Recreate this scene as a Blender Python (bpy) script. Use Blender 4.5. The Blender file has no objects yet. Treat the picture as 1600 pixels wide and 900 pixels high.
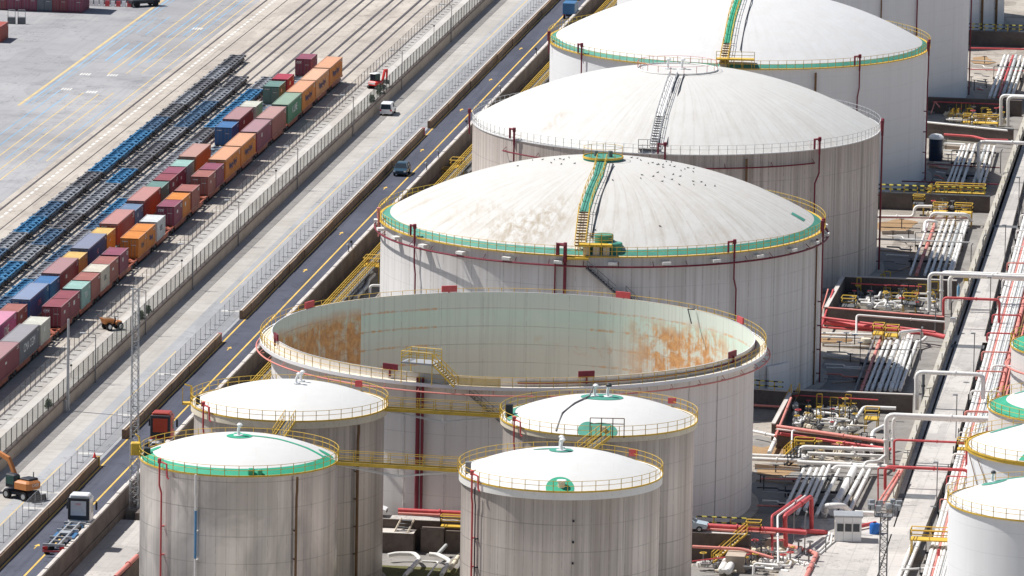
import bpy, math, random
from mathutils import Vector, Matrix
random.seed(7)
PI = math.pi
S = bpy.context.scene
C = S.collection
# ---------------------------------------------------------------- camera (long lens from a helicopter)
FOC, PITCH, ROLL, TH, HC = 11836.86, math.radians(9.83898), math.radians(1.01194), math.radians(7.50705), 171.4
def _axes():
    p, r = PITCH, ROLL
    fw = Vector((0, math.cos(p), -math.sin(p))); up = Vector((0, math.sin(p), math.cos(p))); rt = Vector((1, 0, 0))
    c, s = math.cos(r), math.sin(r)
    r2 = c*rt + s*up; u2 = -s*rt + c*up
    M = Matrix.Rotation(TH, 3, 'Z')
    return M @ r2, M @ u2, M @ fw
R2, U2, FW = _axes()
def ray(px, py):
    return (px-800)/FOC*R2 + (450-py)/FOC*U2 + FW
def A(px, py, z=0.0):
    """surveyed point: where the sight line through photo pixel (px, py) meets height z"""
    d = ray(px, py); k = (z-HC)/d.z
    return Vector((d.x*k, d.y*k, z))
def Ay(px, py, y):
    """surveyed point on the upright plane at distance y"""
    d = ray(px, py); k = y/d.y
    return Vector((d.x*k, y, HC+d.z*k))
cam = bpy.data.cameras.new('camera'); camo = bpy.data.objects.new('camera', cam); C.objects.link(camo)
cam.sensor_width = 36; cam.lens = FOC*36/1600; cam.clip_start = 1; cam.clip_end = 12000
m3 = Matrix((R2, U2, -FW)).transposed()
camo.matrix_world = Matrix.Translation((0, 0, HC)) @ m3.to_4x4()
S.camera = camo
# ---------------------------------------------------------------- light
SUN_EL = math.radians(57.5); SH = Vector((0.975, -0.222, 0)).normalized()
sunv = Vector((-SH.x*math.cos(SUN_EL), -SH.y*math.cos(SUN_EL), math.sin(SUN_EL)))
W = bpy.data.worlds.new('World'); S.world = W; W.use_nodes = True
wn = W.node_tree.nodes; wl = W.node_tree.links
sky = wn.new('ShaderNodeTexSky'); sky.sky_type = 'NISHITA'; sky.sun_disc = False
sky.sun_elevation = SUN_EL; sky.sun_rotation = math.atan2(sunv.x, sunv.y); sky.air_density = 1.0; sky.dust_density = 1.0; sky.altitude = 100
bg = wn['Background']; bg.inputs['Strength'].default_value = 0.072
wl.new(sky.outputs[0], bg.inputs['Color'])
sl_ = bpy.data.lights.new('sun', 'SUN'); sl_.energy = 5.0; sl_.angle = math.radians(0.5); sl_.color = (1.0, 0.972, 0.935)
slo = bpy.data.objects.new('sun', sl_); C.objects.link(slo)
slo.rotation_euler = sunv.to_track_quat('Z', 'Y').to_euler(); slo.location = (-400, 900, 600)
S.view_settings.view_transform = 'Standard'; S.view_settings.look = 'None'; S.view_settings.gamma = 1; S.view_settings.exposure = 0.22
S.render.engine = 'CYCLES'; S.cycles.max_bounces = 6; S.cycles.diffuse_bounces = 3; S.cycles.transparent_max_bounces = 12
S.cycles.caustics_reflective = False; S.cycles.caustics_refractive = False
# ---------------------------------------------------------------- mesh building
class MB:
    def __init__(s): s.v = []; s.f = []
    def add(s, vs, fs):
        o = len(s.v); s.v += [tuple(v) for v in vs]; s.f += [tuple(i+o for i in f) for f in fs]; return s
    def box(s, c, d, rz=0.0, tx=0.0):
        """box centred at c with size d"""
        hx, hy, hz = d[0]/2, d[1]/2, d[2]/2; cs, sn = math.cos(rz), math.sin(rz)
        vs = []
        for z in (-hz, hz):
            for x, y in ((-hx, -hy), (hx, -hy), (hx, hy), (-hx, hy)):
                vs.append((c[0]+x*cs-y*sn, c[1]+x*sn+y*cs, c[2]+z))
        return s.add(vs, [(3, 2, 1, 0), (4, 5, 6, 7), (0, 1, 5, 4), (1, 2, 6, 5), (2, 3, 7, 6), (3, 0, 4, 7)])
    def b2(s, x0, x1, y0, y1, z0, z1):
        return s.box(((x0+x1)/2, (y0+y1)/2, (z0+z1)/2), (abs(x1-x0), abs(y1-y0), abs(z1-z0)))
    def cham(s, x0, x1, y0, y1, z0, z1, b):
        """box with chamfered upright edges and top"""
        pts = [(x0+b, y0), (x1-b, y0), (x1, y0+b), (x1, y1-b), (x1-b, y1), (x0+b, y1), (x0, y1-b), (x0, y0+b)]
        cx, cy = (x0+x1)/2, (y0+y1)/2
        ins = [(cx+(x-cx)*(1-b*2/(x1-x0)), cy+(y-cy)*(1-b*2/(y1-y0))) for x, y in pts]
        vs = [(x, y, z0) for x, y in pts]+[(x, y, z1-b) for x, y in pts]+[(x, y, z1) for x, y in ins]
        fs = [tuple(range(7, -1, -1)), tuple(range(16, 24))]
        for k in (0, 8):
            for i in range(8): j = (i+1) % 8; fs.append((k+i, k+j, k+8+j, k+8+i))
        return s.add(vs, fs)
    def prism(s, prof, x0, x1):
        """side outline (y, z[, inset]) pushed from x0 to x1"""
        n = len(prof); vs = []
        for sgn, x in ((1, x0), (-1, x1)):
            for p in prof: vs.append((x+sgn*(p[2] if len(p) > 2 else 0), p[0], p[1]))
        fs = [tuple(range(n-1, -1, -1)), tuple(range(n, 2*n))]
        for i in range(n): j = (i+1) % n; fs.append((i, j, n+j, n+i))
        return s.add(vs, fs)
    def plate(s, pts, z0, z1):
        n = len(pts); vs = [(p[0], p[1], z0) for p in pts]+[(p[0], p[1], z1) for p in pts]
        fs = [tuple(range(n-1, -1, -1)), tuple(range(n, 2*n))]
        for i in range(n): j = (i+1) % n; fs.append((i, j, n+j, n+i))
        return s.add(vs, fs)
    def tube(s, pts, r, n=8, caps=True, closed=False):
        pts = [Vector(p) for p in pts]; m = len(pts)
        rings = []; prev = None
        for i, p in enumerate(pts):
            if closed: t = (pts[(i+1) % m]-pts[i-1])
            elif i == 0: t = pts[1]-p
            elif i == m-1: t = p-pts[-2]
            else: t = (p-pts[i-1]).normalized()+(pts[i+1]-p).normalized()
            if t.length < 1e-9: t = Vector((0, 0, 1))
            t.normalize()
            if prev is None:
                a = Vector((0, 0, 1)) if abs(t.z) < .9 else Vector((0, 1, 0))
                u = t.cross(a).normalized()
            else:
                u = prev-t*prev.dot(t)
                u = u.normalized() if u.length > 1e-6 else t.orthogonal().normalized()
            w = t.cross(u); prev = u
            k = 1.0
            if 0 < i < m-1 and not closed:
                cs = (p-pts[i-1]).normalized().dot((pts[i+1]-p).normalized()); k = 1/max(.5, math.sqrt(max(0.01, (1+cs)/2)))
            rr = (r[i] if isinstance(r, (list, tuple)) else r)
            rings.append([p+(u*math.cos(2*PI*j/n)+w*math.sin(2*PI*j/n))*rr*(1 if k == 1 else 1+(k-1)*.6) for j in range(n)])
        vs = [v for R in rings for v in R]; fs = []
        for i in range(m if closed else m-1):
            a = i*n; b = ((i+1) % m)*n
            for j in range(n): k = (j+1) % n; fs.append((a+j, a+k, b+k, b+j))
        if caps and not closed: fs.append(tuple(range(n-1, -1, -1))); fs.append(tuple((m-1)*n+j for j in range(n)))
        return s.add(vs, fs)
    def bar(s, p, q, w): return s.tube([p, q], w*.7071, 4)
    def cyl(s, c, r, z0, z1, n=20, r1=None):
        r1 = r if r1 is None else r1
        return s.tube([(c[0], c[1], z0), (c[0], c[1], z1)], [r, r1], n)
    def xcyl(s, c, r, w, n=14): return s.tube([(c[0]-w/2, c[1], c[2]), (c[0]+w/2, c[1], c[2])], r, n)
    def lathe(s, prof, n=96, a0=0.0, a1=2*PI, c=(0, 0)):
        full = abs(a1-a0-2*PI) < 1e-6; m = n if full else n+1
        vs = []
        for i in range(m):
            a = a0+(a1-a0)*i/n
            for r, z in prof: vs.append((c[0]+r*math.cos(a), c[1]+r*math.sin(a), z))
        k = len(prof); fs = []
        for i in range(n):
            j = (i+1) % m
            for t in range(k-1): fs.append((i*k+t, j*k+t, j*k+t+1, i*k+t+1))
        return s.add(vs, fs)
    def ball(s, c, r, n=10, sz=(1, 1, 1)):
        vs = [(c[0], c[1], c[2]-r*sz[2])]
        h = n//2
        for i in range(1, h):
            t = -PI/2+PI*i/h
            for j in range(n): a = 2*PI*j/n; vs.append((c[0]+r*sz[0]*math.cos(t)*math.cos(a), c[1]+r*sz[1]*math.cos(t)*math.sin(a), c[2]+r*sz[2]*math.sin(t)))
        vs.append((c[0], c[1], c[2]+r*sz[2])); fs = []
        for j in range(n): fs.append((0, 1+(j+1) % n, 1+j)); fs.append((len(vs)-1, 1+(h-2)*n+j, 1+(h-2)*n+(j+1) % n))
        for i in range(h-2):
            for j in range(n): k = (j+1) % n; fs.append((1+i*n+j, 1+i*n+k, 1+(i+1)*n+k, 1+(i+1)*n+j))
        return s.add(vs, fs)
    def build(s, name, mat, parent=None, smooth=False, loc=None):
        me = bpy.data.meshes.new(name); me.from_pydata(s.v, [], s.f); me.validate(); me.update()
        if smooth:
            me.polygons.foreach_set('use_smooth', [True]*len(me.polygons))
            me.set_sharp_from_angle(angle=math.radians(38))
        me.materials.append(mat)
        o = bpy.data.objects.new(name, me); C.objects.link(o)
        if loc is not None: o.location = loc
        if parent: o.parent = parent
        return o
USED = {}
def tag(o, label, cat, group=None, kind=None):
    o['label'] = label; o['category'] = cat
    if group: o['group'] = group
    if kind: o['kind'] = kind
    return o
def thing(name, label, cat, loc=(0, 0, 0), rz=0.0, group=None):
    o = bpy.data.objects.new(name, None); C.objects.link(o); o.empty_display_size = .5
    o.location = loc; o.rotation_euler = (0, 0, rz)
    return tag(o, label, cat, group)
def struct(name, mb, mat, smooth=False):
    o = mb.build(name, mat, None, smooth); o['kind'] = 'structure'; return o
def dup(root, loc, rz=None):
    r = root.copy(); C.objects.link(r); r.location = loc
    if rz is not None: r.rotation_euler = (0, 0, rz)
    for ch in list(root.children):
        c = ch.copy(); C.objects.link(c); c.parent = r
        for g in list(ch.children):
            d = g.copy(); C.objects.link(d); d.parent = c
    return r
ORD = ['first', 'second', 'third', 'fourth', 'fifth', 'sixth', 'seventh', 'eighth', 'ninth', 'tenth', 'eleventh', 'twelfth', 'thirteenth', 'fourteenth', 'fifteenth', 'sixteenth', 'seventeenth', 'eighteenth', 'nineteenth', 'twentieth']
TENS = {2: 'twenty', 3: 'thirty', 4: 'forty', 5: 'fifty', 6: 'sixty', 7: 'seventy', 8: 'eighty', 9: 'ninety'}
def ordn(i):
    if i < 20: return ORD[i]
    n = i+1; t, u = divmod(n, 10)
    if n >= 100: return 'hundred and '+ordn(n-101) if n > 100 else 'hundredth'
    return (TENS[t][:-1]+'ieth') if u == 0 else TENS[t]+'-'+ORD[u-1]
def letters(text, size, mat, parent, loc, rot, name='lettering', depth=.01, squeeze=1.0):
    cu = bpy.data.curves.new('t', 'FONT'); cu.body = text; cu.size = size; cu.extrude = depth; cu.align_x = 'CENTER'; cu.align_y = 'CENTER'; cu.resolution_u = 3
    to = bpy.data.objects.new('t', cu); C.objects.link(to)
    dg = bpy.context.evaluated_depsgraph_get()
    me = bpy.data.meshes.new_from_object(to.evaluated_get(dg)); me.name = name
    bpy.data.objects.remove(to)
    me.materials.clear(); me.materials.append(mat)
    o = bpy.data.objects.new(name, me); C.objects.link(o); o.parent = parent; o.location = loc; o.rotation_euler = rot; o.scale = (squeeze, 1, 1)
    return o
# ---------------------------------------------------------------- materials
class NT:
    def __init__(s, name, rough=.7, metal=0.0, spec=.3):
        s.m = bpy.data.materials.new(name); s.m.use_nodes = True; s.n = s.m.node_tree.nodes; s.l = s.m.node_tree.links
        s.p = s.n['Principled BSDF']; s.p.inputs['Roughness'].default_value = rough; s.p.inputs['Metallic'].default_value = metal
        s.p.inputs['Specular IOR Level'].default_value = spec
        s.tc = s.n.new('ShaderNodeTexCoord')
    def put(s, sock, v):
        if v is None: return
        if hasattr(v, 'is_output'): s.l.new(v, sock)
        elif isinstance(v, (tuple, list)) and len(v) == 3 and sock.type == 'RGBA': sock.default_value = (*v, 1)
        else: sock.default_value = v
    def math(s, op, a, b=None, c=None, clamp=False):
        n = s.n.new('ShaderNodeMath'); n.operation = op; n.use_clamp = clamp
        for i, v in enumerate((a, b, c)): s.put(n.inputs[i], v)
        return n.outputs[0]
    def obj(s): return s.tc.outputs['Object']
    def scale(s, v, k):
        n = s.n.new('ShaderNodeVectorMath'); n.operation = 'MULTIPLY'; s.put(n.inputs[0], v); n.inputs[1].default_value = k; return n.outputs[0]
    def sep(s, v):
        n = s.n.new('ShaderNodeSeparateXYZ'); s.put(n.inputs[0], v); return n.outputs
    def noise(s, v, sc, detail=4, rough=.55, dist=0.0):
        n = s.n.new('ShaderNodeTexNoise'); s.put(n.inputs['Vector'], v); n.inputs['Scale'].default_value = sc; n.inputs['Detail'].default_value = detail; n.inputs['Roughness'].default_value = rough; n.inputs['Distortion'].default_value = dist
        return n.outputs['Fac']
    def step(s, v, a, b):
        n = s.n.new('ShaderNodeMapRange'); n.clamp = True; s.put(n.inputs[0], v); n.inputs[1].default_value = a; n.inputs[2].default_value = b; return n.outputs[0]
    def mix(s, f, a, b):
        n = s.n.new('ShaderNodeMix'); n.data_type = 'RGBA'; s.put(n.inputs[0], f); s.put(n.inputs[6], a); s.put(n.inputs[7], b); return n.outputs[2]
    def line(s, v, period, width, off=0.0):
        """1 on thin lines every `period` of v"""
        t = s.math('ADD', v, off); t = s.math('DIVIDE', t, period); t = s.math('FRACT', t)
        return s.math('LESS_THAN', t, width/period)
    def col(s, c): s.put(s.p.inputs['Base Color'], c); return s
    def bump(s, h, strength=.3, dist=.05):
        n = s.n.new('ShaderNodeBump'); n.inputs['Strength'].default_value = strength; n.inputs['Distance'].default_value = dist
        s.put(n.inputs['Height'], h); s.l.new(n.outputs[0], s.p.inputs['Normal']); return s
def paint(name, col, rough=.5, var=.12, sc=.6, metal=0.0, dirt=None, damt=.35, spec=.3):
    t = NT(name, rough, metal, spec); v = t.obj()
    f = t.noise(v, sc, 5, .6); g = t.noise(v, sc*6, 3, .6)
    lo = tuple(c*(1-var) for c in col); hi = tuple(min(1, c*(1+var)) for c in col)
    c = t.mix(t.step(f, .3, .7), lo, hi)
    d = dirt or tuple(x*.45+.02 for x in col)
    c = t.mix(t.math('MULTIPLY', t.step(g, .52, .8), damt), c, d)
    t.col(c); return t.m
def concrete(name, a, b, stain, seam=None, samt=.5, sc=.06, streak=None, patch=None):
    t = NT(name, .85, spec=.2); v = t.obj()
    big = t.noise(v, sc, 6, .62); mid = t.noise(v, sc*7, 5, .65); fine = t.noise(v, 3.0, 3, .7)
    c = t.mix(t.step(big, .35, .65), a, b)
    c = t.mix(t.math('MULTIPLY', t.step(mid, .5, .78), samt), c, stain)
    if streak:
        s2 = t.noise(t.scale(v, (1.6, .03, 1)), 1.0, 4, .6)
        c = t.mix(t.math('MULTIPLY', t.step(s2, .5, .75), streak), c, stain)
    c = t.mix(t.math('MULTIPLY', t.step(fine, .45, .8), .18), c, stain)
    if patch:
        vo = t.n.new('ShaderNodeTexVoronoi'); vo.distance = 'CHEBYCHEV'; vo.inputs['Scale'].default_value = 1.0; t.put(vo.inputs['Vector'], t.scale(v, (patch[0], patch[1], 0)))
        pv = t.sep(vo.outputs['Color'])[0]
        c = t.mix(t.math('MULTIPLY', t.math('GREATER_THAN', pv, .72), patch[2]), c, stain)
        c = t.mix(t.math('MULTIPLY', t.math('LESS_THAN', pv, .18), patch[2]*.7), c, tuple(min(1, k*1.18) for k in b))
        cr = t.math('LESS_THAN', t.math('ABSOLUTE', t.math('SUBTRACT', t.noise(v, .09, 6, .6), .5)), .0035)
        c = t.mix(t.math('MULTIPLY', cr, .45), c, tuple(k*.5 for k in stain))
        oil = t.step(t.noise(v, .35, 4, .6, .4), .66, .74)
        c = t.mix(t.math('MULTIPLY', oil, .4), c, tuple(k*.55 for k in stain))
    if seam:
        x, y, z = t.sep(v)
        l = t.math('MAXIMUM', t.line(x, seam[0], .09), t.line(y, seam[1], .14))
        c = t.mix(t.math('MULTIPLY', l, seam[2]), c, stain)
    t.col(c); t.bump(fine, .15, .03); return t.m
M = {}
M['yard'] = concrete('yard_concrete', (.295, .292, .296), (.395, .388, .388), (.20, .20, .215), (6, 8, .25), .75, .022, .4, (.09, .03, .16))
M['rail_bed'] = concrete('rail_bed_concrete', (.42, .37, .315), (.53, .475, .41), (.25, .22, .195), (4.3, 6, .2), .5, .05, .55, (.2, .05, .22))
M['apron'] = concrete('loading_apron', (.46, .435, .40), (.55, .525, .49), (.40, .34, .28), (30, 6, .2), .45, .08, None, (.25, .06, .2))
M['lane'] = concrete('truck_lane_asphalt', (.325, .328, .335), (.39, .392, .40), (.235, .238, .245), None, .4, .05, .45, (.2, .02, .25))
M['lane_strip'] = concrete('drain_strip', (.40, .375, .34), (.48, .455, .42), (.29, .265, .245), (50, 3.0, .6), .5, .1, .4)
M['asphalt'] = concrete('road_asphalt', (.072, .076, .10), (.10, .105, .135), (.05, .053, .072), None, .5, .05, .7, (.3, .02, .25))
M['bund'] = concrete('bund_concrete', (.32, .285, .245), (.45, .405, .35), (.17, .145, .12), (5, 5, .3), .8, .09, None, (.16, .16, .35))
M['bund_tan'] = concrete('bund_clay', (.43, .355, .27), (.53, .44, .345), (.29, .23, .18), None, .5, .12)
M['pit_dark'] = concrete('pit_floor', (.16, .145, .12), (.24, .22, .19), (.09, .09, .06), None, .6, .12)  # dark floor tone for the valve pits
M['algae'] = concrete('pit_algae', (.10, .105, .035), (.16, .15, .07), (.05, .05, .035), None, .6, .3)
M['road2'] = concrete('service_road', (.45, .42, .39), (.54, .51, .475), (.31, .295, .28), (2.3, 5.5, .45), .55, .08, .3, (.22, .09, .35))
M['dark_floor'] = concrete('dark_concrete', (.22, .205, .19), (.30, .285, .265), (.14, .13, .125), None, .7, .15)  # darker concrete laid under the bundles, the rack and along pit edges
M['wall_brown'] = concrete('weathered_shaded_wall', (.125, .102, .092), (.20, .165, .145), (.065, .055, .05), (200, 4, .3), .6, .25)  # weathered brown, with the shade of wall faces darkened into it
M['wall_light'] = concrete('wall_coping', (.55, .50, .46), (.64, .60, .55), (.38, .33, .30), (200, 4, .5), .4, .3)
M['wall_tan'] = concrete('retaining_wall', (.42, .35, .28), (.50, .42, .34), (.27, .22, .18), (200, 5, .35), .5, .3)
M['wall_ochre'] = concrete('ochre_wall', (.42, .39, .33), (.50, .47, .42), (.33, .27, .13), (200, 5, .4), .75, .12)
M['barrier'] = concrete('barrier_concrete', (.27, .175, .10), (.33, .245, .18), (.17, .11, .07), (200, 6, .5), .6, .12)  # brown tone lowered to put the shade of the face into the colour
M['yellow_paint'] = paint('yellow_road_paint', (.72, .46, .10), .7, .15, .4, dirt=(.35, .27, .15), damt=.4)
M['yellow_worn'] = paint('worn_yellow_line', (.60, .45, .21), .8, .15, .35, dirt=(.45, .42, .38), damt=.55)
M['blue_worn'] = paint('worn_blue_line', (.20, .38, .54), .8, .2, .12, dirt=(.42, .42, .42), damt=.6)
M['white_worn'] = paint('worn_white_line', (.66, .64, .60), .8, .1, .3, dirt=(.44, .42, .40), damt=.8)
M['rail'] = paint('rail_steel', (.10, .085, .085), .5, .2, .3)
M['white'] = paint('white_pipe_paint', (.80, .78, .74), .45, .05, .5, dirt=(.50, .45, .39), damt=.35)
M['white_clean'] = paint('white_enamel', (.80, .80, .79), .35, .03, .3, dirt=(.6, .58, .55), damt=.2)
M['grey_pipe'] = paint('grey_lagging', (.52, .53, .52), .5, .08, .6)
M['cream'] = paint('cream_kerb_paint', (.72, .64, .50), .6, .1, .5, dirt=(.40, .30, .18), damt=.5)
M['yellow'] = paint('yellow_steel_paint', (.66, .43, .06), .5, .15, .7, dirt=(.34, .22, .06), damt=.5)
M['green'] = paint('green_roof_paint', (.04, .34, .20), .6, .14, .5, dirt=(.03, .24, .16), damt=.5)
M['teal'] = paint('teal_roof_paint', (.07, .275, .205), .6, .18, .5, dirt=(.05, .19, .155), damt=.5)
M['red'] = paint('red_pipe_paint', (.56, .085, .09), .5, .12, .4, dirt=(.55, .25, .22), damt=.45)
M['pink'] = paint('faded_red_paint', (.66, .24, .20), .6, .1, .4, dirt=(.62, .36, .30), damt=.5)
M['maroon'] = paint('maroon_paint', (.20, .028, .045), .5, .12, .4)
M['brown_rust'] = paint('rust_pipe', (.20, .115, .06), .8, .2, .8)
M['blue_pipe'] = paint('blue_pipe_paint', (.10, .26, .46), .5, .1, .5)
M['blue_tank'] = paint('blue_plastic', (.025, .14, .46), .4, .1, .5)
M['dark'] = paint('dark_steel', (.035, .038, .045), .6, .2, .6)
M['mid'] = paint('weathered_steel', (.22, .215, .215), .6, .15, .5, dirt=(.17, .12, .09), damt=.4)
M['galv'] = paint('galvanised_steel', (.42, .43, .44), .45, .1, .5, metal=.3)
M['grating'] = paint('floor_grating', (.13, .135, .14), .7, .2, .8)
M['tyre'] = paint('rubber', (.02, .02, .022), .85, .2, .8)
M['glass'] = paint('window_glass', (.02, .03, .04), .08, .05, .5, spec=.6)
M['glass_teal'] = paint('cab_glass', (.05, .10, .09), .08, .05, .5, spec=.6)
M['lamp'] = paint('lamp_lens', (.85, .83, .78), .2, .03, .5)
M['taillight'] = paint('tail_light', (.55, .03, .03), .3, .05, .5)
M['orange_m'] = paint('orange_machine_paint', (.56, .22, .075), .45, .1, .5)
M['truck_red'] = paint('truck_red_paint', (.40, .045, .025), .35, .06, .4, spec=.5)
M['truck_blue'] = paint('truck_blue_paint', (.055, .17, .34), .4, .1, .5, spec=.5)
M['cab_panel'] = paint('cab_back_panel', (.55, .57, .60), .4, .05, .5)
M['car_blue'] = paint('car_dark_blue', (.035, .075, .11), .22, .05, .4, metal=.2, spec=.6)
M['van_white'] = paint('van_white_paint', (.78, .79, .80), .3, .03, .4, spec=.5)
M['red_m'] = paint('red_machine_paint', (.72, .05, .045), .4, .08, .4)
M['pigeon'] = paint('pigeon_feathers', (.05, .05, .06), .8, .2, 3)
M['white_letter'] = paint('white_lettering', (.78, .78, .76), .6, .04, .5)
M['blue_letter'] = paint('dark_blue_lettering', (.05, .07, .17), .6, .05, .5)
M['pink_letter'] = paint('pink_lettering', (.70, .30, .38), .6, .05, .5)
M['grey_letter'] = paint('grey_lettering', (.12, .13, .15), .6, .05, .5)
M['shrub'] = paint('shrub_leaves', (.06, .085, .035), .8, .4, 1.2)
def wire_mesh(name, col, see):
    t = NT(name, .8); t.col(col); tr = t.n.new('ShaderNodeBsdfTransparent'); mx = t.n.new('ShaderNodeMixShader'); mx.inputs[0].default_value = see
    out = t.n['Material Output']; t.l.new(t.p.outputs[0], mx.inputs[1]); t.l.new(tr.outputs[0], mx.inputs[2]); t.l.new(mx.outputs[0], out.inputs[0]); return t.m
M['mesh_dark'] = wire_mesh('woven_wire_dark', (.12, .145, .12), .52)
M['mesh_light'] = wire_mesh('woven_wire_light', (.55, .57, .58), .78)
def hazard(name):
    t = NT(name, .6); x, y, z = t.sep(t.obj())
    u = t.math('ADD', t.math('ADD', x, y), 0.0)
    l = t.line(u, 1.1, .55); t.col(t.mix(l, (.62, .55, .10), (.02, .02, .02))); return t.m
M['hazard'] = hazard('black_yellow_bands')
# painted shells: stretched noise gives run-off streaks; rings and plate seams are real weld lines
def shell(name, base, dark, streak, ring, ramt, vert=None, top_dirt=0.0, reflect_cloud=0.0, brown=None, rough=.55, metal=0.0):
    t = NT(name, rough, metal, spec=.3); v = t.obj(); x, y, z = t.sep(v)
    s1 = t.noise(t.scale(v, (.9, .9, .012)), 1.0, 5, .65); s2 = t.noise(t.scale(v, (3.2, 3.2, .03)), 1.0, 4, .6)
    mod = t.math('ADD', .25, t.math('MULTIPLY', t.step(t.noise(t.scale(v, (.10, .10, .03)), 1.0, 3, .6), .36, .62), .95))
    pat = t.noise(v, .11, 5, .6); fine = t.noise(v, 1.6, 3, .6)
    c = t.mix(t.math('MULTIPLY', t.step(pat, .4, .7), .25), base, tuple(k*.82 for k in base))
    c = t.mix(t.math('MULTIPLY', t.math('MULTIPLY', t.step(s1, .42, .68), streak), mod), c, dark)
    c = t.mix(t.math('MULTIPLY', t.math('MULTIPLY', t.step(s2, .50, .72), streak*.8), mod), c, dark)
    if brown:
        s3 = t.noise(t.scale(v, (.55, .55, .01)), 1.7, 3, .5)
        c = t.mix(t.math('MULTIPLY', t.step(s3, .5, .7), .45), c, brown)
    if reflect_cloud:
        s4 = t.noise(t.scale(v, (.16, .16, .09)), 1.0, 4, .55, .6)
        c = t.mix(t.math('MULTIPLY', t.step(s4, .45, .60), reflect_cloud), c, (.25, .245, .25))  # cloudy dark reflections of the surroundings, put into the shell colour
    if top_dirt:
        zz = t.math('ADD', z, t.math('MULTIPLY', s2, 9.0))
        c = t.mix(t.math('MULTIPLY', t.step(zz, 17.5, 24.0), top_dirt), c, dark)
    l = t.line(z, ring, .10, 1.3)
    c = t.mix(t.math('MULTIPLY', t.math('MULTIPLY', l, t.step(pat, .3, .6)), ramt), c, tuple(k*.35 for k in base))
    if vert:
        ang = t.math('ARCTAN2', y, x); l2 = t.line(ang, vert[0], vert[1], 4.0)
        lv = t.math('MULTIPLY', l2, t.step(fine, .3, .6))
        c = t.mix(t.math('MULTIPLY', lv, vert[2]), c, (.10, .085, .075))
    t.col(c); return t.m
M['shell_reflect'] = shell('reflect_cloud_shell_paint', (.86, .81, .765), (.44, .40, .37), .5, 2.85, .6, (2*PI/60, .005, .4), .5, .50, None, .30, .55)  # silver shell with its cloudy reflections painted in
M['shell_grimy'] = shell('grimy_shell_paint', (.72, .65, .59), (.29, .25, .22), .68, 2.85, .6, (2*PI/64, .005, .5), .6, .2, (.48, .41, .35), .42, .25)
M['shell_grey'] = shell('weathered_grey_shell', (.74, .665, .605), (.30, .25, .215), .75, 5.6, .6, (2*PI/150, .003, .6), .5, 0, (.56, .47, .40))
M['shell_stained'] = shell('stained_white_shell', (.80, .785, .765), (.48, .45, .42), .6, 2.4, .28, (2*PI/76, .0035, .4), .6, 0, (.64, .59, .54))
M['shell_white'] = shell('white_shell_paint', (.83, .83, .83), (.65, .635, .62), .22, 2.4, .12, None, .0, 0)
M['shell_pale'] = shell('pale_shell_paint', (.80, .765, .73), (.58, .51, .45), .42, 2.3, .3, (2*PI/70, .003, .35), .25, 0)
def dome(name, base, ribs, ramt, stains=(), grime=.0, curve=0.0):
    t = NT(name, .6, spec=.25); v = t.obj(); x, y, z = t.sep(v)
    n1 = t.noise(v, .25, 5, .6); n2 = t.noise(v, 1.1, 5, .7)
    c = t.mix(t.math('MULTIPLY', t.step(n1, .4, .75), .35), base, tuple(k*.9 for k in base))
    if ribs:
        ang = t.math('ARCTAN2', y, x)
        rr = t.math('SQRT', t.math('ADD', t.math('MULTIPLY', x, x), t.math('MULTIPLY', y, y)))
        ang = t.math('ADD', ang, t.math('MULTIPLY', rr, curve))
        l = t.line(ang, 2*PI/ribs, .012, 4.0)
        c = t.mix(t.math('MULTIPLY', t.math('MULTIPLY', l, t.step(n2, .35, .6)), ramt), c, (.42, .38, .34))
    gx = t.line(t.math('ADD', x, t.math('MULTIPLY', t.math('FLOOR', t.math('DIVIDE', y, 2.1)), 2.7)), 6.4, .07); gy = t.line(y, 2.1, .06)
    c = t.mix(t.math('MULTIPLY', t.math('MULTIPLY', t.math('MAXIMUM', gx, gy), t.step(n1, .3, .7)), .22), c, (.45, .42, .38))
    ps = t.noise(t.scale(v, (.16, .5, 1)), 1.0, 2, .5); c = t.mix(t.math('MULTIPLY', t.step(ps, .45, .62), .14), c, (.58, .55, .50))
    if ribs:
        cb = t.n.new('ShaderNodeCombineXYZ'); t.put(cb.inputs[0], t.math('MULTIPLY', ang, 14.0)); t.put(cb.inputs[1], t.math('MULTIPLY', rr, .07))
        rs = t.noise(cb.outputs[0], 1.6, 5, .65); c = t.mix(t.math('MULTIPLY', t.math('MULTIPLY', t.step(rs, .46, .72), t.step(rr, 4.0, 20.0)), min(.75, ramt*1.5)), c, (.43, .39, .33))
    if grime:
        s = t.noise(t.scale(v, (.5, .12, 1)), 1.0, 5, .65, .4)
        c = t.mix(t.math('MULTIPLY', t.step(s, .5, .75), grime), c, (.52, .47, .41))
    for (sx, sy, rx, ry, rot, amt, col) in stains:
        dx = t.math('SUBTRACT', x, sx); dy = t.math('SUBTRACT', y, sy); cs, sn = math.cos(rot), math.sin(rot)
        u = t.math('ADD', t.math('MULTIPLY', dx, cs/rx), t.math('MULTIPLY', dy, sn/rx)); w = t.math('SUBTRACT', t.math('MULTIPLY', dy, cs/ry), t.math('MULTIPLY', dx, sn/ry))
        d = t.math('SQRT', t.math('ADD', t.math('MULTIPLY', u, u), t.math('MULTIPLY', w, w)))
        m = t.math('MULTIPLY', t.step(d, 1.0, .45), t.step(t.noise(t.scale(v, (.95, .30, .8)), 1.0, 6, .72, .5), .43, .70))
        c = t.mix(t.math('MULTIPLY', m, amt), c, col)
    t.col(c); t.bump(n1, .25, .4); return t.m
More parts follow.
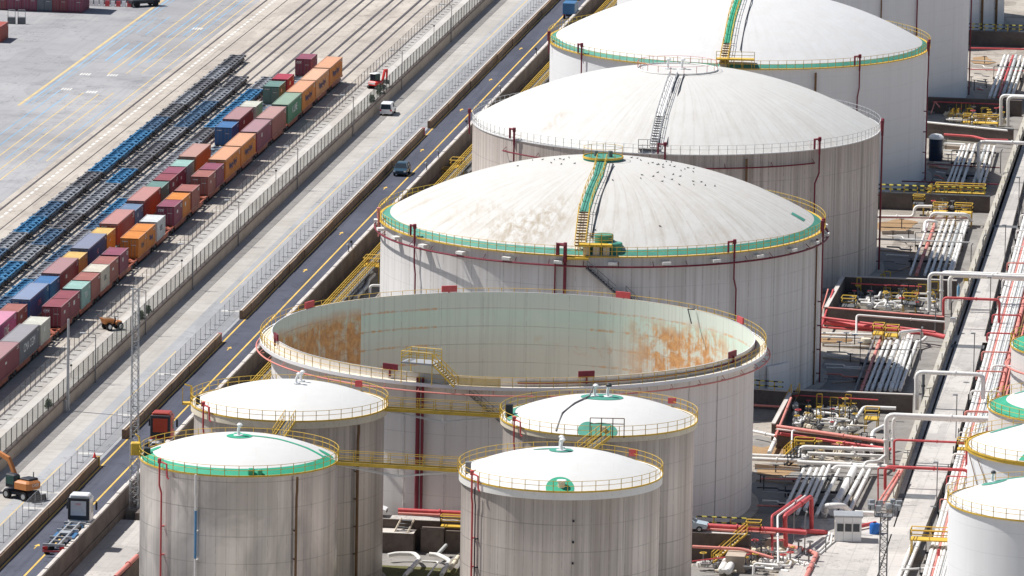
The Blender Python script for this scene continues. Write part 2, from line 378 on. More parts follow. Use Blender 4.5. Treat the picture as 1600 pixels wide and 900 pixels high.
# ---- scattered helper for strips of paint laid on a slab
def strip(mb, x0, x1, y0, y1, z): return mb.add([(x0, y0, z), (x1, y0, z), (x1, y1, z), (x0, y1, z)], [(0, 1, 2, 3)])
ZR, ZY = 3.5, 5.0        # road level, rail yard level (tank compounds are at 0)
struct('ground', MB().add([(-6000, -2000, -.02), (6000, -2000, -.02), (6000, 9000, -.02), (-6000, 9000, -.02)], [(0, 1, 2, 3)]), M['bund'])
Y0, Y1 = 560, 1900
struct('container_yard', MB().b2(-900, -202.6, Y0, Y1, 0, ZY), M['yard'])
struct('rail_yard', MB().b2(-202.6, -172.0, Y0, Y1, 0, ZY), M['rail_bed'])
struct('loading_strip', MB().b2(-172.0, -167.2, Y0, Y1, 0, ZY), M['apron'])
struct('drain_strip', MB().b2(-166.78, -162.3, Y0, Y1, 0, ZR), M['lane_strip'])
struct('truck_lane', MB().b2(-162.3, -157.0, Y0, Y1, 0, ZR+.004), M['lane'])
struct('road', MB().b2(-157.0, -150.95, Y0, Y1, 0, ZR), M['asphalt'])
struct('perimeter_lane', MB().b2(-150.4, -144.6, Y0, 812, 0, 1.5), M['road2'])
ZP = ZR+.008
mk = MB(); strip(mk, -156.42, -156.2, Y0, Y1, ZP); strip(mk, -153.22, -153.0, Y0, Y1, ZP)
for y in (842.9, 908.1, 966.6, 997, 1036.7, 1072.1, 1112.7, 1144.8, 786.2, 809.9, 1180):   # turn arrows
    w = random.choice((.12, .16))
    mk.add([(-154.9, y-1.1, ZP), (-154.9+w, y-1.1, ZP), (-154.9+w, y+.4, ZP), (-154.9, y+.4, ZP)], [(0, 1, 2, 3)])
    mk.add([(-155.15, y+.4, ZP+.001), (-154.5, y+.3, ZP+.001), (-154.78, y+1.5, ZP+.001)], [(0, 1, 2)])
struct('road_marking', mk, M['yellow_paint'])
mk = MB(); strip(mk, -160.95, -160.8, Y0, 832, ZP); strip(mk, -160.95, -160.8, 840, 905, ZP); strip(mk, -161.5, -161.3, 940, Y1, ZP)
struct('lane_marking', mk, M['yellow_worn'])
mk = MB()
for y in (806, 815, 838, 862, 889, 934): strip(mk, -160.3, -157.4, y, y+1.0, ZP)
struct('stop_bar', mk, M['white_worn'])
# yard paint
zy = ZY+.004
mk = MB(); 
for x, y0, y1, w in ((-218, 1091, Y1, .42), (-211.1, 1020, 1106, .2), (-211.1, 1126, Y1, .22), (-208.6, 1020, 1105, .18), (-206.7, 1020, 1107, .2), (-208.5, 1127, Y1, .16), (-206.3, 1128, Y1, .18), (-203.7, 1040, Y1, .2)): strip(mk, x-w/2, x+w/2, y0, y1, zy)
struct('yard_line_yellow', mk, M['yellow_worn'])
mk = MB()
for x, y0, y1, w in ((-217.2, 1092, Y1, .22), (-216.3, 1092, Y1, .12), (-215.0, 1030, 1108, .18), (-213.0, 1030, 1104, .2), (-214.2, 1140, 1160, .3), (-212.4, 1138, 1162, .25), (-209.8, 1136, 1162, .3), (-207.6, 1140, 1156, .22), (-209.6, 1168, 1196, .22), (-207.4, 1170, 1200, .22), (-205.3, 1165, Y1, .16), (-213.4, 1170, 1192, .18), (-215.2, 1172, 1190, .16), (-204.8, 1040, 1100, .12), (-209.7, 1040, 1070, .16)): strip(mk, x-w/2, x+w/2, y0, y1, zy+.002)
struct('yard_line_blue', mk, M['blue_worn'])
mk = MB()
for k in range(90): strip(mk, -200.4, -200.0, 990+k*3.0, 991.9+k*3.0, zy)
for x, y in ((-215.2, 1124), (-211, 1124), (-215, 1108), (-210.8, 1106), (-207.4, 1178)):
    for j in range(4): strip(mk, x+j*.42, x+.25+j*.42, y, y+2.2, zy+.003)
struct('yard_line_white', mk, M['white_worn'])
# rails sunk in the concrete
tracks = [(-201.55, .55), (-198.3, .2), (-194.0, 0), (-189.8, 0), (-185.4, 0), (-180.7, 0), (-176.25, 0)]
for i, (x, w) in enumerate(tracks):
    if w: 
        struct('crane_rail' if i == 0 else 'rail', MB().b2(x-w/4, x+w/4, Y0, Y1, ZY-.1, ZY+.05), M['rail']); continue
    t = MB()
    for s in (-.835, .835): t.b2(x+s-.16, x+s+.16, Y0, Y1, ZY-.1, ZY+.04)
    t.b2(x-.835+.20, x-.835+.30, Y0, Y1, ZY-.1, ZY+.03)
    struct('railway_track', t, M['rail'])
struct('drain_slot', MB().b2(-172.02, -171.80, Y0, Y1, ZY-.1, ZY+.03), M['rail'])
mk = MB()
for k in range(28): strip(mk, -173.6, -172.3, 870+k*13.3, 870.5+k*13.3, zy)
struct('cross_strip', mk, M['white_worn'])  # pale strips across the bed, about a wagon length apart
# retaining wall with its fence
rw = thing('retaining_wall', 'long tan retaining wall below the wire fence, stepping the rail yard down to the truck lane', 'wall', (-166.95, 900, 0))
MB().b2(-.20, .16, Y0-900, Y1-900, 0, ZY-.05).build('wall_face', M['wall_tan'], rw)
MB().b2(-.26, .24, Y0-900, Y1-900, ZY-.05, ZY+.18).build('coping', M['wall_brown'], rw)
def fence(name, label, x, y0, y1, z, h, pitch, matp, matm, feet=None, slats=None, pr=.05):
    t = thing(name, label, 'fence', (x, y0, z)); ys = []; y = 0
    while y <= y1-y0: ys.append(y); y += pitch
    for i, yy in enumerate(ys):
        if i >= 98: break
        pm = MB().b2(-pr, pr, yy-pr, yy+pr, 0, h)
        if feet: pm.b2(feet[0], feet[1], yy-.09, yy+.09, .004, feet[2]).b2(min(0, feet[0]), max(0, feet[1]), yy-.02, yy+.02, .004, .03)  # bars are real feet, except the track fence's, which draw post shadows
        pm.build('post', matp, t)
    if len(ys) > 98:
        m = MB()
        for yy in ys[98:]:
            m.b2(-pr, pr, yy-pr, yy+pr, 0, h)
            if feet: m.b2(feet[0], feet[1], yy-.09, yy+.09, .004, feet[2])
        o = m.build('far_posts', matp, t); o['kind'] = 'stuff'
    m = MB(); L = y1-y0
    if matm: m.add([(0, 0, .06), (0, L, .06), (0, L, h-.05), (0, 0, h-.05)], [(0, 1, 2, 3)]); m.build('wire_mesh', matm, t)
    m = MB()
    for zz in (.12, h-.05): m.b2(-.014, .014, 0, L, zz-.014, zz+.014)
    m.build('top_rail', matp, t)
    return t
fence('wire_fence', 'tall dark wire mesh fence standing along the top of the tan retaining wall', -166.95, 780, 1330, ZY+.18, 2.1, 3.1, M['dark'], M['mesh_dark'], pr=.04)
fence('track_fence', 'low pale post fence with dark shadow bars between the loaded train and the loading strip', -171.6, 800, 1330, ZY, 1.9, 3.05, M['rail'], M['mesh_light'], (.35, .85, .05, None), pr=.03)  # dark bars beside the posts are their shadows built as blocks
fence('temporary_fence', 'temporary galvanised mesh fence on flat feet beside the truck lane', -158.7, 742, 1330, ZR, 2.1, 3.5, M['galv'], M['mesh_light'], (-.75, .05, .1, None), pr=.028)
# barriers left of the road
bn = ['short near brown concrete barrier with an orange cone at its far end', 'second brown concrete barrier from the bottom, beside the lattice mast', 'longest brown concrete barrier, running past the dark blue car', 'farthest tan concrete barrier, running to the top edge']
for i, (y0, y1) in enumerate(((700, 831.5), (848, 912.5), (929, 1086.5), (1093.5, 1500))):
    m = MB(); y = y0; j = 0
    t = thing('concrete_barrier', bn[i], 'barrier', (-156.75, y0, ZR), group='barriers along the left of the road')
    while y < y1-.5:
        e = min(y+6, y1); jx = random.uniform(-.06, .06)
        m.prism([(y-y0, 0), (e-y0-.03, 0), (e-y0-.03, 1.05+random.uniform(-.04, .04)), (y-y0, 1.05)], -.30+jx, .18+jx); y = e
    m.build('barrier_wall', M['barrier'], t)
    MB().b2(-.26, -.06, .0, y1-y0-.05, 1.105, 1.135).build('top_edge', M['wall_light'], t)
    if i in (0, 2, 1): MB().b2(-.35, .25, y1-y0-.0, y1-y0+.35, .0, 1.1).build('end_block', M['yellow' if i == 0 else 'red'], t)
c = thing('traffic_cone', 'orange traffic cone on the far end of the short near barrier', 'cone', (-156.9, 830.6, ZR+1.135))
MB().cyl((0, 0), .22, .03, .6, 10, .05).build('cone', M['red_m'], c); MB().b2(-.25, .25, -.25, .25, 0, .04).build('cone_base', M['tyre'], c)
# right hand parapet and wall below the road
t = thing('road_wall', 'long grey-brown wall with a pale coping along the right edge of the road', 'wall', (-150.7, 700, 0))
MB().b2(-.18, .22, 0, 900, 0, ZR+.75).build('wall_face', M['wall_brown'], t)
m = MB(); y = 0
while y < 900: m.b2(-.24+random.uniform(-.02, .02), .20, y, y+5.6, ZR+.75, ZR+.98+random.uniform(-.03, .03)); y += 5.9
m.build('coping', M['wall_light'], t)
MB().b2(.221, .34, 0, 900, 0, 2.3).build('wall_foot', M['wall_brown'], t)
i = 0
for p in [(655, 262), (727, 196), (797, 142), (833, 82), (690, 243), (548, 385), (533, 390)]:
    q = A(p[0], p[1]+3, ZR+.98)
    t = thing('road_stud_lamp', '%s small road lamp from the bottom on the coping beside the road' % ordn(i), 'lamp', (-150.62, q.y, ZR+.97), group='small lamps on the road wall'); i += 1
    MB().cyl((0, 0), .06, 0, .8, 6).build('post', M['dark'], t); MB().ball((-.12, 0, .92), .2, 8).build('lamp_head', M['galv' if i % 2 else 'dark'], t)
# the bund wall of the tank compounds with a yellow walkway
t = thing('compound_wall', 'brown concrete compound wall under the yellow railing, left of the big tanks', 'wall', (-148.55, 812, 0))
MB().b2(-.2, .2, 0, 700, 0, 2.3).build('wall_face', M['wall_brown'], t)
t = thing('compound_wall', 'near compound wall carrying the pink pipe, left of the nearest tank', 'wall', (-144.3, 700, 0))
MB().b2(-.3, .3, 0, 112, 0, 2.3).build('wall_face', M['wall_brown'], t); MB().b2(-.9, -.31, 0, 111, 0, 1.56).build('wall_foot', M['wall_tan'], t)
t = thing('walkway', 'long yellow railed walkway on the compound wall left of the big tanks', 'walkway', (-148.4, 858, 2.3))
MB().b2(-.15, 1.15, 0, 480, 0.002, .1).build('deck', M['grating'], t)
for xx in (-.1, 1.1):
    m = MB()
    for k in range(240): m.b2(xx-.04, xx+.04, k*2, k*2+.09, .12, 1.2)
    for zz in (.5, .85, 1.2): m.b2(xx-.035, xx+.035, 0, 480, zz-.035, zz+.035)
    m.build('railing', M['yellow'], t)
# lamp posts
for i, (y, hgt) in enumerate(((882, 5.9), (915.4, 5.6), (949, 5.8), (983.9, 6.0), (1032.7, 5.9), (1083.1, 5.9), (1131.4, 5.9), (1184.7, 5.9))):
    t = thing('lamp_post', '%s thin lamp post from the bottom along the retaining wall fence' % ordn(i), 'lamp post', (-166.6, y, ZR), group='thin lamp posts along the wall')
    MB().tube([(0, 0, 0), (0, 0, hgt)], [.085, .05], 8).build('pole', M['mid'], t)
    MB().tube([(0, 0, hgt-.05), (-.5, -.1, hgt+.12), (-1.3, -.2, hgt+.15)], .04, 6).build('arm', M['mid'], t); MB().cham(-1.9, -1.2, -.36, -.08, hgt+.08, hgt+.24, .05).build('lamp_head', M['galv'], t)
t = thing('lamp_post', 'thick tall pale lighting mast rising in front of the grey container', 'lamp post', (-166.4, 863.6, ZR))
MB().tube([(0, 0, 0), (0, 0, 11.0)], [.2, .13], 12).build('pole', M['galv'], t); MB().cyl((0, 0), .28, 0, .35, 12).build('base_plate', M['galv'], t)
MB().b2(-.42, .02, -.9, -.45, 0, 1.35).build('control_box', M['galv'], t)
for i, (px, py) in enumerate(((111, 590), (284, 425), (431, 283), (678, 55))):
    q = A(px, py, ZY)
    t = thing('marker_post', '%s short ball-topped post from the bottom on the loading strip' % ordn(i), 'post', (q.x, q.y, ZY), group='ball-topped posts')
    MB().cyl((0, 0), .04, 0, 1.4, 6).build('post', M['mid'], t); MB().ball((0, 0, 1.5), .16, 8).build('ball', M['dark'], t)
# lattice masts
def lattice(label, loc, h, wb, wt, mat, n, name='lattice_mast', group=None):
    t = thing(name, label, 'mast', loc)
    for sx in (-1, 1):
        for sy in (-1, 1): MB().tube([(sx*wb, sy*wb, 0), (sx*wt, sy*wt, h)], .045, 5).build('leg', mat, t)
    m = MB(); zs = [h*(1-(1-i/n)**1.0) for i in range(n+1)]
    W_ = lambda z: wb+(wt-wb)*z/h
    for i in range(n):
        a, b = W_(zs[i]), W_(zs[i+1])
        for sx, sy, ux, uy in ((-1, -1, 1, -1), (1, -1, 1, 1), (1, 1, -1, 1), (-1, 1, -1, -1)):
            p, q = ((sx, sy), (ux, uy)) if i % 2 else ((ux, uy), (sx, sy))
            m.bar((p[0]*a, p[1]*a, zs[i]), (q[0]*b, q[1]*b, zs[i+1]), .042)
            m.bar((sx*a, sy*a, zs[i]), (ux*a, uy*a, zs[i]), .035)
    m.build('bracing', mat, t); return t
q = A(212, 803, 1.5)
lt = lattice('tall slim galvanised lattice mast rising between the road and the nearest left tank', (-149.55, 815.5, 1.5), 25.6, .46, .32, M['galv'], 34)
MB().b2(-.8, .8, -.8, .8, 0, .5).b2(-.8, .8, -.8, .8, -1.5, 0).build('footing', M['bund'], lt)
MB().cyl((0, 0), .03, 25.6, 27.2, 6).build('spike', M['galv'], lt)
# far yard: stacked boxes, sheds and barriers at the top left
def at_y(px, py, z=ZY): return A(px, py, z)
CC = {'orange': (.66, .235, .045), 'orange pale': (.70, .33, .14), 'green': (.10, .27, .155), 'brick': (.36, .135, .11), 'maroon': (.27, .07, .085), 'plum': (.27, .075, .115), 'red': (.40, .09, .07), 'rust': (.40, .145, .09),
      'white': (.62, .63, .62), 'cream': (.60, .55, .45), 'teal': (.30, .47, .42), 'grey': (.16, .175, .20), 'dark teal': (.14, .25, .22), 'navy': (.05, .11, .24), 'blue': (.06, .17, .36), 'slate': (.15, .22, .33), 'yellow': (.66, .43, .14), 'magenta': (.58, .13, .28), 'ivory': (.57, .56, .48), 'crimson': (.40, .045, .075)}
def box_mat(name, col):
    t = NT('container_paint_'+name.replace(' ', '_'), .55, spec=.3); v = t.obj(); x, y, z = t.sep(v)
    n = t.noise(v, .45, 5, .65); s = t.noise(t.scale(v, (2.5, 2.5, .25)), 1.0, 4, .65); f = t.noise(v, 3.5, 3, .7)
    c = t.mix(t.step(n, .35, .7), tuple(k*.86 for k in col), tuple(min(1, k*1.12) for k in col))
    c = t.mix(t.math('MULTIPLY', t.step(s, .48, .75), .5), c, tuple(k*.55+.03 for k in col))
    c = t.mix(t.math('MULTIPLY', t.step(f, .52, .75), .5), c, (.22, .13, .09))
    # paint mixed paler at roof height
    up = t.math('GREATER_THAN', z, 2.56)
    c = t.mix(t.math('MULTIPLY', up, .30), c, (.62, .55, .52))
    t.col(c); return t.m
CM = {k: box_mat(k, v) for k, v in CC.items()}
def corr(L, H, Wd=2.44):
    """corrugated shell of a container lying along +y from 0 to L"""
    m = MB(); p = .30; n = int(L/p); dep = .04; hw = Wd/2
    for s in (-1, 1):
        ys = [0.12]; xs = [hw-.03]
        for i in range(n):
            y = .12+(L-.24)*i/n; st = (L-.24)/n
            for a, d in ((.25, 0), (.4, dep), (.75, dep), (.9, 0)): ys.append(y+a*st); xs.append(hw-.03-d)
        ys.append(L-.12); xs.append(hw-.03)
        vs = []
        for y, x in zip(ys, xs): vs += [(s*x, y, .12), (s*x, y, H-.1)]
        k = len(ys)
        m.add(vs, [((2*i, 2*i+2, 2*i+3, 2*i+1) if s > 0 else (2*i+1, 2*i+3, 2*i+2, 2*i)) for i in range(k-1)])
    # frame rails, posts, floor, ends, roof
    for s in (-1, 1):
        m.b2(s*hw, s*(hw-.1), 0, L, 0, .14); m.b2(s*hw, s*(hw-.08), 0, L, H-.11, H)
        for y in (0, L-.14): m.b2(s*hw, s*(hw-.14), y, y+.14, .14, H-.11)
    m.b2(-hw+.1, hw-.1, .02, L-.02, .04, .12)
    vs = []; k = int(L/.55)
    for i in range(k+1):
        y = .05+(L-.1)*i/k; z = H-.03 - (.022 if i % 2 else 0)
        vs += [(-hw+.07, y, z), (hw-.07, y, z)]
    m.add(vs, [(2*i, 2*i+1, 2*i+3, 2*i+2) for i in range(k)])
    m.b2(-hw+.13, hw-.13, L-.07, L-.04, .12, H-.1)
    return m
def doors(H):
    m = MB()
    for s in (-1, 1):
        m.b2(s*.02, s*1.08, .03, .075, .16, H-.14)
        for k in range(5): m.b2(s*.06, s*1.04, .02, .032, .35+k*(H-.6)/5, .35+k*(H-.6)/5+.28)
    return m
_cache = {}
def container(label, col, L, H, loc, rz=0, group=None, text=None, lm='white_letter', endtext=None, tsz=1.0, name='shipping_container'):
    t = thing(name, label, 'container', loc, rz, group)
    key = (L, H)
    if key not in _cache:
        a = corr(L, H).build('x', M['dark']).data; b = doors(H).build('x', M['dark']).data
        r = MB()
        for x in (-.75, -.28, .28, .75): r.cyl((x, -.005), .028, .2, H-.2, 6)
        r = r.build('x', M['galv']).data
        for o in list(C.objects):
            if o.name.startswith('x') and o.data in (a, b, r): bpy.data.objects.remove(o)
        _cache[key] = (a, b, r)
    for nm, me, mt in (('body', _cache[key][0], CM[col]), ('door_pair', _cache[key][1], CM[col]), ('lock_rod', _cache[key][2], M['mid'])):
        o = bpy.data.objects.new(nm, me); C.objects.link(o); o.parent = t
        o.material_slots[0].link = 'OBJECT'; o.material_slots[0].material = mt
    mkp = MB(); rr = random.Random(label)
    for k in range(rr.choice((2, 3))): mkp.b2(1.213, 1.219, L-.35-rr.uniform(.7, 1.3), L-.35, H-.42-k*.2, H-.33-k*.2)
    mkp.b2(-.95, -.2, -.004, .02, H-.5, H-.4).b2(.25, .9, -.004, .02, H-.95, H-.88)
    if rr.random() < .5 and not text: mkp.b2(1.213, 1.219, L*.3, L*.3+rr.uniform(.5, 1.1), H*.55, H*.55+rr.uniform(.25, .6))
    mkp.build('marking_plate', M['white_worn'], t)
    if text: letters(text, tsz, M[lm], t, (1.215, L*.5, H*.52), (PI/2, 0, PI/2))
    if endtext: letters(endtext, .62, M['white_letter'], t, (-.62, -.012, H-.55), (PI/2, 0, 0), 'end_lettering')
    return t
X1, X2, ZC = -176.22, -180.72, ZY+1.12
def ypos(px, py, H): return A(px, py, ZC+H).y
# (near top-right corner in the photo, colour, length ft, side text, letter colour, end text)
T1 = [((515, 106), 'orange', 40, 'Hapag-Lloyd', 'blue_letter'), ((493, 125), 'orange pale', 40, 'Hapag-Lloyd', 'blue_letter'), ((471, 144), 'orange', 40, 'Hapag-Lloyd', 'blue_letter'), ((449, 163.5), 'green', 40, 'K LINE', 'white_letter'),
      ((424.8, 185.2), 'brick', 40), ((401, 206), 'plum', 40), ((376, 228), 'orange', 40, 'Hapag-Lloyd', 'blue_letter'), ((352, 249.7), 'orange', 40, 'Hapag-Lloyd', 'blue_letter'), ((337.5, 265), 'plum', 20), ((327, 276.5), 'brick', 20), ((300.5, 299), 'brick', 20), ((285.5, 312), 'orange', 20), ((273, 323), 'plum', 20, None, None, 'tex'),
      ((245.5, 347), 'white', 20, 'UES', 'grey_letter'), ((229, 361), 'orange', 20, 'Hapag', 'blue_letter'), ((217.5, 372.5), 'orange', 20, 'Lloyd', 'grey_letter'), ((190.3, 398.7), 'plum', 20), ((170.5, 412.5), 'brick', 20), ((157.5, 424.5), 'cream', 20, 'CAI', 'grey_letter'), ((141, 438), 'brick', 20), ((126.5, 451.5), 'teal', 20, 'TEX', 'white_letter'), ((108, 466.5), 'maroon', 20), ((96, 479.5), 'maroon', 20, None, None, 'tex'),
      ((64, 508), 'ivory', 20), ((30, 534), 'grey', 40, 'CMA CGM', 'white_letter'), ((-1, 562), 'maroon', 40), ((-32, 590), 'brick', 40)]
T2 = [((487, 92.5), 'plum', 20, None, None, 'tex'), ((450.5, 124), 'crimson', 20), ((437.5, 135.5), 'dark teal', 20), ((400, 167), 'ivory', 20), ((376.5, 186.5), 'maroon', 40), ((363.5, 199.5), 'blue', 20), ((306.5, 245), 'rust', 40), ((293, 260), 'teal', 20), ((279.5, 271), 'plum', 20), ((267.5, 282), 'maroon', 20), ((252.5, 294), 'dark teal', 20), ((230, 314), 'red', 40),
      ((210.5, 329.5), 'slate', 20), ((184, 350), 'red', 40), ((168, 367.5), 'yellow', 20), ((141.5, 388), 'navy', 40, 'HL', 'pink_letter'), ((122.5, 405.5), 'yellow', 20), ((95, 427), 'maroon', 40), ((76.5, 443.5), 'blue', 20), ((47, 468), 'blue', 40, 'CMA', 'pink_letter'), ((27, 487.5), 'brick', 20), ((-3, 513), 'magenta', 40, 'ONE', 'white_letter'), ((-35, 542), 'plum', 40)]
LAB1 = ['bright orange long container at the very far end of the fence-side train', 'pale-roofed orange long container second from the far end of the fence-side train', 'orange long container just beyond the green one on the fence-side train',
        'green long container with white lettering among the far orange containers', 'brick-brown long container just in front of the green one', 'plum long container in front of the long brick one, behind the middle orange pair', 'far one of the two middle long orange containers, in front of the long plum one', 'near one of the two middle long orange containers with its brown end showing',
        'plum short container touching the near end of the middle orange pair', 'brick short container with dark end doors in front of the plum short one', 'brick-brown short container standing before an empty wagon gap, behind a short orange one', 'orange short container between a brown one and one with a lettered end', 'plum short container with white letters on its end beside a wagon gap, mid train',
        'white short container with small dark letters on the fence-side train', 'orange short container directly in front of the white one', 'orange short container with a brown slatted end above the empty wagon deck', 'plum short container just in front of the empty orange wagon deck', 'brick short container between the plum one and the cream one', 'cream short container with dark lettering on the fence-side train', 'brick short container between the cream one and the pale teal one', 'pale teal short container with white marks on the fence-side train',
        'maroon short container touching the near side of the pale teal one', 'maroon short container with white letters on its end, above the nearest empty wagon gap', 'ivory short container behind the dark grey one, beside the empty wagon gap', 'dark grey long container with large white lettering', 'maroon long container at the left edge, in front of the dark grey one', 'brick long container cut off by the left edge']
LAB2 = ['lone plum short container at the far end of the second train', 'crimson short container behind the dark teal one on the second train', 'dark teal short container with a grey end, near the far end of the second train', 'ivory-roofed short container with a greenish side on the second train', 'maroon long container behind the bright blue short one', 'bright blue short container with its blue end showing', 'rust-red long container with a dark end, left of the middle orange pair', 'pale teal short container in front of the rust-red long one', 'pinkish plum short container in front of the pale teal one on the second train', 'maroon short container behind the small dark teal one', 'dark teal short container between a maroon one and a red long one',
        'red long container between the dark teal and slate blue ones', 'slate blue short container between two red long ones', 'red long container behind the upper yellow container', 'upper yellow short container, in front of the red long one', 'navy long container with a pink mark between the two yellow ones', 'lower yellow short container behind the maroon long one', 'maroon long container between the lower yellow and the blue ones', 'blue short container in front of the maroon long one', 'deep blue long container with pinkish lettering', 'brick short container in front of the deep blue long one', 'magenta long container at the left edge of the photo', 'plum long container cut off left, in front of the magenta one']
ysp = {1: [], 2: []}
for row, X, T, LB in ((1, X1, T1, LAB1), (2, X2, T2, LAB2)):
    prev = None
    for (p, col, ft, *r), lab in zip(T, LB):
        H = 2.59 if ft == 20 else 2.84
        L = 6.058 if ft == 20 else 12.19
        y = ypos(p[0], p[1], H)
        if prev is not None and y+L > prev-.08: y = prev-.08-L if prev-.08-L > y-1.6 else y
        if prev is not None and y+L > prev-.04: L = prev-.06-y
        prev = y
        LL = 6.058 if ft == 20 else 12.19
        tx = r[0] if r else None; lm = r[1] if r else 'white_letter'; et = r[2] if len(r) > 2 else None
        o = container(lab, col, LL, H, (X, y, ZC), 0, 'containers on the %s train' % ('fence-side' if row == 1 else 'second'), tx, lm or 'white_letter', et, {'CMA CGM': 1.5, 'K LINE': 1.5, 'Hapag-Lloyd': 1.25, 'ONE': 1.5}.get(tx, 1.0))
        if abs(L-LL) > .01: o.scale = (1, L/LL, 1)
        ysp[row].append((y, L))
WAG = {}
def wagon_parts(key, col, L, skel):
    """container flat: side sills, cross beams, two bogies with wheels"""
    if key in WAG: return WAG[key]
    mt = paint('wagon_paint_'+key, col, .6, .2, .6, dirt=(.05, .04, .035), damt=.6)
    f = MB(); hw = 1.2
    for s in (-1, 1):
        if skel:
            f.prism([(0.3, .95), (L-.3, .95), (L-.3, 1.1), (.3, 1.1)], s*.95-.12, s*.95+.12)
            f.prism([(2.5, .62), (L-2.5, .62), (L-2.0, .95), (2.0, .95)], s*.95-.05, s*.95+.05)
        else:
            f.prism([(.1, .98), (L-.1, .98), (L-.1, 1.1), (.1, 1.1)], s*1.12-.09, s*1.12+.09)
            f.prism([(2.7, .5), (L-2.7, .5), (L-2.2, .98), (2.2, .98)], s*1.12-.04, s*1.12+.04)
    f.b2(-.28, .28, .3, L-.3, .72, 1.0)
    k = 7
    for i in range(k):
        y = .35+(L-.9)*i/(k-1); f.b2(-hw, hw, y, y+(.38 if i in (0, k-1) else .2), .9, 1.085)
    for i in range(k-1):
        y = .5+(L-.9)*i/(k-1); st = (L-.9)/(k-1)
        if i % 2 == 0 or skel:
            f.bar((-.9, y, 1.0), (.2, y+st, 1.0), .12); f.bar((.9, y, 1.0), (-.2, y+st, 1.0), .12)
    for y in (0.0, L): f.b2(-.16, .16, y-.32, y+.32, .86, 1.04)
    for s in (-1, 1):
        for y in (.22, L-.22): f.xcyl((s*.86, y, .95), .2, .5, 10)
        for y in (1.2, L-1.2, L/2-.4, L/2+.4): f.b2(s*1.0, s*1.25, y-.12, y+.12, 1.085, 1.2)
    if key.startswith('blue'):
        f.tube([(.55*math.cos(a), L*.5+1.5*math.sin(a), 1.0) for a in [2*PI*i/20 for i in range(20)]], .09, 5, closed=True)
    fm = f.build('x', mt)
    bs = []
    for y in (1.9, L-1.9):
        b = MB()
        for s in (-1, 1): b.prism([(y-1.3, .42), (y+1.3, .42), (y+.9, .72), (y-.9, .72)], s*.98-.06, s*.98+.06)
        b.b2(-.95, .95, y-.16, y+.16, .5, .74); bm = b.build('x', M['dark'])
        ws = []
        for yy in (y-.9, y+.9):
            w = MB()
            for s in (-1, 1): w.xcyl((s*.82, yy, .46), .45, .12, 16)
            w.xcyl((0, yy, .46), .08, 1.6, 8)
            wm = w.build('x', M['rail']); ws.append(wm.data); bpy.data.objects.remove(wm)
        bs.append((bm.data, ws)); bpy.data.objects.remove(bm)
    d = fm.data; bpy.data.objects.remove(fm)
    WAG[key] = (d, bs); return WAG[key]
def wagon(label, key, col, L, loc, skel, group):
    d, bs = wagon_parts(key, col, L, skel)
    t = thing('flat_wagon', label, 'rail wagon', loc, 0, group)
    o = bpy.data.objects.new('underframe', d); C.objects.link(o); o.parent = t
    for b, ws in bs:
        ob = bpy.data.objects.new('bogie', b); C.objects.link(ob); ob.parent = t
        for w in ws: ow = bpy.data.objects.new('wheelset', w); C.objects.link(ow); ow.parent = ob
    return t
# loaded wagons: one 13.1 m platform every 13.35 m under the boxes
for row, X, key, col, y0, n in ((1, X1, 'red_brown', (.34, .10, .06), 1127.2, 21), (2, X2, 'dusty_blue', (.18, .23, .28), 1129.6, 21)):
    for i in range(n):
        y = y0-13.35*(i+1)+.1+(.0 if row == 1 else 0)
        wagon(('%s red-brown flat wagon from the far end, under the fence-side train' if row == 1 else '%s grey-blue flat wagon from the far end, under the second train') % ordn(i), key, col, 13.1, (X, y, ZY), False, 'wagons of the fence-side train' if row == 1 else 'wagons of the second train')
cols = {'dark_grey': (.13, .13, .14), 'blue_bright': (.035, .155, .30), 'steel': (.22, .23, .25), 'blue_dull': (.06, .115, .19)}
seqA = ['dark_grey', 'steel', 'dark_grey', 'steel', 'dark_grey', 'blue_dull', 'blue_bright', 'blue_bright', 'blue_bright', 'dark_grey', 'steel', 'blue_dull', 'blue_bright', 'steel', 'blue_dull', 'blue_dull']
seqB = ['dark_grey', 'steel', 'blue_dull', 'blue_dull', 'steel', 'dark_grey', 'dark_grey', 'blue_bright', 'steel', 'steel', 'dark_grey', 'blue_dull', 'steel', 'blue_bright', 'blue_bright', 'steel', 'steel']
seqC = ['steel', 'blue_bright', 'blue_bright', 'blue_bright', 'dark_grey', 'steel', 'steel', 'steel', 'steel', 'blue_bright', 'blue_dull', 'steel', 'blue_dull', 'steel', 'blue_bright', 'blue_dull', 'blue_bright', 'blue_bright']
cw = {'dark_grey': 'dark grey', 'blue_bright': 'bright blue', 'steel': 'grey', 'blue_dull': 'dull blue'}
for nm, X, y0, seq in (('leftmost', -194.0, 1144.5, seqA), ('middle', -189.75, 1122.0, seqB), ('inner', -185.4, 1122.5, seqC)):
    for i, k in enumerate(seq):
        wagon('empty %s skeleton wagon, %s from the far end of the %s empty row' % (cw[k], ordn(i), nm), k, cols[k], 13.0, (X, y0-13.2*(i+1), ZY), True, 'empty wagons of the %s row' % nm)
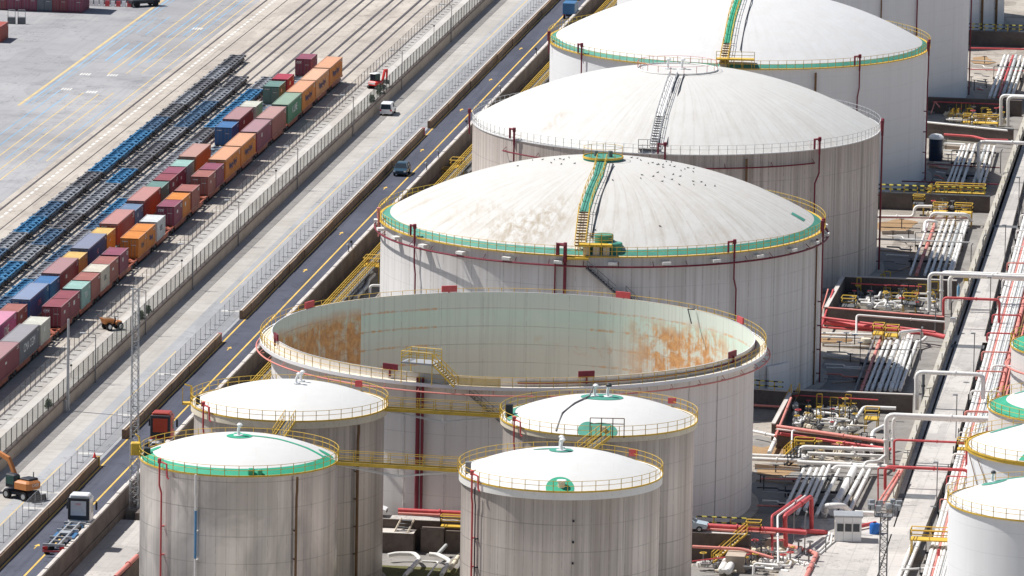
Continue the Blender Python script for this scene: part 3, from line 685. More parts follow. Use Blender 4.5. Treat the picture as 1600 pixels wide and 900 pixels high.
# boxes standing in the yard at the top left
def yd(px, py): return A(px, py, ZY)
names = ['maroon', 'plum', 'plum', 'grey', 'maroon', 'plum']
for i in range(6):
    for j in range(3):
        y = 1192.5+(j % 2)*.1
        x = -241.6+i*2.5-2.44/2
        container('%s stacked container, %s row and %s from the left edge in the far yard stack' % (names[(i+j) % 6] if (i+j) % 6 < 6 else 'maroon', ('lowest', 'middle', 'top')[j], ordn(i)), names[(i+j) % 6], 6.058, 2.59, (x+1.22, y, ZY+j*2.6), 0, 'containers stacked in the far yard')
q = yd(1, 67); container('salmon red container standing alone at the left edge of the yard', 'red', 6.058, 2.59, (q.x-1.22, q.y, ZY)); CM['red']
for i, (px, py) in enumerate(((12, 37), (22, 37))):
    q = yd(px, py); t = thing('framed_barrier', ('left' if i == 0 else 'right')+' pale framed panel lying on grey blocks behind the salmon container', 'panel', (q.x+i*.6, q.y, ZY))
    MB().b2(-.0, 1.25, -.2, .2, 0, 1.0).build('block', M['grating'], t)
    m = MB()
    for z in (1.05, 2.2): m.b2(0, 1.25, -.06, .06, z, z+.1)
    for x in (0, 1.17): m.b2(x, x+.08, -.06, .06, 1.0, 2.3)
    m.build('frame', M['galv'], t)
for i in range(9):
    q = yd(142+i*8.6, 9.0+i*.25); col = 'white_clean' if i % 2 == 0 or i < 3 else 'red'
    t = thing('barrier_block', '%s plastic road barrier block from the left in the row at the top' % ordn(i), 'barrier', (q.x, q.y, ZY), group='red and white barrier blocks at the top')
    MB().prism([(-.3, 0), (.3, 0), (.12, .9), (-.12, .9)], -.34, .32).build('block_body', M[col], t)
for i, px in enumerate((122, 146, 163)):
    q = yd(px, 5.5); t = thing('site_cabin', '%s low grey cabin from the left behind the barrier blocks' % ordn(i), 'cabin', (q.x, q.y, ZY), group='low grey cabins at the top')
    MB().b2(0, 1.4, 0, 5, .1, 2.4).build('cabin_body', M['galv'], t); MB().b2(-.05, 1.45, -.05, 5.05, 2.4, 2.55).build('cabin_roof', M['white_clean'], t)
q = yd(203, 11); t = thing('yard_tractor', 'dark blue yard tractor with a long shadow at the top edge', 'tractor', (q.x, q.y, ZY), -.9)
MB().cham(-1.1, 1.1, -.2, 5.0, .6, 1.2, .1).build('chassis', M['dark'], t); MB().cham(-1.0, .4, 3.4, 5.0, 1.2, 3.0, .12).build('cab', M['car_blue'], t)
for s in (-1, 1):
    for y in (.8, 4.2): MB().xcyl((s*.95, y, .5), .5, .32).build('wheel', M['tyre'], t)
def wheel(t, x, y, r, w=.26, hub='galv'):
    o = MB().xcyl((x, y, r), r, w, 16).build('wheel', M['tyre'], t, True)
    MB().xcyl((x+(w/2+.008)*(1 if x > 0 else -1), y, r), r*.58, .02, 12).build('rim', M[hub], o); return o
def car(label, loc, rz, body, L=4.5, Wd=1.82, H=1.62, cat='car', name='parked_car', van=False):
    t = thing(name, label, cat, loc, rz); h = Wd/2; b = L/2
    if van: prof = [(-b, .35), (b-.05, .35), (b, .55), (b-.02, .85), (b-.75, 1.08), (b-1.55, 1.72), (b-1.9, H-.02), (-b+.25, H), (-b+.08, H-.12), (-b-.02, .95)]
    else: prof = [(-b, .38), (b-.1, .35), (b, .55), (b-.05, .85), (b-1.15, 1.02), (b-1.2, 1.03), (-b+.5, 1.05), (-b, .98)]
    ins = [(y, z, .0 if .4 < z < 1.1 else (.05 if z < .4 else .17)) for y, z in prof]
    MB().prism(ins, -h, h).build('body', body, t)
    if van:
        g = [(b-.80, 1.10), (b-1.54, 1.66), (b-1.50, 1.72), (b-.72, 1.13)]
        MB().prism([(b-.74, 1.10, .12), (b-.68, 1.12, .12), (b-1.50, 1.75, .2), (b-1.56, 1.70, .2)], -h, h).build('windscreen', M['glass'], t)
        MB().prism([(-b-.035, 1.02, .14), (-b+.0, 1.0, .14), (-b+.13, H-.18, .26), (-b+.07, H-.17, .26)], -h, h).build('rear_window', M['glass'], t)
        for s in (-1, 1): MB().prism([(b-1.0, 1.1), (b-1.62, 1.62), (b-2.3, 1.62), (b-2.3, 1.1)], s*(h-.06)-.03, s*(h-.06)+.03).build('side_window', M['glass'], t)
    else:
        cab = [(b-1.2, 1.02, .04), (b-1.95, H-.08, .22), (b-2.4, H, .24), (-b+.75, H-.02, .24), (-b+.25, H-.16, .22), (-b+.12, 1.0, .04)]
        MB().prism(cab, -h, h).build('cabin_glass', M['glass'], t)
        MB().prism([(b-1.98, H-.07, .24), (b-2.4, H+.012, .26), (-b+.72, H-.005, .26), (-b+.35, H-.11, .25), (-b+.4, H-.16, .25), (b-2.1, H-.12, .25)], -h, h).build('roof', body, t)
        for s in (-1, 1):
            for y0, y1 in ((b-1.3, b-1.95), (-.15, -.28), (-b+.2, -b+.62)): MB().tube([(s*(h-.05), y0, 1.03), (s*(h-.23), y1, H-.08)], .05, 5).build('pillar', body, t)
    for s in (-1, 1):
        for y in (b-.85, -b+.85): wheel(t, s*(h-.12), y, .33)
        MB().b2(s*h*.62, s*h*.97, b-.06, b+.02, .66, .82).build('headlight', M['lamp'], t)
        MB().b2(s*h*.72, s*h*.98, -b-.03, -b+.04, .72, .98).build('tail_light', M['taillight'], t)
        MB().cham(min(s*(h+.02), s*(h+.22)), max(s*(h+.02), s*(h+.22)), b-1.5, b-1.35, 1.03, 1.18, .02).build('mirror', body, t)
    MB().b2(-h*.5, h*.5, b-.02, b+.025, .5, .68).build('grille', M['dark'], t); MB().b2(-.26, .26, -b-.045, -b-.02, .55, .67).build('number_plate', M['white_clean'], t)
    MB().b2(-h*.95, h*.95, -b-.06, -b+.1, .34, .5).build('bumper', M['dark'] if not van else body, t)
    return t
q = A(632, 276, ZR); car('dark blue car driving towards the camera on the dark road', (-154.35, q.y+2.0, ZR), PI, M['car_blue'], 4.6, 1.9, 1.68, name='oncoming_car')
q = A(599, 181, ZR); car('small white van standing beside the retaining wall', (-164.9, q.y+2.1, ZR), 0, M['van_white'], 4.4, 1.85, 1.9, 'van', 'white_van', True)
car('white van with only its front showing behind the second small tank', (-122.7, 811.2, 3.36), -PI/2, M['van_white'], 4.6, 1.9, 1.95, 'van', 'white_van', True)
car('pale blue parked car half hidden behind the right pair of small tanks', (-86.9, 810.9, 3.36), -PI/2, paint('pale_blue_car', (.42, .50, .56), .3, .05), 4.4, 1.8, 1.5)
# tractor units
def tractor_unit(label, loc, rz, body, panel, name='tractor_unit', deck='truck_blue', trailer=0):
    t = thing(name, label, 'truck', loc, rz)
    f = MB()
    for s in (-1, 1): f.b2(s*.36, s*.52, -3.6, 2.4, .72, .98)
    for y in (-3.5, -2.2, -1.2, -.1): f.b2(-.5, .5, y, y+.16, .74, .96)
    f.b2(-1.15, 1.15, -3.75, -3.6, .5, .8); f.build('chassis', M['mid'], t)
    if trailer:
        f = MB()
        for s in (-1, 1): f.b2(s*.42, s*.60, -trailer, -1.0, 1.15, 1.42)
        for k in range(7): y = -trailer+.1+(trailer-1.6)*k/6; f.b2(-1.2 if k in (0, 2, 4, 6) else -.6, 1.2 if k in (0, 2, 4, 6) else .6, y, y+.22, 1.18, 1.44)
        f.b2(-.62, .62, -trailer*.55, -trailer*.45, 1.2, 1.45); f.build('trailer_frame', M['galv'], t)
        for s in (-1, 1):
            for y in (-trailer+1.6, -trailer+2.9, -trailer+4.2): wheel(t, s*1.0, y, .5, .5)
            MB().b2(s*.62, s*1.18, -trailer*.62, -trailer*.40, .75, 1.12).build('side_box', M['truck_blue'], t)
            MB().b2(s*.65, s*1.2, -trailer-.05, -trailer+.05, .8, 1.12).build('tail_light', M['taillight'], t)
        MB().b2(-1.2, 1.2, -trailer-.04, -trailer+.06, .55, .75).build('bumper', M['red'], t)
    c = MB(); c.cham(-1.24, 1.24, .75, 2.95, .75, 3.75, .22); c.build('cab', body, t)
    MB().cham(-1.18, 1.18, .55, .80, 1.25, 3.7, .06).build('cab_back', panel, t)
    m = MB(); m.b2(-.85, .85, .50, .548, 1.75, 3.35); m.build('back_panel', M['cab_panel'] if body != M['truck_red'] else paint('red_back_panel', (.42, .06, .03), .4), t)
    MB().cham(-1.05, 1.05, .9, 2.6, 3.75, 4.0, .12).build('roof_deflector', body, t)
    MB().prism([(2.93, 1.9, .15), (2.985, 1.9, .15), (2.90, 3.2, .2), (2.85, 3.2, .2)], -1.24, 1.24).build('windscreen', M['glass'], t)
    for s in (-1, 1):
        MB().b2(s*1.235, s*1.255, 1.7, 2.6, 1.9, 2.9).build('side_window', M['glass'], t)
        o = MB().tube([(s*1.2, 2.5, 3.0), (s*1.62, 2.6, 3.0), (s*1.62, 2.6, 2.1)], .035, 6).build('mirror_arm', M['dark'], t); MB().cham(min(s*1.5, s*1.72), max(s*1.5, s*1.72), 2.5, 2.66, 2.05, 2.9, .03).build('mirror', M['dark'], o)
        wheel(t, s*1.05, 2.1, .5, .32)
        o = wheel(t, s*.98, -2.0, .5, .56)
        MB().tube([(s*.98, -2.0+.62*math.cos(a), .5+.62*math.sin(a)) for a in [PI*i/8 for i in range(9)]], .05, 5).build('mudguard', M[deck], t)
        MB().xcyl((s*.8, .1, .62), .33, .9, 14).build('fuel_tank', M['galv'], t)
        MB().b2(s*.75, s*1.15, -3.80, -3.76, .55, .75).build('tail_light', M['taillight'], t)
    m = MB()
    m.cham(-.45, .45, -2.5, -1.5, .98, 1.16, .1); m.build('coupling_plate', M['galv'], t)
    MB().b2(-.7, .7, -1.1, .4, .985, 1.02).build('deck_plate', M[deck], t)
    return t
tr = tractor_unit('white lorry pulling an empty blue and grey skeletal trailer at the bottom of the road', (-151.95, 794.6, ZR), 0, M['van_white'], M['dark'], 'skeletal_lorry', trailer=13.5)
letters('DAF', .3, M['red'], tr, (0, .49, 3.0), (PI/2, 0, 0), 'badge')
t2_ = tractor_unit('red lorry cab partly hidden behind the yellow railing of the nearest tank', (-151.8, 843.5, ZR), 0, M['truck_red'], M['dark'], deck='dark')
def lorry(label, loc, rz, body, L):
    t = thing('box_lorry', label, 'lorry', loc, rz)
    MB().cham(-1.22, 1.22, 0, L, 1.1, 3.4, .06).build('cargo_box', body, t); MB().cham(-1.2, 1.2, L+.15, L+1.9, .7, 2.9, .18).build('cab', body, t)
    MB().b2(-.5, .5, 0, L+1, .7, 1.08).build('chassis', M['dark'], t); MB().b2(-1.1, 1.1, L+1.88, L+1.93, 1.6, 2.5).build('windscreen', M['glass'], t)
    for s in (-1, 1):
        for y in (1.2, L+.9): wheel(t, s*1.0, y, .48, .34)
        MB().b2(s*.8, s*1.1, -.04, .0, .9, 1.05).build('tail_light', M['taillight'], t)
    return t
lo2 = lorry('dark blue lorry seen from behind near the top of the road', (-151.7, A(892, 31, ZR).y, ZR), 0, M['truck_blue'], 4.0); lo2.scale = (.82, .9, .8)
car('dark navy car at the very top of the road', (-154.4, A(888, 1, ZR).y+2.2, ZR), PI, M['car_blue'], 4.6, 1.9, 1.6, name='oncoming_car')
# wheeled excavator at the left edge
q = A(30, 783, ZR)
ex = thing('wheeled_excavator', 'orange wheeled excavator with a raised boom at the left edge', 'excavator', (-161.5, q.y+1.5, ZR), 1.0)
ex.scale = (.88, .88, .88)
MB().cham(-.95, .95, -2.3, 2.3, .6, 1.15, .15).build('undercarriage', M['dark'], ex)
for s in (-1, 1):
    for y in (-1.5, 1.5): wheel(ex, s*1.05, y, .58, .5)
MB().prism([(-3.1, .12), (-2.85, .12), (-2.75, .8), (-2.95, .85)], -1.35, 1.35).build('dozer_blade', M['dark'], ex)
MB().cyl((0, 0), .7, 1.15, 1.45, 16).build('slew_ring', M['dark'], ex)
up = MB(); up.cham(-1.3, 1.3, -2.3, .3, 1.45, 2.55, .28); up.cham(-.1, 1.3, .2, 1.6, 1.45, 2.3, .15); up.build('upper_body', M['orange_m'], ex)
MB().cham(-.6, 1.1, -1.9, -.2, 2.55, 2.8, .08).build('engine_cover', M['dark'], ex); MB().cyl((.8, -1.3), .09, 2.8, 3.5, 8).build('exhaust', M['galv'], ex)
MB().cham(-1.25, -.15, .0, 1.75, 1.5, 3.2, .16).build('cab', M['dark'], ex)
MB().b2(-1.275, -1.25, .2, 1.55, 1.9, 3.0).build('cab_window', M['glass_teal'], ex); MB().b2(-1.1, -.3, -.03, .0, 2.2, 3.0).build('rear_window', M['glass_teal'], ex)
bo = MB().prism([(.6, 1.9), (1.1, 1.8), (2.6, 4.4), (4.9, 5.3), (4.8, 5.65), (2.4, 4.95)], .05, .5).build('boom', M['orange_m'], ex)
MB().prism([(4.7, 5.6), (5.1, 5.3), (6.2, 3.3), (6.0, 3.2)], .1, .45).build('stick', M['orange_m'], ex)
MB().prism([(5.8, 3.3), (6.3, 3.3), (6.5, 2.5), (5.9, 2.2), (5.4, 2.6)], -.3, .85).build('bucket', M['dark'], ex)
MB().tube([(.28, 1.3, 2.3), (.28, 2.6, 4.2)], .09, 8).build('hydraulic_ram', M['galv'], ex)
letters('CASE', .55, M['white_letter'], ex, (0.1, -2.31, 2.0), (PI/2, 0, 0))
# site dumper
q = A(172, 517, ZY)
du = thing('site_dumper', 'orange site dumper with a tipping skip on the loading strip', 'dumper', (-169.8, q.y+1.0, ZY), 2.2)
du.scale = (.72, .62, .8)
MB().b2(-.4, .4, -1.8, 1.4, .5, .8).build('chassis', M['dark'], du)
MB().prism([(.2, 1.0, .35), (1.9, 1.0, .35), (2.3, 1.9), (-.1, 1.75)], -1.0, 1.0).build('skip', M['orange_m'], du)
MB().prism([(.05, 1.77), (2.1, 1.905), (2.1, 1.92), (.05, 1.79)], -.82, .82).build('load', M['brown_rust'], du)
MB().cham(-.7, .7, -1.9, -.5, .75, 1.35, .12).build('engine_cover', M['orange_m'], du); MB().b2(-.3, .3, -.6, -.1, 1.2, 1.5).build('seat', M['dark'], du); MB().b2(-.3, .3, -.7, -.6, 1.4, 1.9).build('seat_back', M['dark'], du)
for s in (-1, 1):
    wheel(du, s*.95, 1.1, .62, .42, 'white_clean'); wheel(du, s*.95, -1.3, .62, .42, 'white_clean')
MB().tube([(-.7, -.9, 1.3), (-.7, -.9, 2.9), (.7, -.9, 2.9), (.7, -.9, 1.3)], .045, 6).build('roll_bar', M['dark'], du); MB().tube([(0, .0, 1.0), (0, -.15, 1.75)], .03, 6).build('steering_column', M['dark'], du)
# red compact loader beside the fence, with a shrub in front
q = A(598, 141, ZY)
lo = thing('compact_excavator', 'red and white compact excavator working behind the wire fence', 'excavator', (-169.0, q.y+1.6, ZY), -.5)
lo.scale = (.8, .8, .8)
for s in (-1, 1): MB().prism([(-1.3, .05), (1.3, .05), (1.55, .35), (1.3, .68), (-1.3, .68), (-1.55, .35)], s*.9-.22, s*.9+.22).build('track', M['tyre'], lo)
MB().cham(-1.0, 1.0, -1.4, 1.0, .7, 1.5, .2).build('upper_body', M['red_m'], lo); MB().b2(-.7, .7, -1.42, -1.40, .95, 1.25).build('badge', M['white_letter'], lo)
MB().cham(-.95, .35, -.9, .8, 1.5, 2.8, .12).build('cab', M['glass'], lo); MB().cham(-1.0, .4, -.95, .85, 2.8, 2.92, .06).build('cab_roof', M['white_clean'], lo); MB().b2(.352, .37, -.8, .6, 1.6, 2.7).build('cab_window', M['glass_teal'], lo)
MB().prism([(.9, 1.2), (1.3, 1.0), (1.9, 3.0), (2.6, 3.2), (2.6, 3.5), (1.7, 3.5)], .35, .7).build('boom', M['red_m'], lo); MB().prism([(2.4, 3.4), (2.7, 3.4), (2.6, 1.4), (2.3, 1.2)], .4, .65).build('stick', M['red_m'], lo)
MB().prism([(2.1, 1.4), (2.8, 1.4), (2.7, .6), (2.0, .8)], .0, 1.0).build('bucket', M['dark'], lo)
# shrubs against the fence
def shrub(label, loc, r, h, n=420):
    m = MB()
    for i in range(n):
        a = random.uniform(0, 2*PI); k = random.random()**.5; z = random.random()
        rr = r*k*(1.05-z*.35)*(.8+.4*math.sin(3*a+1)); p = Vector((rr*math.cos(a)*.7, rr*math.sin(a)*1.6, .1+h*z*(.7+.5*random.random())))
        u = Vector((random.uniform(-1, 1), random.uniform(-1, 1), random.uniform(-.5, 1))).normalized(); w = u.orthogonal().normalized(); s = random.uniform(.07, .17)
        m.add([p-u*s, p+w*s*.6, p+u*s, p-w*s*.6], [(0, 1, 2, 3)])
    t = thing('shrub', label, 'shrub', loc); m.build('foliage', M['shrub'], t)
    s = MB()
    for i in range(5): a = i*1.3; s.tube([(0, 0, 0), (math.cos(a)*r*.4, math.sin(a)*r*.6, h*.7)], [.04, .015], 5)
    s.build('stem', M['brown_rust'], t)
for i, (px, py, r, h, lb) in enumerate(((600, 148, .9, 1.3, 'larger green shrub behind the fence in front of the red excavator'), (592, 160, .7, .9, 'smaller green shrub behind the fence beside the white van'), (243, 500, .6, .9, 'low olive shrub behind the fence near the orange dumper'), (252, 490, .5, .8, 'scrubby plant beyond the low olive shrub at the fence'), (70, 636, .6, .7, 'dry brown plant behind the fence near the thick lighting mast'))):
    q = A(px, py, ZY); shrub(lb, (-167.6, q.y, ZY), r, h)
RB, RS, ZT, DB, DS = 27.42, 10.25, 19.3, 7.6, 2.3
def rad(h, R): return (R*R+h*h)/(2*h)
def dz(r, R, h):
    """height of the dome skin above the rim at radius r"""
    q = rad(h, R); return math.sqrt(max(0, q*q-r*r))-(q-h)
def on_dome(px, py, c, R, h, zt=ZT):
    d = ray(px, py); q = rad(h, R); ctr = Vector((c[0], c[1], zt+h-q)); o = Vector((0, 0, HC))-ctr
    a = d.dot(d); b = 2*o.dot(d); cc = o.dot(o)-q*q; D = b*b-4*a*cc
    if D < 0: return None
    p = o+d*((-b-math.sqrt(D))/(2*a)); return Vector((p.x+ctr.x, p.y+ctr.y, p.z+ctr.z))
def phi(px, cx, a): return math.asin(max(-1, min(1, (px-cx)/a)))
def pol(r, f, z): return Vector((r*math.sin(f), -r*math.cos(f), z))   # f = 0 faces the camera, grows to the right
def dome_part(t, R, h, mat, n=144, k=26, edge=0.0):
    MB().lathe([(R-edge, 0)]+[(R*(1-i/k), dz(R*(1-i/k), R, h)) for i in range(1, k)]+[(.001, h)], n).build('roof', mat, t, True).location.z = ZT
def shell_part(t, R, mat, n=160, z0=0, z1=ZT): MB().lathe([(R, z0), (R, z0+(z1-z0)*.5), (R, z1)], n).build('shell', mat, t, True)
def rail_ring(t, R, z, hgt, pitch, mat, f0=-PI, f1=PI, rails=(1.0, .55), post=.036, rr=.028, name='handrail', zoff=0):
    m = MB(); full = f1-f0 > 2*PI-1e-3; n = max(2, int(abs(f1-f0)*R/pitch))
    for i in range(n if full else n+1):
        f = f0+(f1-f0)*i/n; p = pol(R, f, z); m.b2(p.x-post, p.x+post, p.y-post, p.y+post, z, z+hgt)
    k = max(8, int(n*1.0))
    for q in rails:
        pts = [pol(R, f0+(f1-f0)*i/k, z+hgt*q) for i in range(k if full else k+1)]
        m.tube(pts, rr, 5, closed=full)
    return m.build(name, mat, t)
def ring_pipe(t, R, z, r, mat, f0=-PI, f1=PI, name='ring_pipe', brackets=None):
    full = f1-f0 > 2*PI-1e-3; k = int(abs(f1-f0)*R/1.2)
    MB().tube([pol(R, f0+(f1-f0)*i/k, z) for i in range(k if full else k+1)], r, 6, closed=full).build(name, mat, t, True)
    if brackets:
        m = MB(); n = int(abs(f1-f0)*R/brackets)
        for i in range(n+1):
            f = f0+(f1-f0)*i/n; m.bar(pol(R, f, z), pol(R-.6, f, z+.55), .06); m.bar(pol(R, f, z), pol(R-.6, f, z), .06)
        m.build('pipe_bracket', mat, t)
def kerb(t, R, w, z0, z1, mat, name='rim_kerb', n=160):
    MB().lathe([(R-.02, z0), (R+w, z0), (R+w, z1), (R-.02, z1)], n).build(name, mat, t, True)
def paint_band(t, R, h, r0, r1, f0, f1, mat, off=.035, name='roof_band', n=90):
    m = MB(); k = 4; vs = []
    for i in range(n+1):
        f = f0+(f1-f0)*i/n
        for j in range(k+1):
            r = r0+(r1-r0)*j/k; p = pol(r, f, ZT+dz(r, R, h)+off); vs.append(p)
    fs = [(i*(k+1)+j, i*(k+1)+j+1, (i+1)*(k+1)+j+1, (i+1)*(k+1)+j) for i in range(n) for j in range(k)]
    m.add(vs, fs).build(name, mat, t, True)
def patch(t, R, h, cx, cy, rx, ry, mat, off=.04, name='roof_patch', rot=0, half=False):
    """painted oval on the dome, local centre cx, cy"""
    m = MB(); vs = [(cx, cy, ZT+dz(math.hypot(cx, cy), R, h)+off)]; n = 36; rings = 4; cs, sn = math.cos(rot), math.sin(rot)
    for k in range(1, rings+1):
        for i in range(n):
            a = 2*PI*i/n; u, w = rx*math.cos(a)*k/rings, ry*math.sin(a)*k/rings
            x, y = cx+u*cs-w*sn, cy+u*sn+w*cs; L = math.hypot(x, y)
            if L > R-.08: x *= (R-.08)/L; y *= (R-.08)/L
            vs.append((x, y, ZT+dz(min(R-.08, math.hypot(x, y)), R, h)+off+.004*(rings-k)))
    fs = [(0, 1+i, 1+(i+1) % n) for i in range(n)]
    for k in range(rings-1):
        for i in range(n): j = (i+1) % n; fs.append((1+k*n+i, 1+(k+1)*n+i, 1+(k+1)*n+j, 1+k*n+j))
    m.add(vs, fs).build(name, mat, t, True)
def roof_walk(t, R, h, pts, w, mat, rail=None, steps=None, hgt=1.0, name='roof_walkway', lift=.12, risers=False):
    """pts: local (x, y) path over the dome; a plank strip with side rails"""
    P = []
    for i in range(len(pts)-1):
        a, b = Vector(pts[i]), Vector(pts[i+1]); n = max(2, int((b-a).length/.5))
        for k in range(n): P.append(a+(b-a)*k/n)
    P.append(Vector(pts[-1]))
    def up(p): r = p.length; return (ZT+dz(min(r, R), R, h) if r < R else ZT)+lift
    Lp, Rp = [], []
    for i, p in enumerate(P):
        d = (P[min(i+1, len(P)-1)]-P[max(i-1, 0)]).normalized(); nn = Vector((-d.y, d.x)); z = up(p)
        a, b = p+nn*w/2, p-nn*w/2; Lp.append(Vector((a.x, a.y, z))); Rp.append(Vector((b.x, b.y, z)))
    m = MB(); vs = []; 
    for a, b in zip(Lp, Rp): vs += [a, b, a-Vector((0, 0, .1)), b-Vector((0, 0, .1))]
    fs = []
    for i in range(len(P)-1):
        o = 4*i; fs += [(o, o+1, o+5, o+4), (o, o+4, o+6, o+2), (o+1, o+3, o+7, o+5)]
    m.add(vs, fs)
    m.build(name, mat, t)
    if risers:
        m = MB()
        for i in range(0, len(P)-1): 
            m.bar(Lp[i]+Vector((0, 0, .08)), Rp[i]+Vector((0, 0, .08)), .11)
        m.build('stair_tread', steps, t)
    if rail:
        m = MB()
        for side in (Lp, Rp):
            for i in range(0, len(side), 4): m.b2(side[i].x-.04, side[i].x+.04, side[i].y-.04, side[i].y+.04, side[i].z, side[i].z+hgt)
            for q in (1.0, .5): m.tube([v+Vector((0, 0, hgt*q)) for v in side[::2]+[side[-1]]], .04, 5)
        m.build('walkway_rail', rail, t)
def foam_pipe(t, R, f, mat, z0, zh=1.4,  hook=True, r=.10, jog=0.0, out=.45):
    """drench pipe up the shell with a hooked box at the rim"""
    Ro = R+out; pts = [pol(Ro, f, z0), pol(Ro, f, ZT-4.5), pol(Ro, f+jog/R, ZT-3.2), pol(Ro, f+jog/R, ZT-.6)] if z0 < 10 else [pol(Ro, f, z0), pol(Ro, f, ZT-.6)]
    m = MB().tube(pts, r, 8)
    if hook:
        f2 = f+jog/R; d = 1.0/R
        m.tube([pol(Ro, f2, ZT-.7), pol(Ro, f2, ZT+zh), pol(Ro, f2-d*.9, ZT+zh), pol(Ro, f2-d*.9, ZT+.1)], r*1.3, 8)
        p = pol(Ro, f2, ZT+zh); m.cham(p.x-.22, p.x+.22, p.y-.22, p.y+.22, p.z-.3, p.z+.25, .05)
    for k in range(int((ZT-4.5-z0)/3)): p = pol(R+out*.55, f, z0+1.5+k*3); m.box(p, (.22, out*1.1, .12), f)
    m.build('foam_pipe', mat, t, True)
def shell_stair(t, R, f0, z0, f1, z1, mat, treadm, w=.8, landing=None):
    n = max(4, int(abs(z1-z0)/.26)); m = MB(); tr = MB(); inn, out = R+.12, R+.12+w
    A_, B_ = [], []
    for i in range(n+1):
        f = f0+(f1-f0)*i/n; z = z0+(z1-z0)*i/n
        A_.append(pol(inn, f, z)); B_.append(pol(out, f, z))
        tr.box((pol((inn+out)/2, f, z)), (.34, w, .10), f)
    for P in (A_, B_): m.tube([p-Vector((0, 0, .05)) for p in P], .09, 5)
    m.tube([p+Vector((0, 0, 1.0)) for p in B_], .035, 5); m.tube([p+Vector((0, 0, .5)) for p in B_], .03, 5)
    for i in range(0, n+1, 4): m.bar(B_[i], B_[i]+Vector((0, 0, 1.0)), .06)
    tr.build('stair_tread', treadm, t); m.build('stair_stringer', mat, t)
def vent(t, R, h, x, y, s, mat, capm, lean=.12):
    z = ZT+dz(math.hypot(x, y), R, h)
    o = MB().tube([(x, y, z-.05), (x, y, z+.12)], .5*s, 14).tube([(x, y, z+.1), (x, y, z+.65*s), (x+lean*s, y, z+1.15*s)], .15*s, 12).build('vent', mat, t, True)
    MB().lathe([(.05, z+1.05*s), (.26*s, z+1.05*s), (.30*s, z+1.22*s), (.16*s, z+1.36*s), (.01, z+1.4*s)], 14, c=(x+lean*s, y)).build('vent_cap', capm, o, True)
def face(c): return math.atan2(-c[0], c[1])      # tanks are turned so that local -y faces the helicopter
def loc_px(px, py, c, R, h):
    p = on_dome(px, py, c, R, h)
    if p is None or math.hypot(p.x-c[0], p.y-c[1]) > R: p = A(px, py, ZT)
    a = -face(c); x, y = p.x-c[0], p.y-c[1]
    return (x*math.cos(a)-y*math.sin(a), x*math.sin(a)+y*math.cos(a))
# ------------------------------------------------------------------ big domed tanks
def big(label, y, shell_m, dome_m, rail_m):
    c = (-110.3, y); t = thing('storage_tank', label, 'storage tank', (c[0], c[1], 0), face(c))
    shell_part(t, RB, M[shell_m]); dome_part(t, RB, DB, dome_m); MB().lathe([(RB+.02, 0), (RB+1.1, 0), (RB+1.1, .25), (RB+.02, .45)], 128).build('base_ring', M['bund'], t, True)
    return t, c
# farthest tank, cut by the frame
c0 = (-110.3, 1166.2); t, c = big('far white domed tank cut off by the top edge', 1166.2, 'shell_white', dome('dome_far', (.74, .735, .715), 0, 0), 'yellow')
for px in (1372, 1427, 1517): foam_pipe(t, RB, phi(px, 1238, 276), M['maroon' if px > 1400 else 'brown_rust'], 0, r=.11, out=.3)
t, c = big('white tank behind all others at the top right corner', 1248.0, 'shell_white', dome('dome_far2', (.74, .735, .715), 0, 0), 'yellow')
for px in (1528, 1551): foam_pipe(t, RB, phi(px, 1305, 263), M['brown_rust'], 0, r=.2, out=.3)
# tank 1
cx1, ax1 = 1156.5, 296
t, c = big('clean white domed tank with a thin green rim and yellow railing', 1084.3, 'shell_white', dome('dome_clean', (.635, .63, .62), 96, .10, (), .16), 'yellow'); T1_ = t
kerb(t, RB, .35, ZT-.08, ZT+.05, M['yellow']); rail_ring(t, RB+.3, ZT+.06, 1.15, 1.25, M['yellow'])
paint_band(t, RB, DB, RB-.85, RB-.1, -PI, PI, M['teal'], n=140)
a = loc_px(1130, 103, c, RB, DB); roof_walk(t, RB, DB, [(.3, -1.0), loc_px(1151, 8, c, RB, DB), loc_px(1143, 35, c, RB, DB), (a[0]+.5, a[1]+4.5)], 1.0, M['green'], M['yellow'], hgt=1.0); roof_walk(t, RB, DB, [(a[0]+.5, a[1]+4.5), (a[0], a[1]-.3)], 1.1, M['cream'], M['yellow'], M['brown_rust'], risers=True)
MB().tube([(2.0, -2, ZT+dz(2.8, RB, DB)+.25), (1.6, -9, ZT+dz(9.1, RB, DB)+.25), (.9, -16, ZT+dz(16.1, RB, DB)+.25), (.2, -24, ZT+dz(24, RB, DB)+.25)], .07, 6).build('cable_tray', M['dark'], t)
px_, py_ = a; MB().b2(px_-1.0, px_+4.4, py_-.6, py_+.9, ZT+1.2, ZT+1.36).build('platform', M['yellow'], t)
m = MB()
for x in (-1.0, .8, 2.6, 4.4): m.b2(px_+x-.04, px_+x+.04, py_-.6, py_-.52, ZT, ZT+2.4)
for z in (1.9, 2.4): m.b2(px_-1, px_+4.4, py_-.6, py_-.53, ZT+z-.03, ZT+z+.03)
m.build('platform_rail', M['yellow'], t)
for px in (912, 1340, 1452): foam_pipe(t, RB, phi(px, cx1, ax1+5), M['maroon'], 0, r=.10, jog=.3)
foam_pipe(t, RB, phi(1275, cx1, ax1+5), M['brown_rust'], 0, r=.16, hook=False)
foam_pipe(t, RB, phi(862, cx1, ax1+3), M['maroon'], ZT-1.6, r=.1)
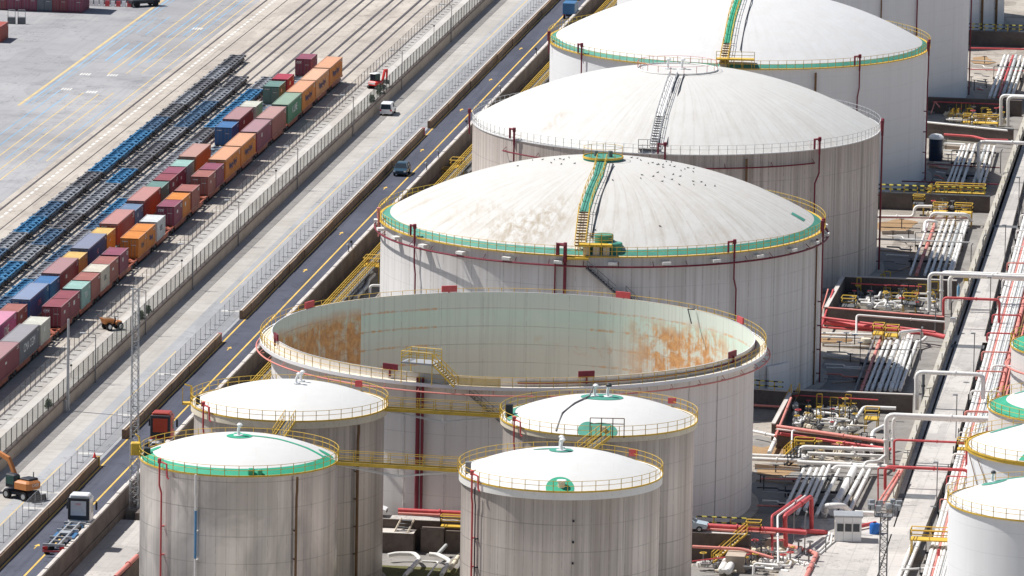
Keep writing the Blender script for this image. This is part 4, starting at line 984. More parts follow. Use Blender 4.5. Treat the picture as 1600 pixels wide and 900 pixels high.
# tank 2
cx2, ax2 = 1058.5, 319
P2 = (-110.3, 1003.0)
st2 = [loc_px(870, 188, P2, RB, DB)+(2.4, 3.2, -.5, .8, (.40, .33, .26)), loc_px(918, 190, P2, RB, DB)+(1.3, 1.2, 0, .5, (.5, .42, .35)), loc_px(1275, 205, P2, RB, DB)+(3, 4, .4, .4, (.5, .44, .38)), loc_px(1110, 205, P2, RB, DB)+(4, 5, 0, .25, (.5, .44, .38)), loc_px(830, 180, P2, RB, DB)+(4, 1.6, .3, .35, (.5, .44, .38)), loc_px(970, 205, P2, RB, DB)+(4, 2.5, 0, .3, (.5, .44, .38)), loc_px(1320, 170, P2, RB, DB)+(3, 3, .4, .35, (.5, .46, .42))]
t, c = big('domed tank with streaked grey-brown walls and a plain white railing', 1003.3, 'shell_grey', dome('dome_streaky', (.61, .60, .57), 96, .28, st2, .30, .004), 'white')
kerb(t, RB, .1, ZT-.1, ZT+.03, M['white_clean']); rail_ring(t, RB+.06, ZT+.0, 1.2, 1.25, M['galv'], PI*.5, PI*1.5, rr=.035); rail_ring(t, RB+.06, ZT+.0, 1.2, 1.25, M['white'], -PI*.5, PI*.5)
f0, f1 = phi(797, cx2, ax2), phi(1268, cx2, ax2)
ring_pipe(t, RB+.55, ZT-1.75, .10, M['maroon'], f0, f1, brackets=6.5)
for px in (808, 1040, 1273): foam_pipe(t, RB, phi(px, cx2, ax2+5), M['maroon'], 0, r=.11, jog=.7 if px > 1200 else .2)
foam_pipe(t, RB, phi(1379, cx2, ax2+3), M['maroon'], 0, r=.13, out=.4)
foam_pipe(t, RB, phi(737, cx2, ax2+3), M['maroon'], ZT-1.8, r=.1)
foam_pipe(t, RB, phi(1168, cx2, ax2+5), M['brown_rust'], 0, r=.14, hook=False, out=.25)
a = loc_px(1022, 232, P2, RB, DB)
b_ = loc_px(1031, 185, P2, RB, DB); roof_walk(t, RB, DB, [loc_px(1052, 122, P2, RB, DB), loc_px(1042, 150, P2, RB, DB), b_], 1.0, M['white'], M['galv'], hgt=.7); roof_walk(t, RB, DB, [b_, loc_px(1021, 232, P2, RB, DB)], 1.0, M['white'], M['galv'], M['mid'], hgt=.8, risers=True)
MB().tube([(.9, -5.5, ZT+dz(5.6, RB, DB)+.2), (.3, -12, ZT+dz(12, RB, DB)+.2), (-1.2, -26, ZT+dz(26, RB, DB)+.2)], .07, 6).build('cable_tray', M['dark'], t)
MB().tube([(.1, -5.5, ZT+dz(5.6, RB, DB)+.2), (-.6, -12, ZT+dz(12, RB, DB)+.2), (-2.3, -26, ZT+dz(26, RB, DB)+.2)], .09, 6).build('handrail_cable', M['dark'], t)
rail_ring(t, 5.4, ZT+dz(5.4, RB, DB), 1.1, 1.7, M['pink'], -PI, PI, rails=(1.0,), name='apex_rail'); ring_pipe(t, 5.4, ZT+dz(5.4, RB, DB)+.1, .12, M['white'], name='apex_kerb')
vent(t, RB, DB, -1.3, -1.2, 1.1, M['white_clean'], M['white_clean']); vent(t, RB, DB, .6, -1.2, 1.1, M['white_clean'], M['white_clean'])
m = MB()
for x in (-4.9, -3.7, -2.5): m.b2(x-.04, x+.04, -26.9, -26.8, ZT, ZT+1.8)
for z in (1.0, 1.8): m.b2(-4.9, -2.0, -26.9, -26.82, ZT+z-.03, ZT+z+.03)
m.b2(-4.9, -2.0, -26.9, -25.6, ZT+.5, ZT+.6); m.build('gauge_platform', M['mid'], t)
# tank 3
cx3, ax3 = 942, 345
P3 = (-110.38, 921.2)
def s3(px, py, rx, ry, rot=0, amt=.8, col=(.36, .295, .21)): return loc_px(px, py, P3, RB, DB)+(rx, ry, rot, amt, col)
st3 = [s3(845, 345, 4.2, 5.2, -.5, 1.0), s3(815, 350, 4.5, 4, -.3, .8), s3(783, 360, 3, 4, -.4, .85), s3(755, 335, 4.5, 4.5, -.5, .5), s3(720, 330, 4, 4, -.4, .45), s3(868, 325, 3, 5, -.4, .6), s3(835, 372, 3.5, 2, 0, .6), s3(955, 358, 1.5, 1.5, 0, .5), s3(1120, 362, 3, 2.5, .2, .4), s3(1085, 372, 3, 2, .3, .35), s3(1000, 350, 6, 6, 0, .18), s3(650, 320, 3, 3, 0, .4), s3(1030, 300, 9, 9, 0, .14)]
t, c = big('domed tank with a broad green rim and pigeons on its stained white roof', 921.2, 'shell_stained', dome('dome_stained', (.595, .58, .545), 72, .5, st3, .42, .006), 'yellow'); T3_ = t
kerb(t, RB, .35, ZT-.08, ZT+.05, M['yellow']); rail_ring(t, RB+.3, ZT+.06, 1.15, 1.25, M['yellow'])
paint_band(t, RB, DB, RB-1.1, RB-.15, -PI, PI, M['teal'], n=140)
paint_band(t, RB, DB, RB-5.5, RB-2.0, -1.98, -1.90, M['teal'], n=6); paint_band(t, RB, DB, RB-6.5, RB-2.0, 1.85, 1.90, M['teal'], n=6); paint_band(t, RB, DB, RB-3.6, RB-2.0, 1.36, 1.42, M['teal'], n=6)
ring_pipe(t, RB+.75, ZT-1.15, .12, M['maroon'], -1.75, 1.75, brackets=4.2)
for k in range(-7, 8):
    f = k*.235+.05; MB().box(pol(RB+.45, f, ZT-.75), (1.05, .9, .32), f).build('deflector_box', M['white'], t)
for px in (655, 1150): foam_pipe(t, RB, phi(px, cx3, ax3+8), M['maroon'], 0, r=.10, jog=-.25 if px < 800 else -.35)
foam_pipe(t, RB, phi(1283, cx3, ax3+3), M['maroon'], 0, r=.10); foam_pipe(t, RB, phi(597.5, cx3, ax3+3), M['pink'], ZT-2.0, r=.09)
foam_pipe(t, RB, phi(887, cx3, ax3+8), M['maroon'], 0, r=.19); foam_pipe(t, RB, phi(872, cx3, ax3+8), M['maroon'], 0, r=.10, hook=False)
foam_pipe(t, RB, phi(1274, cx3, ax3), M['brown_rust'], 0, r=.10, hook=False, out=.15)
a = loc_px(905, 394, P3, RB, DB); b_ = loc_px(912, 334, P3, RB, DB)
roof_walk(t, RB, DB, [(-.1, -2.3), loc_px(934, 275, P3, RB, DB), loc_px(921, 304, P3, RB, DB), b_], 1.2, M['teal'], M['yellow'], hgt=1.0); roof_walk(t, RB, DB, [b_, (a[0], a[1]+.3)], 1.3, M['cream'], M['yellow'], M['brown_rust'], hgt=1.1, risers=True)
MB().tube([(1.3, -4, ZT+dz(4.2, RB, DB)+.2), (.6, -10, ZT+dz(10, RB, DB)+.2), (-.6, -19, ZT+dz(19, RB, DB)+.2), (-1.2, -24.5, ZT+dz(24.5, RB, DB)+.2)], .08, 6).build('cable_tray', M['dark'], t)
MB().lathe([(.01, ZT+DB+.35), (2.4, ZT+DB+.35), (2.45, ZT+DB+.02), (2.5, ZT+DB-.2)], 40).build('apex_deck', M['teal'], t, True)
kerb(t, 2.42, .12, ZT+DB+.2, ZT+DB+.45, M['yellow'], 'apex_kerb', 40); rail_ring(t, 2.5, ZT+DB+.4, 1.15, 1.5, M['yellow'], -PI, PI, rails=(1.0,), name='apex_rail')
MB().cyl((-.9, .3), .25, ZT+DB+.3, ZT+DB+1.0, 10).cyl((.9, -.2), .28, ZT+DB+.3, ZT+DB+1.1, 10).build('apex_vent', M['mid'], t)
def drum(name, x, y, r, h0, h1):
    MB().lathe([(r, h0), (r, h1-.1), (r-.1, h1), (.01, h1+.05)], 28, c=(x, y)).build(name, M['teal'], t, True)
bz = ZT+.3
drum('green_drum', .3, -25.2, 1.15, bz, bz+2.1); drum('green_drum', 1.5, -25.8, 1.05, bz-.3, bz+1.2); 
MB().cham(-2.3, .2, -26.5, -24.6, bz, bz+.9, .3).build('green_housing', M['teal'], t)
MB().b2(-2.7, 1.3, -27.6, -26.2, ZT+1.25, ZT+1.45).build('gauge_platform', M['yellow'], t)
m = MB()
for x in (-2.7, -1.4, 0, 1.3):
    for y in (-27.6, -26.2): m.b2(x-.045, x+.045, y-.045, y+.045, ZT+.05, ZT+2.6)
for z in (2.0, 2.6):
    for y in (-27.6, -26.2): m.b2(-2.7, 1.3, y-.03, y+.03, ZT+z-.03, ZT+z+.03)
m.build('platform_rail', M['yellow'], t)
MB().b2(-4.1, -1.5, -28.3, -27.3, ZT-.32, ZT-.1).build('stair_landing', M['yellow'], t)
for x, y in ((-1.8, -27.0), (-.6, -27.0), (.6, -27.0)): MB().b2(x-.4, x+.4, y-.3, y+.3, ZT+.1, ZT+1.1).build('equipment_box', M['cream'], t)
s_f0 = phi(921, cx3, ax3+14); shell_stair(t, RB, s_f0, ZT-1.4, phi(966, cx3, ax3+14), ZT-4.4, M['mid'], M['dark']); 
f_a, f_b = phi(966, cx3, ax3+14), phi(981, cx3, ax3+14)
MB().box(pol(RB+.52, (f_a+f_b)/2, ZT-4.4), (1.3, .85, .14), (f_a+f_b)/2).build('stair_landing', M['dark'], t)
shell_stair(t, RB, f_b, ZT-4.4, phi(1070, cx3, ax3+14), ZT-11.5, M['mid'], M['dark'])
MB().b2(19.5, 23.0, -19.4, -19.2, 0, .1).build('door_sill', M['bund'], t)
p = pol(RB+.25, phi(1215, cx3, ax3), 2.6)
MB().box(p, (4.2, .3, 4.0), phi(1215, cx3, ax3)).build('access_frame', M['shell_white'], t)
# pigeons on its roof
pg = [(1003, 274), (1001, 279), (1021, 276), (1028, 270), (1038, 277), (1035, 284), (1052, 273), (1050, 281), (1047, 259), (1063, 276), (1061, 289), (1070, 265), (1075, 263), (1064, 267), (1083, 269), (1083, 284), (1084, 289), (1096, 285), (1102, 290), (1117, 291), (1084, 264), (1054, 261), (1036, 262), (1029, 257), (1027, 258), (1020, 255), (1013, 256), (957, 282), (1031, 354), (930, 360), (877, 257), (861, 255), (866, 250), (881, 250), (898, 256), (809, 260), (832, 251), (848, 250), (875, 249), (889, 247), (987, 247), (996, 248), (1001, 251), (1036, 258), (1041, 253), (1049, 254)]
proto = None
for px, py in pg:
    p = on_dome(px, py, P3, RB, DB)
    if p is None: continue
    if proto is None:
        m = MB().ball((0, 0, .14), .15, 8, (.75, 1.45, .8)).ball((0, .2, .27), .07, 6); m.prism([(-.2, .1), (-.42, .06), (-.42, .09), (-.18, .18)], -.06, .06)
        proto = m.build('pigeon', M['pigeon'], None, True); proto.scale = (.58, .58, .58); o = proto
    else: o = proto.copy(); C.objects.link(o)
    o.location = (p.x, p.y, p.z+.0); o.rotation_euler = (0, 0, random.uniform(0, 6.28))
    tag(o, 'small dark pigeon resting on the white roof of the green-rimmed tank', 'bird', 'pigeons on the tank roof')
# ------------------------------------------------------------------ open topped tank
cx4, ax4 = 804, 377
t = thing('open_tank', 'open-topped tank with a rust-stained pale green inside wall', 'storage tank', (-110.36, 839.44, 0), face((-110.36, 839.44)))
shell_part(t, RB, M['shell_pale'])
def inner():
    q = NT('pale_green_inner_wall', .75, spec=.2); v = q.obj(); x, y, z = q.sep(v)
    n1 = q.noise(v, .10, 5, .6); n2 = q.noise(q.scale(v, (2.6, 2.6, .05)), 1.0, 4, .65); n3 = q.noise(q.scale(v, (.55, .55, .5)), 1.0, 6, .68, .5); n4 = q.noise(v, 1.4, 5, .7)
    c = q.mix(q.step(n1, .35, .65), (.60, .74, .62), (.70, .76, .65))
    low = q.step(q.math('ADD', z, q.math('MULTIPLY', n1, 6)), 19.6, 15.2)
    c = q.mix(q.math('MULTIPLY', low, .8), c, (.68, .62, .53))
    top = q.math('GREATER_THAN', z, 17.3)
    c = q.mix(q.math('MULTIPLY', top, .55), c, (.70, .69, .62))
    c = q.mix(q.math('MULTIPLY', q.step(n2, .5, .75), .4), c, (.36, .34, .29))
    l = q.line(z, 2.15, .08, 1.95); c = q.mix(q.math('MULTIPLY', q.math('MULTIPLY', l, q.step(n1, .35, .6)), .5), c, (.22, .17, .13))
    ang = q.math('ARCTAN2', y, x); l2 = q.line(ang, 2*PI/34, .003, 4.03); c = q.mix(q.math('MULTIPLY', q.math('MULTIPLY', l2, q.step(n4, .4, .6)), .35), c, (.2, .16, .13))
    # rust fields, with the hard plate edge on the left one
    mL = q.math('MULTIPLY', q.math('LESS_THAN', x, -17.75), q.step(q.math('ADD', z, q.math('MULTIPLY', n1, 3)), 19.8, 18.2)); aL = q.step(q.math('ADD', q.math('MULTIPLY', n3, .7), q.math('MULTIPLY', n2, .3)), .33, .50)
    mR = q.math('MULTIPLY', q.math('MULTIPLY', q.step(x, 12.0, 16.5), q.step(x, 26.0, 23.0)), q.math('GREATER_THAN', y, 0.0)); zR = q.step(q.math('ADD', z, q.math('MULTIPLY', n1, 4)), 19.6, 17.8); aR = q.step(q.math('ADD', q.math('MULTIPLY', n3, .7), q.math('MULTIPLY', n2, .3)), .43, .54)
    mB = q.math('MULTIPLY', q.step(q.math('ABSOLUTE', q.math('SUBTRACT', z, 13.1)), 1.3, .2), q.step(n3, .55, .68))
    rm = q.math('MAXIMUM', q.math('MULTIPLY', mL, aL), q.math('MULTIPLY', q.math('MULTIPLY', mR, zR), aR)); rm = q.math('MAXIMUM', rm, q.math('MULTIPLY', mB, q.math('MULTIPLY', q.math('GREATER_THAN', x, 2.0), .6)))
    lr = q.math('MULTIPLY', q.line(z, 2.15, .28, 2.05), q.math('MULTIPLY', q.step(n4, .45, .6), q.math('GREATER_THAN', q.math('ABSOLUTE', x), 9.0))); rm = q.math('MAXIMUM', rm, q.math('MULTIPLY', lr, .75))
    c = q.mix(q.math('MULTIPLY', rm, .9), c, q.mix(q.step(n4, .35, .65), (.50, .20, .055), (.74, .38, .13)))
    q.col(c); return q.m
MB().lathe([(RB-.06, ZT), (RB-.06, 12), (RB-.06, 4)], 160).build('inner_wall', inner(), t, True)
MB().lathe([(RB-.05, ZT+.03), (RB+.05, ZT+.03)], 160).build('rim', M['white_clean'], t)
MB().lathe([(RB-.1, 4.2), (20, 4.0), (.01, 4.0)], 96).build('floating_roof', M['apron'], t)
MB().lathe([(RB+.01, 0), (RB+.9, 0), (RB+.9, .25), (RB+.01, .45)], 128).build('base_ring', M['bund'], t, True)
ZD = ZT-1.0
MB().lathe([(RB+.01, ZD-.12), (RB+1.25, ZD-.12), (RB+1.25, ZD+.03), (RB+.01, ZD+.03)], 160).build('rim_deck', M['cream'], t)
MB().lathe([(RB+1.2, ZD-.25), (RB+1.36, ZD-.25), (RB+1.36, ZD+.14), (RB+1.2, ZD+.14)], 160).build('deck_edge', M['white_clean'], t)
rail_ring(t, RB+1.28, ZD+.1, 1.15, 1.5, M['yellow'])
ring_pipe(t, RB+1.75, ZD-.75, .09, M['pink'], -PI, PI, brackets=4.2)
ring_pipe(t, RB+.15, ZD+.45, .08, M['maroon'], 0.02, 1.9, 'foam_main'); 
for px, py in ((700, 453), (978, 463), (1160, 505), (481, 479), (619, 573), (915, 583), (1140, 556), (438, 530)):
    up_ = py < 515
    f = (PI-phi(px, cx4, ax4)) if up_ else phi(px, cx4, ax4)
    p = pol(RB+.12, f, ZT+.35 if not up_ else ZT+.45)
    o = MB().box(p, (1.85, .2, .72), f).build('foam_box', M['maroon' if not up_ else 'red'], t); MB().box(pol(RB+.26, f, ZT-.25), (.16, .2, .9), f).build('box_bracket', M['maroon'], o)
# access platform bridging the rim, and the stairs
f = phi(666, cx4, ax4)
pc = pol(RB+.1, f, 0); pl = MB(); pl.box((pc.x, pc.y, ZT+1.3), (3.72, 2.9, .16), f); pl.build('rim_platform', M['galv'], t)
m = MB(); cs, sn = math.cos(f), math.sin(f)
def lp(u, w, z):
    u *= .76
    return Vector((pc.x+u*cs-w*sn, pc.y+u*sn+w*cs, z))
for u in (-2.4, -1.2, 0, 1.2, 2.4):
    for w in (-1.4, 1.4): m.bar(lp(u, w, ZT-1.0 if abs(u) > 2 else ZT+1.3), lp(u, w, ZT+2.6), .075)
for z in (1.9, 2.25, 2.6):
    for w in (-1.4, 1.4): m.bar(lp(-2.4, w, ZT+z), lp(2.4, w, ZT+z), .055)
    m.bar(lp(-2.4, -1.4, ZT+z), lp(-2.4, 1.4, ZT+z), .08)
m.build('platform_rail', M['yellow'], t)
m = MB(); tr = MB()
for w in (-1.2, -.3):
    m.bar(lp(2.4, w, ZT+1.3), lp(5.8, w, ZD), .14)
    for z in (.55, 1.1): m.bar(lp(2.4, w, ZT+1.3+z), lp(5.9, w, ZD+z), .07)
    for k in range(5): m.bar(lp(2.4+.85*k, w, ZT+1.3-.57*k), lp(2.4+.85*k, w, ZT+2.4-.57*k), .06)
for k in range(11): tr.box(lp(2.6+.31*k, -.75, ZT+1.2-.2*k), (.26, .9, .05), f)
m.build('stair_rail', M['yellow'], t); tr.build('stair_tread', M['cream'], t)
m = MB(); fa, fb = phi(722, cx4, ax4+20), phi(786, cx4, ax4+20)
m = MB().lathe([(RB+1.3, ZD+.15), (RB+1.42, ZD+.15), (RB+1.42, ZD+1.1), (RB+1.3, ZD+1.1)], 16, fa-PI/2, fb-PI/2); m.build('yellow_panel', wire_mesh('yellow_net', (.60, .42, .06), .45), t)
shell_stair(t, RB+.1, phi(737, cx4, ax4+24), ZD-.9, phi(788, cx4, ax4+24), ZD-3.9, M['mid'], M['cream'], .6)
for k, dx in enumerate((-3.5, 3.5)): 
    f = phi(664+dx, cx4, ax4+8); MB().tube([pol(RB+.45, f, .6), pol(RB+.45, f, ZD+.6)], .24 if k == 0 else .16, 10).build('foam_riser', M['maroon'], t, True)
for px in (640, 703, 960, 1010, 1075, 1120): foam_pipe(t, RB, phi(px, cx4, ax4+2), M['shell_pale'], 0, r=.04, hook=False, out=.06)
for f in (-2.05, 1.05): # gauge poles leaning on the inner wall
    p = pol(RB-.35, f if f > 0 else f, ZT+.3)
f = PI-phi(1094, cx4, ax4); MB().tube([pol(RB-.2, f, ZT+.1), pol(RB-.9, f+.015, ZT+.15), pol(RB-1.1, f-.02, ZT-1.4)], .07, 6).build('gauge_pole', M['dark'], t)
# ------------------------------------------------------------------ small tanks
def small(label, c, shell_m, seed, green, kerbm, kw, zk, railm='yellow', dm=None):
    t = thing('small_tank', label, 'storage tank', (c[0], c[1], 0), face(c)); shell_part(t, RS, M[shell_m], 96)
    dome_part(t, RS, DS, dm or dome('small_dome_%d' % seed, (.665, .655, .63), 0, 0, (), .05), 96, 14)
    kerb(t, RS, kw, ZT-zk, ZT+.06, M[kerbm], n=96); kerb(t, RS+kw, .07, ZT-.02, ZT+.14, M['yellow'], 'toe_board', 96)
    rail_ring(t, RS+kw+.03, ZT+.06, 1.1, 1.45, M[railm])
    MB().lathe([(RS+.02, 0), (RS+.5, 0), (RS+.5, .25), (RS+.02, .4)], 72).build('base_ring', M['bund'], t, True)
    return t
def pipe_up(t, f, mat, z0=0, z1=ZT+1.0, r=.1, hook=True, Ro=RS+.38, name='foam_pipe', jog=0):
    m = MB().tube([pol(Ro, f, z0), pol(Ro, f, ZT-2.4), pol(Ro+.1, f+jog, ZT-1.6), pol(Ro+.1, f+jog, z1)], r, 8)
    if hook:
        m.tube([pol(Ro+.1, f+jog, z1-.1), pol(Ro+.1, f+jog+.1, z1-.25), pol(Ro+.12, f+jog+.11, ZT-.6), pol(Ro+.1, f+jog+.13, ZT-.75)], r*.9, 8); p = pol(Ro+.1, f+jog, z1); m.cham(p.x-.2, p.x+.2, p.y-.2, p.y+.2, z1-.3, z1+.2, .04)
    for k in range(5): m.box(pol((RS+Ro)/2, f, z0+1.4+k*3), (.2, (Ro-RS)*1.1, .12), f)
    m.build(name, mat, t, True)
PS = {'sl': (-128.5, 760.9), 'sbl': (-128.3, 791.8), 'sr': (-94.8, 760.4), 'sbr': (-94.6, 790.8)}
aS = 155
t = small('nearest left small tank with painted cloudy reflections on a silver wall and a green roof band', PS['sl'], 'shell_reflect', 1, True, 'cream', .06, .12)
paint_band(t, RS, DS, RS-1.3, RS-.1, -1.55, 1.42, M['green'], n=60)
patch(t, RS, DS, 0, 0, 1.35, 1.35, M['green']); vent(t, RS, DS, -.1, -.1, 1.0, M['white_clean'], M['white_clean'])
m = MB(); roof_walk(t, RS, DS, [(.8, .2), (4.0, .1), (7.0, -.9), (9.4, -2.6)], .42, M['green'], lift=.05, name='roof_path'); roof_walk(t, RS, DS, [(0, .6), (-.2, 2.0)], .7, M['green'], lift=.05, name='roof_path')
patch(t, RS, DS, 9.0, -.2, 1.1, .5, M['green'], rot=-.9); patch(t, RS, DS, -9.0, .9, .9, .9, M['green'])
pipe_up(t, phi(255.5, 371.5, aS), M['red'], r=.1, jog=-.02); pipe_up(t, phi(307.5, 371.5, aS), M['white'], r=.11, hook=False, z1=ZT+.1); MB().tube([pol(RS+.38, phi(307.5, 371.5, aS), 10.6), pol(RS+.38, phi(307.5, 371.5, aS), 15.6)], .13, 8).build('blue_sleeve', M['blue_pipe'], t)
pipe_up(t, phi(458, 371.5, aS), M['brown_rust'], r=.13, hook=False, z1=ZT-.2)
MB().cham(.9, 1.6, -10.0, -9.4, ZT+.15, ZT+.8, .1).cham(1.9, 2.4, -9.9, -9.4, ZT+.1, ZT+.7, .1).build('roof_fitting', M['green'], t)
m = MB().tube([pol(RS-.1, -1.62, ZT+.3), pol(RS+.2, -1.66, ZT+1.9), pol(RS+.5, -1.60, ZT+2.3)], .09, 6); p = pol(RS+.3, -1.62, ZT+.1); m.cham(p.x-.7, p.x+.3, p.y-.5, p.y+.5, ZT+.1, ZT+1.4, .08); m.build('gauge_head', M['yellow'], t)
p = pol(RS-.7, -1.5, ZT+.5); MB().cham(p.x-.35, p.x+.35, p.y-.3, p.y+.3, ZT+.1, ZT+1.1, .06).build('gauge_hatch', M['dark'], t)
t = small('left small tank behind the nearest one, with a plain white roof and wide cream kerb', PS['sbl'], 'shell_grimy', 2, False, 'cream', .35, .75)
vent(t, RS, DS, .7, -.6, .9, M['white_clean'], M['white_clean'], .3); vent(t, RS, DS, 1.2, .9, .9, M['white_clean'], M['white_clean'], .2)
pipe_up(t, phi(325.5, 452, 150), M['red'], r=.1, Ro=RS+.55); pipe_up(t, phi(556, 452, 150), M['brown_rust'], r=.15, hook=False, z1=ZT-.8)
m = MB().tube([pol(RS+.3, -1.6, ZT), pol(RS+.3, -1.6, ZT+1.7), pol(RS+1.0, -1.55, ZT+2.0)], .08, 6); p = pol(RS+.7, -1.62, 0); m.b2(p.x-.6, p.x+.3, p.y-.5, p.y+.5, ZT-.3, ZT-.1)
for s in (-.6, .25): m.b2(p.x+s, p.x+s+.08, p.y-.5, p.y-.4, ZT-.2, ZT+1.6)
m.build('corner_platform', M['yellow'], t); MB().b2(-10.0, -9.6, -2.0, -1.6, ZT+.1, ZT+1.0).build('gauge_hatch', M['dark'], t)
MB().box(pol(RS+.2, 1.12+PI*.5-.35, ZT+.9), (.8, .2, .7), 0).build('red_box', M['red'], t)
t = small('nearest right small tank with a dark streaked wall and two green roof patches', PS['sr'], 'shell_grimy', 3, True, 'white', .25, .8)
patch(t, RS, DS, 0, .2, 1.25, 1.2, M['teal']); patch(t, RS, DS, -1.4, 1.1, 1.5, .4, M['teal']); vent(t, RS, DS, 0, -.1, 1.0, M['white_clean'], M['white_clean']); vent(t, RS, DS, -.1, 1.5, 1.0, M['white_clean'], M['white_clean'])
patch(t, RS, DS, -.05, -9.6, 1.45, 1.9, M['green'])
MB().cyl((.1, -9.4), .38, ZT+.3, ZT+.95, 14).build('roof_hatch', M['cream'], t); MB().cyl((.1, -9.4), .5, ZT+.95, ZT+1.08, 14).build('hatch_lid', M['white_clean'], t)
pipe_up(t, phi(745, 876, aS), M['red'], r=.1); pipe_up(t, phi(749.5, 876, aS), M['dark'], r=.07, hook=False, z1=ZT-.5)
m = MB()
for k in range(5): m.box(pol(RS+.05, phi(897, 876, aS), ZT-3.0-k*2.2), (.2, .2, .2), 0)
m.build('shell_lug', M['dark'], t)
p = pol(RS-.5, -1.35, 0); MB().cham(p.x-.3, p.x+.3, p.y-.3, p.y+.3, ZT+.1, ZT+1.4, .06).build('gauge_hatch', M['mid'], t)
p = pol(RS+.3, 2.35, 0); MB().box((p.x, p.y, ZT+.75), (.9, .2, .7), 0).build('red_box', M['red'], t)
t = small('right small tank behind the nearest one, with a hose across its white roof', PS['sbr'], 'shell_grimy', 4, True, 'cream', .3, .55)
patch(t, RS, DS, .3, .5, 2.3, 2.0, M['teal']); patch(t, RS, DS, .3, -9.3, 1.7, 1.5, M['teal'], rot=0); patch(t, RS, DS, -1.2, -9.2, 1.0, 1.6, M['teal'])
vent(t, RS, DS, -.5, .4, 1.0, M['white_clean'], M['white_clean']); vent(t, RS, DS, .9, .3, 1.1, M['white_clean'], M['dark'])
MB().tube([Vector((x, y, ZT+dz(math.hypot(x, y), RS, DS)+h)) for x, y, h in ((-.6, .5, 1.3), (-1.0, -.2, .2), (-2.6, -2.6, .1), (-3.9, -5.2, .1), (-4.5, -8.8, .1))], .09, 6).build('roof_hose', M['mid'], t)
paint_band(t, RS, DS, RS-1.3, RS-.2, -2.6, -1.25, M['teal'], n=30)
MB().cyl((.5, -9.3), .36, ZT+.2, ZT+.9, 14).build('roof_hatch', M['cream'], t)
pipe_up(t, phi(812, 936, 150), M['red'], r=.09, Ro=RS+.5)
p = pol(RS-.6, -1.45, 0); MB().cham(p.x-.4, p.x+.4, p.y-.3, p.y+.3, ZT+.1, ZT+1.6, .06).build('gauge_hatch', M['dark'], t)
m = MB()
for x in (-.9, .3, 1.5, 2.7): m.b2(x-.05, x+.05, -10.9, -10.8, ZT, ZT+2.1)
for z in (1.5, 2.1): m.b2(-.9, 2.7, -10.9, -10.82, ZT+z-.04, ZT+z+.04)
m.build('gate_frame', M['brown_rust'], t)
p = pol(RS+.3, 2.3, 0); MB().box((p.x, p.y, ZT+.75), (.9, .2, .6), 0).build('red_box', M['red'], t)
# right edge tanks
rts = [('nearest right-edge tank, clean white with a narrow yellow rim', (-44.1, 755.7), 'shell_white', 5), ('second right-edge tank with a thick yellow kerb and walkway', (-44.4, 786.0), 'shell_white', 6), ('third right-edge tank with a wide green roof band', (-44.4, 816.6), 'shell_pale', 7), ('farthest right-edge tank, mostly cut off, with a green roof', (-44.0, 846.5), 'shell_pale', 8)]
for i, (lb, c, sm, sd) in enumerate(rts):
    t = small(lb, c, sm, sd, True, 'yellow' if i == 1 else 'white', .3 if i == 1 else .1, .35 if i == 1 else .15)
    if i == 2: t.location.z = -1.6
    if i == 0:
        patch(t, RS, DS, -5.7, 2.2, 1.3, 1.5, M['teal']); roof_walk(t, RS, DS, [(-4.8, 2.6), (-2.5, 3.2), (0, 3.4)], .45, M['teal'], lift=.05, name='roof_path'); vent(t, RS, DS, -5.9, 2.4, .9, M['white_clean'], M['dark'])
    if i == 1: patch(t, RS, DS, -6.3, 2.4, 1.9, .9, M['teal'], rot=.5); paint_band(t, RS, DS, RS-1.3, RS-.2, -.5, .6, M['green'], n=24)
    if i == 2: paint_band(t, RS, DS, RS-1.9, RS-.1, -1.9, .6, M['green'], n=40); patch(t, RS, DS, -5.5, 2.5, 2.2, .8, M['teal'], rot=.4)
    if i == 3: paint_band(t, RS, DS, RS-3.2, RS-.1, -2.4, .6, M['green'], n=40); ring_pipe(t, RS+.6, ZT-2.2, .12, M['pink'], -2.2, -.4)
    if i == 1:
        for f in (-1.25, -1.05): MB().bar(pol(RS+.3, f, ZT-.6), pol(RS+.3, f+.35, ZT-6.0), .08).build('brace', M['brown_rust'], t)
# bridges between the small tanks
def bridge(label, a, b, z, w=.95, truss=True, side='yellow'):
    a, b = Vector(a), Vector(b); d = (b-a); L = d.length; rz = math.atan2(d.y, d.x)
    t = thing('footbridge', label, 'footbridge', (a.x, a.y, z), rz)
    MB().b2(0, L, -w/2, w/2, -.12, .02).build('deck', M['grating'], t)
    for s in (-1, 1):
        m = MB(); m.b2(0, L, s*w/2-.04, s*w/2+.04, -.2, .16)
        n = int(L/1.7)
        for k in range(n+1): x = L*k/n; m.b2(x-.035, x+.035, s*w/2-.035, s*w/2+.035, .16, 1.2)
        for zz in (.62, 1.2): m.b2(0, L, s*w/2-.025, s*w/2+.025, zz-.025, zz+.025)
        m.build('side_rail', M[side], t)
        MB().add([(0, s*(w/2+.05), .16), (L, s*(w/2+.05), .16), (L, s*(w/2+.05), .6), (0, s*(w/2+.05), .6)], [(0, 1, 2, 3)]).build('side_mesh', wire_mesh('yellow_mesh', (.55, .38, .06), .88), t)
    if truss:
        m = MB()
        for s in (-1, 1): m.tube([(0, s*.3, -.2), (L*.5, s*.3, -1.1), (L, s*.3, -.2)], .05, 6)
        m.b2(L*.5-.06, L*.5+.06, -.3, .3, -1.12, -.12); m.build('tie_rod', M['white'], t)
    return t
bridge('yellow footbridge joining the two nearest small tanks', (PS['sl'][0]+RS+.1, PS['sl'][1]-.3), (PS['sr'][0]-RS-.3, PS['sr'][1]-.8), ZT)
bridge('yellow footbridge joining the two rear small tanks', (PS['sbl'][0]+RS+.3, PS['sbl'][1]-.6), (PS['sbr'][0]-RS-.3, PS['sbr'][1]-.6), ZT)
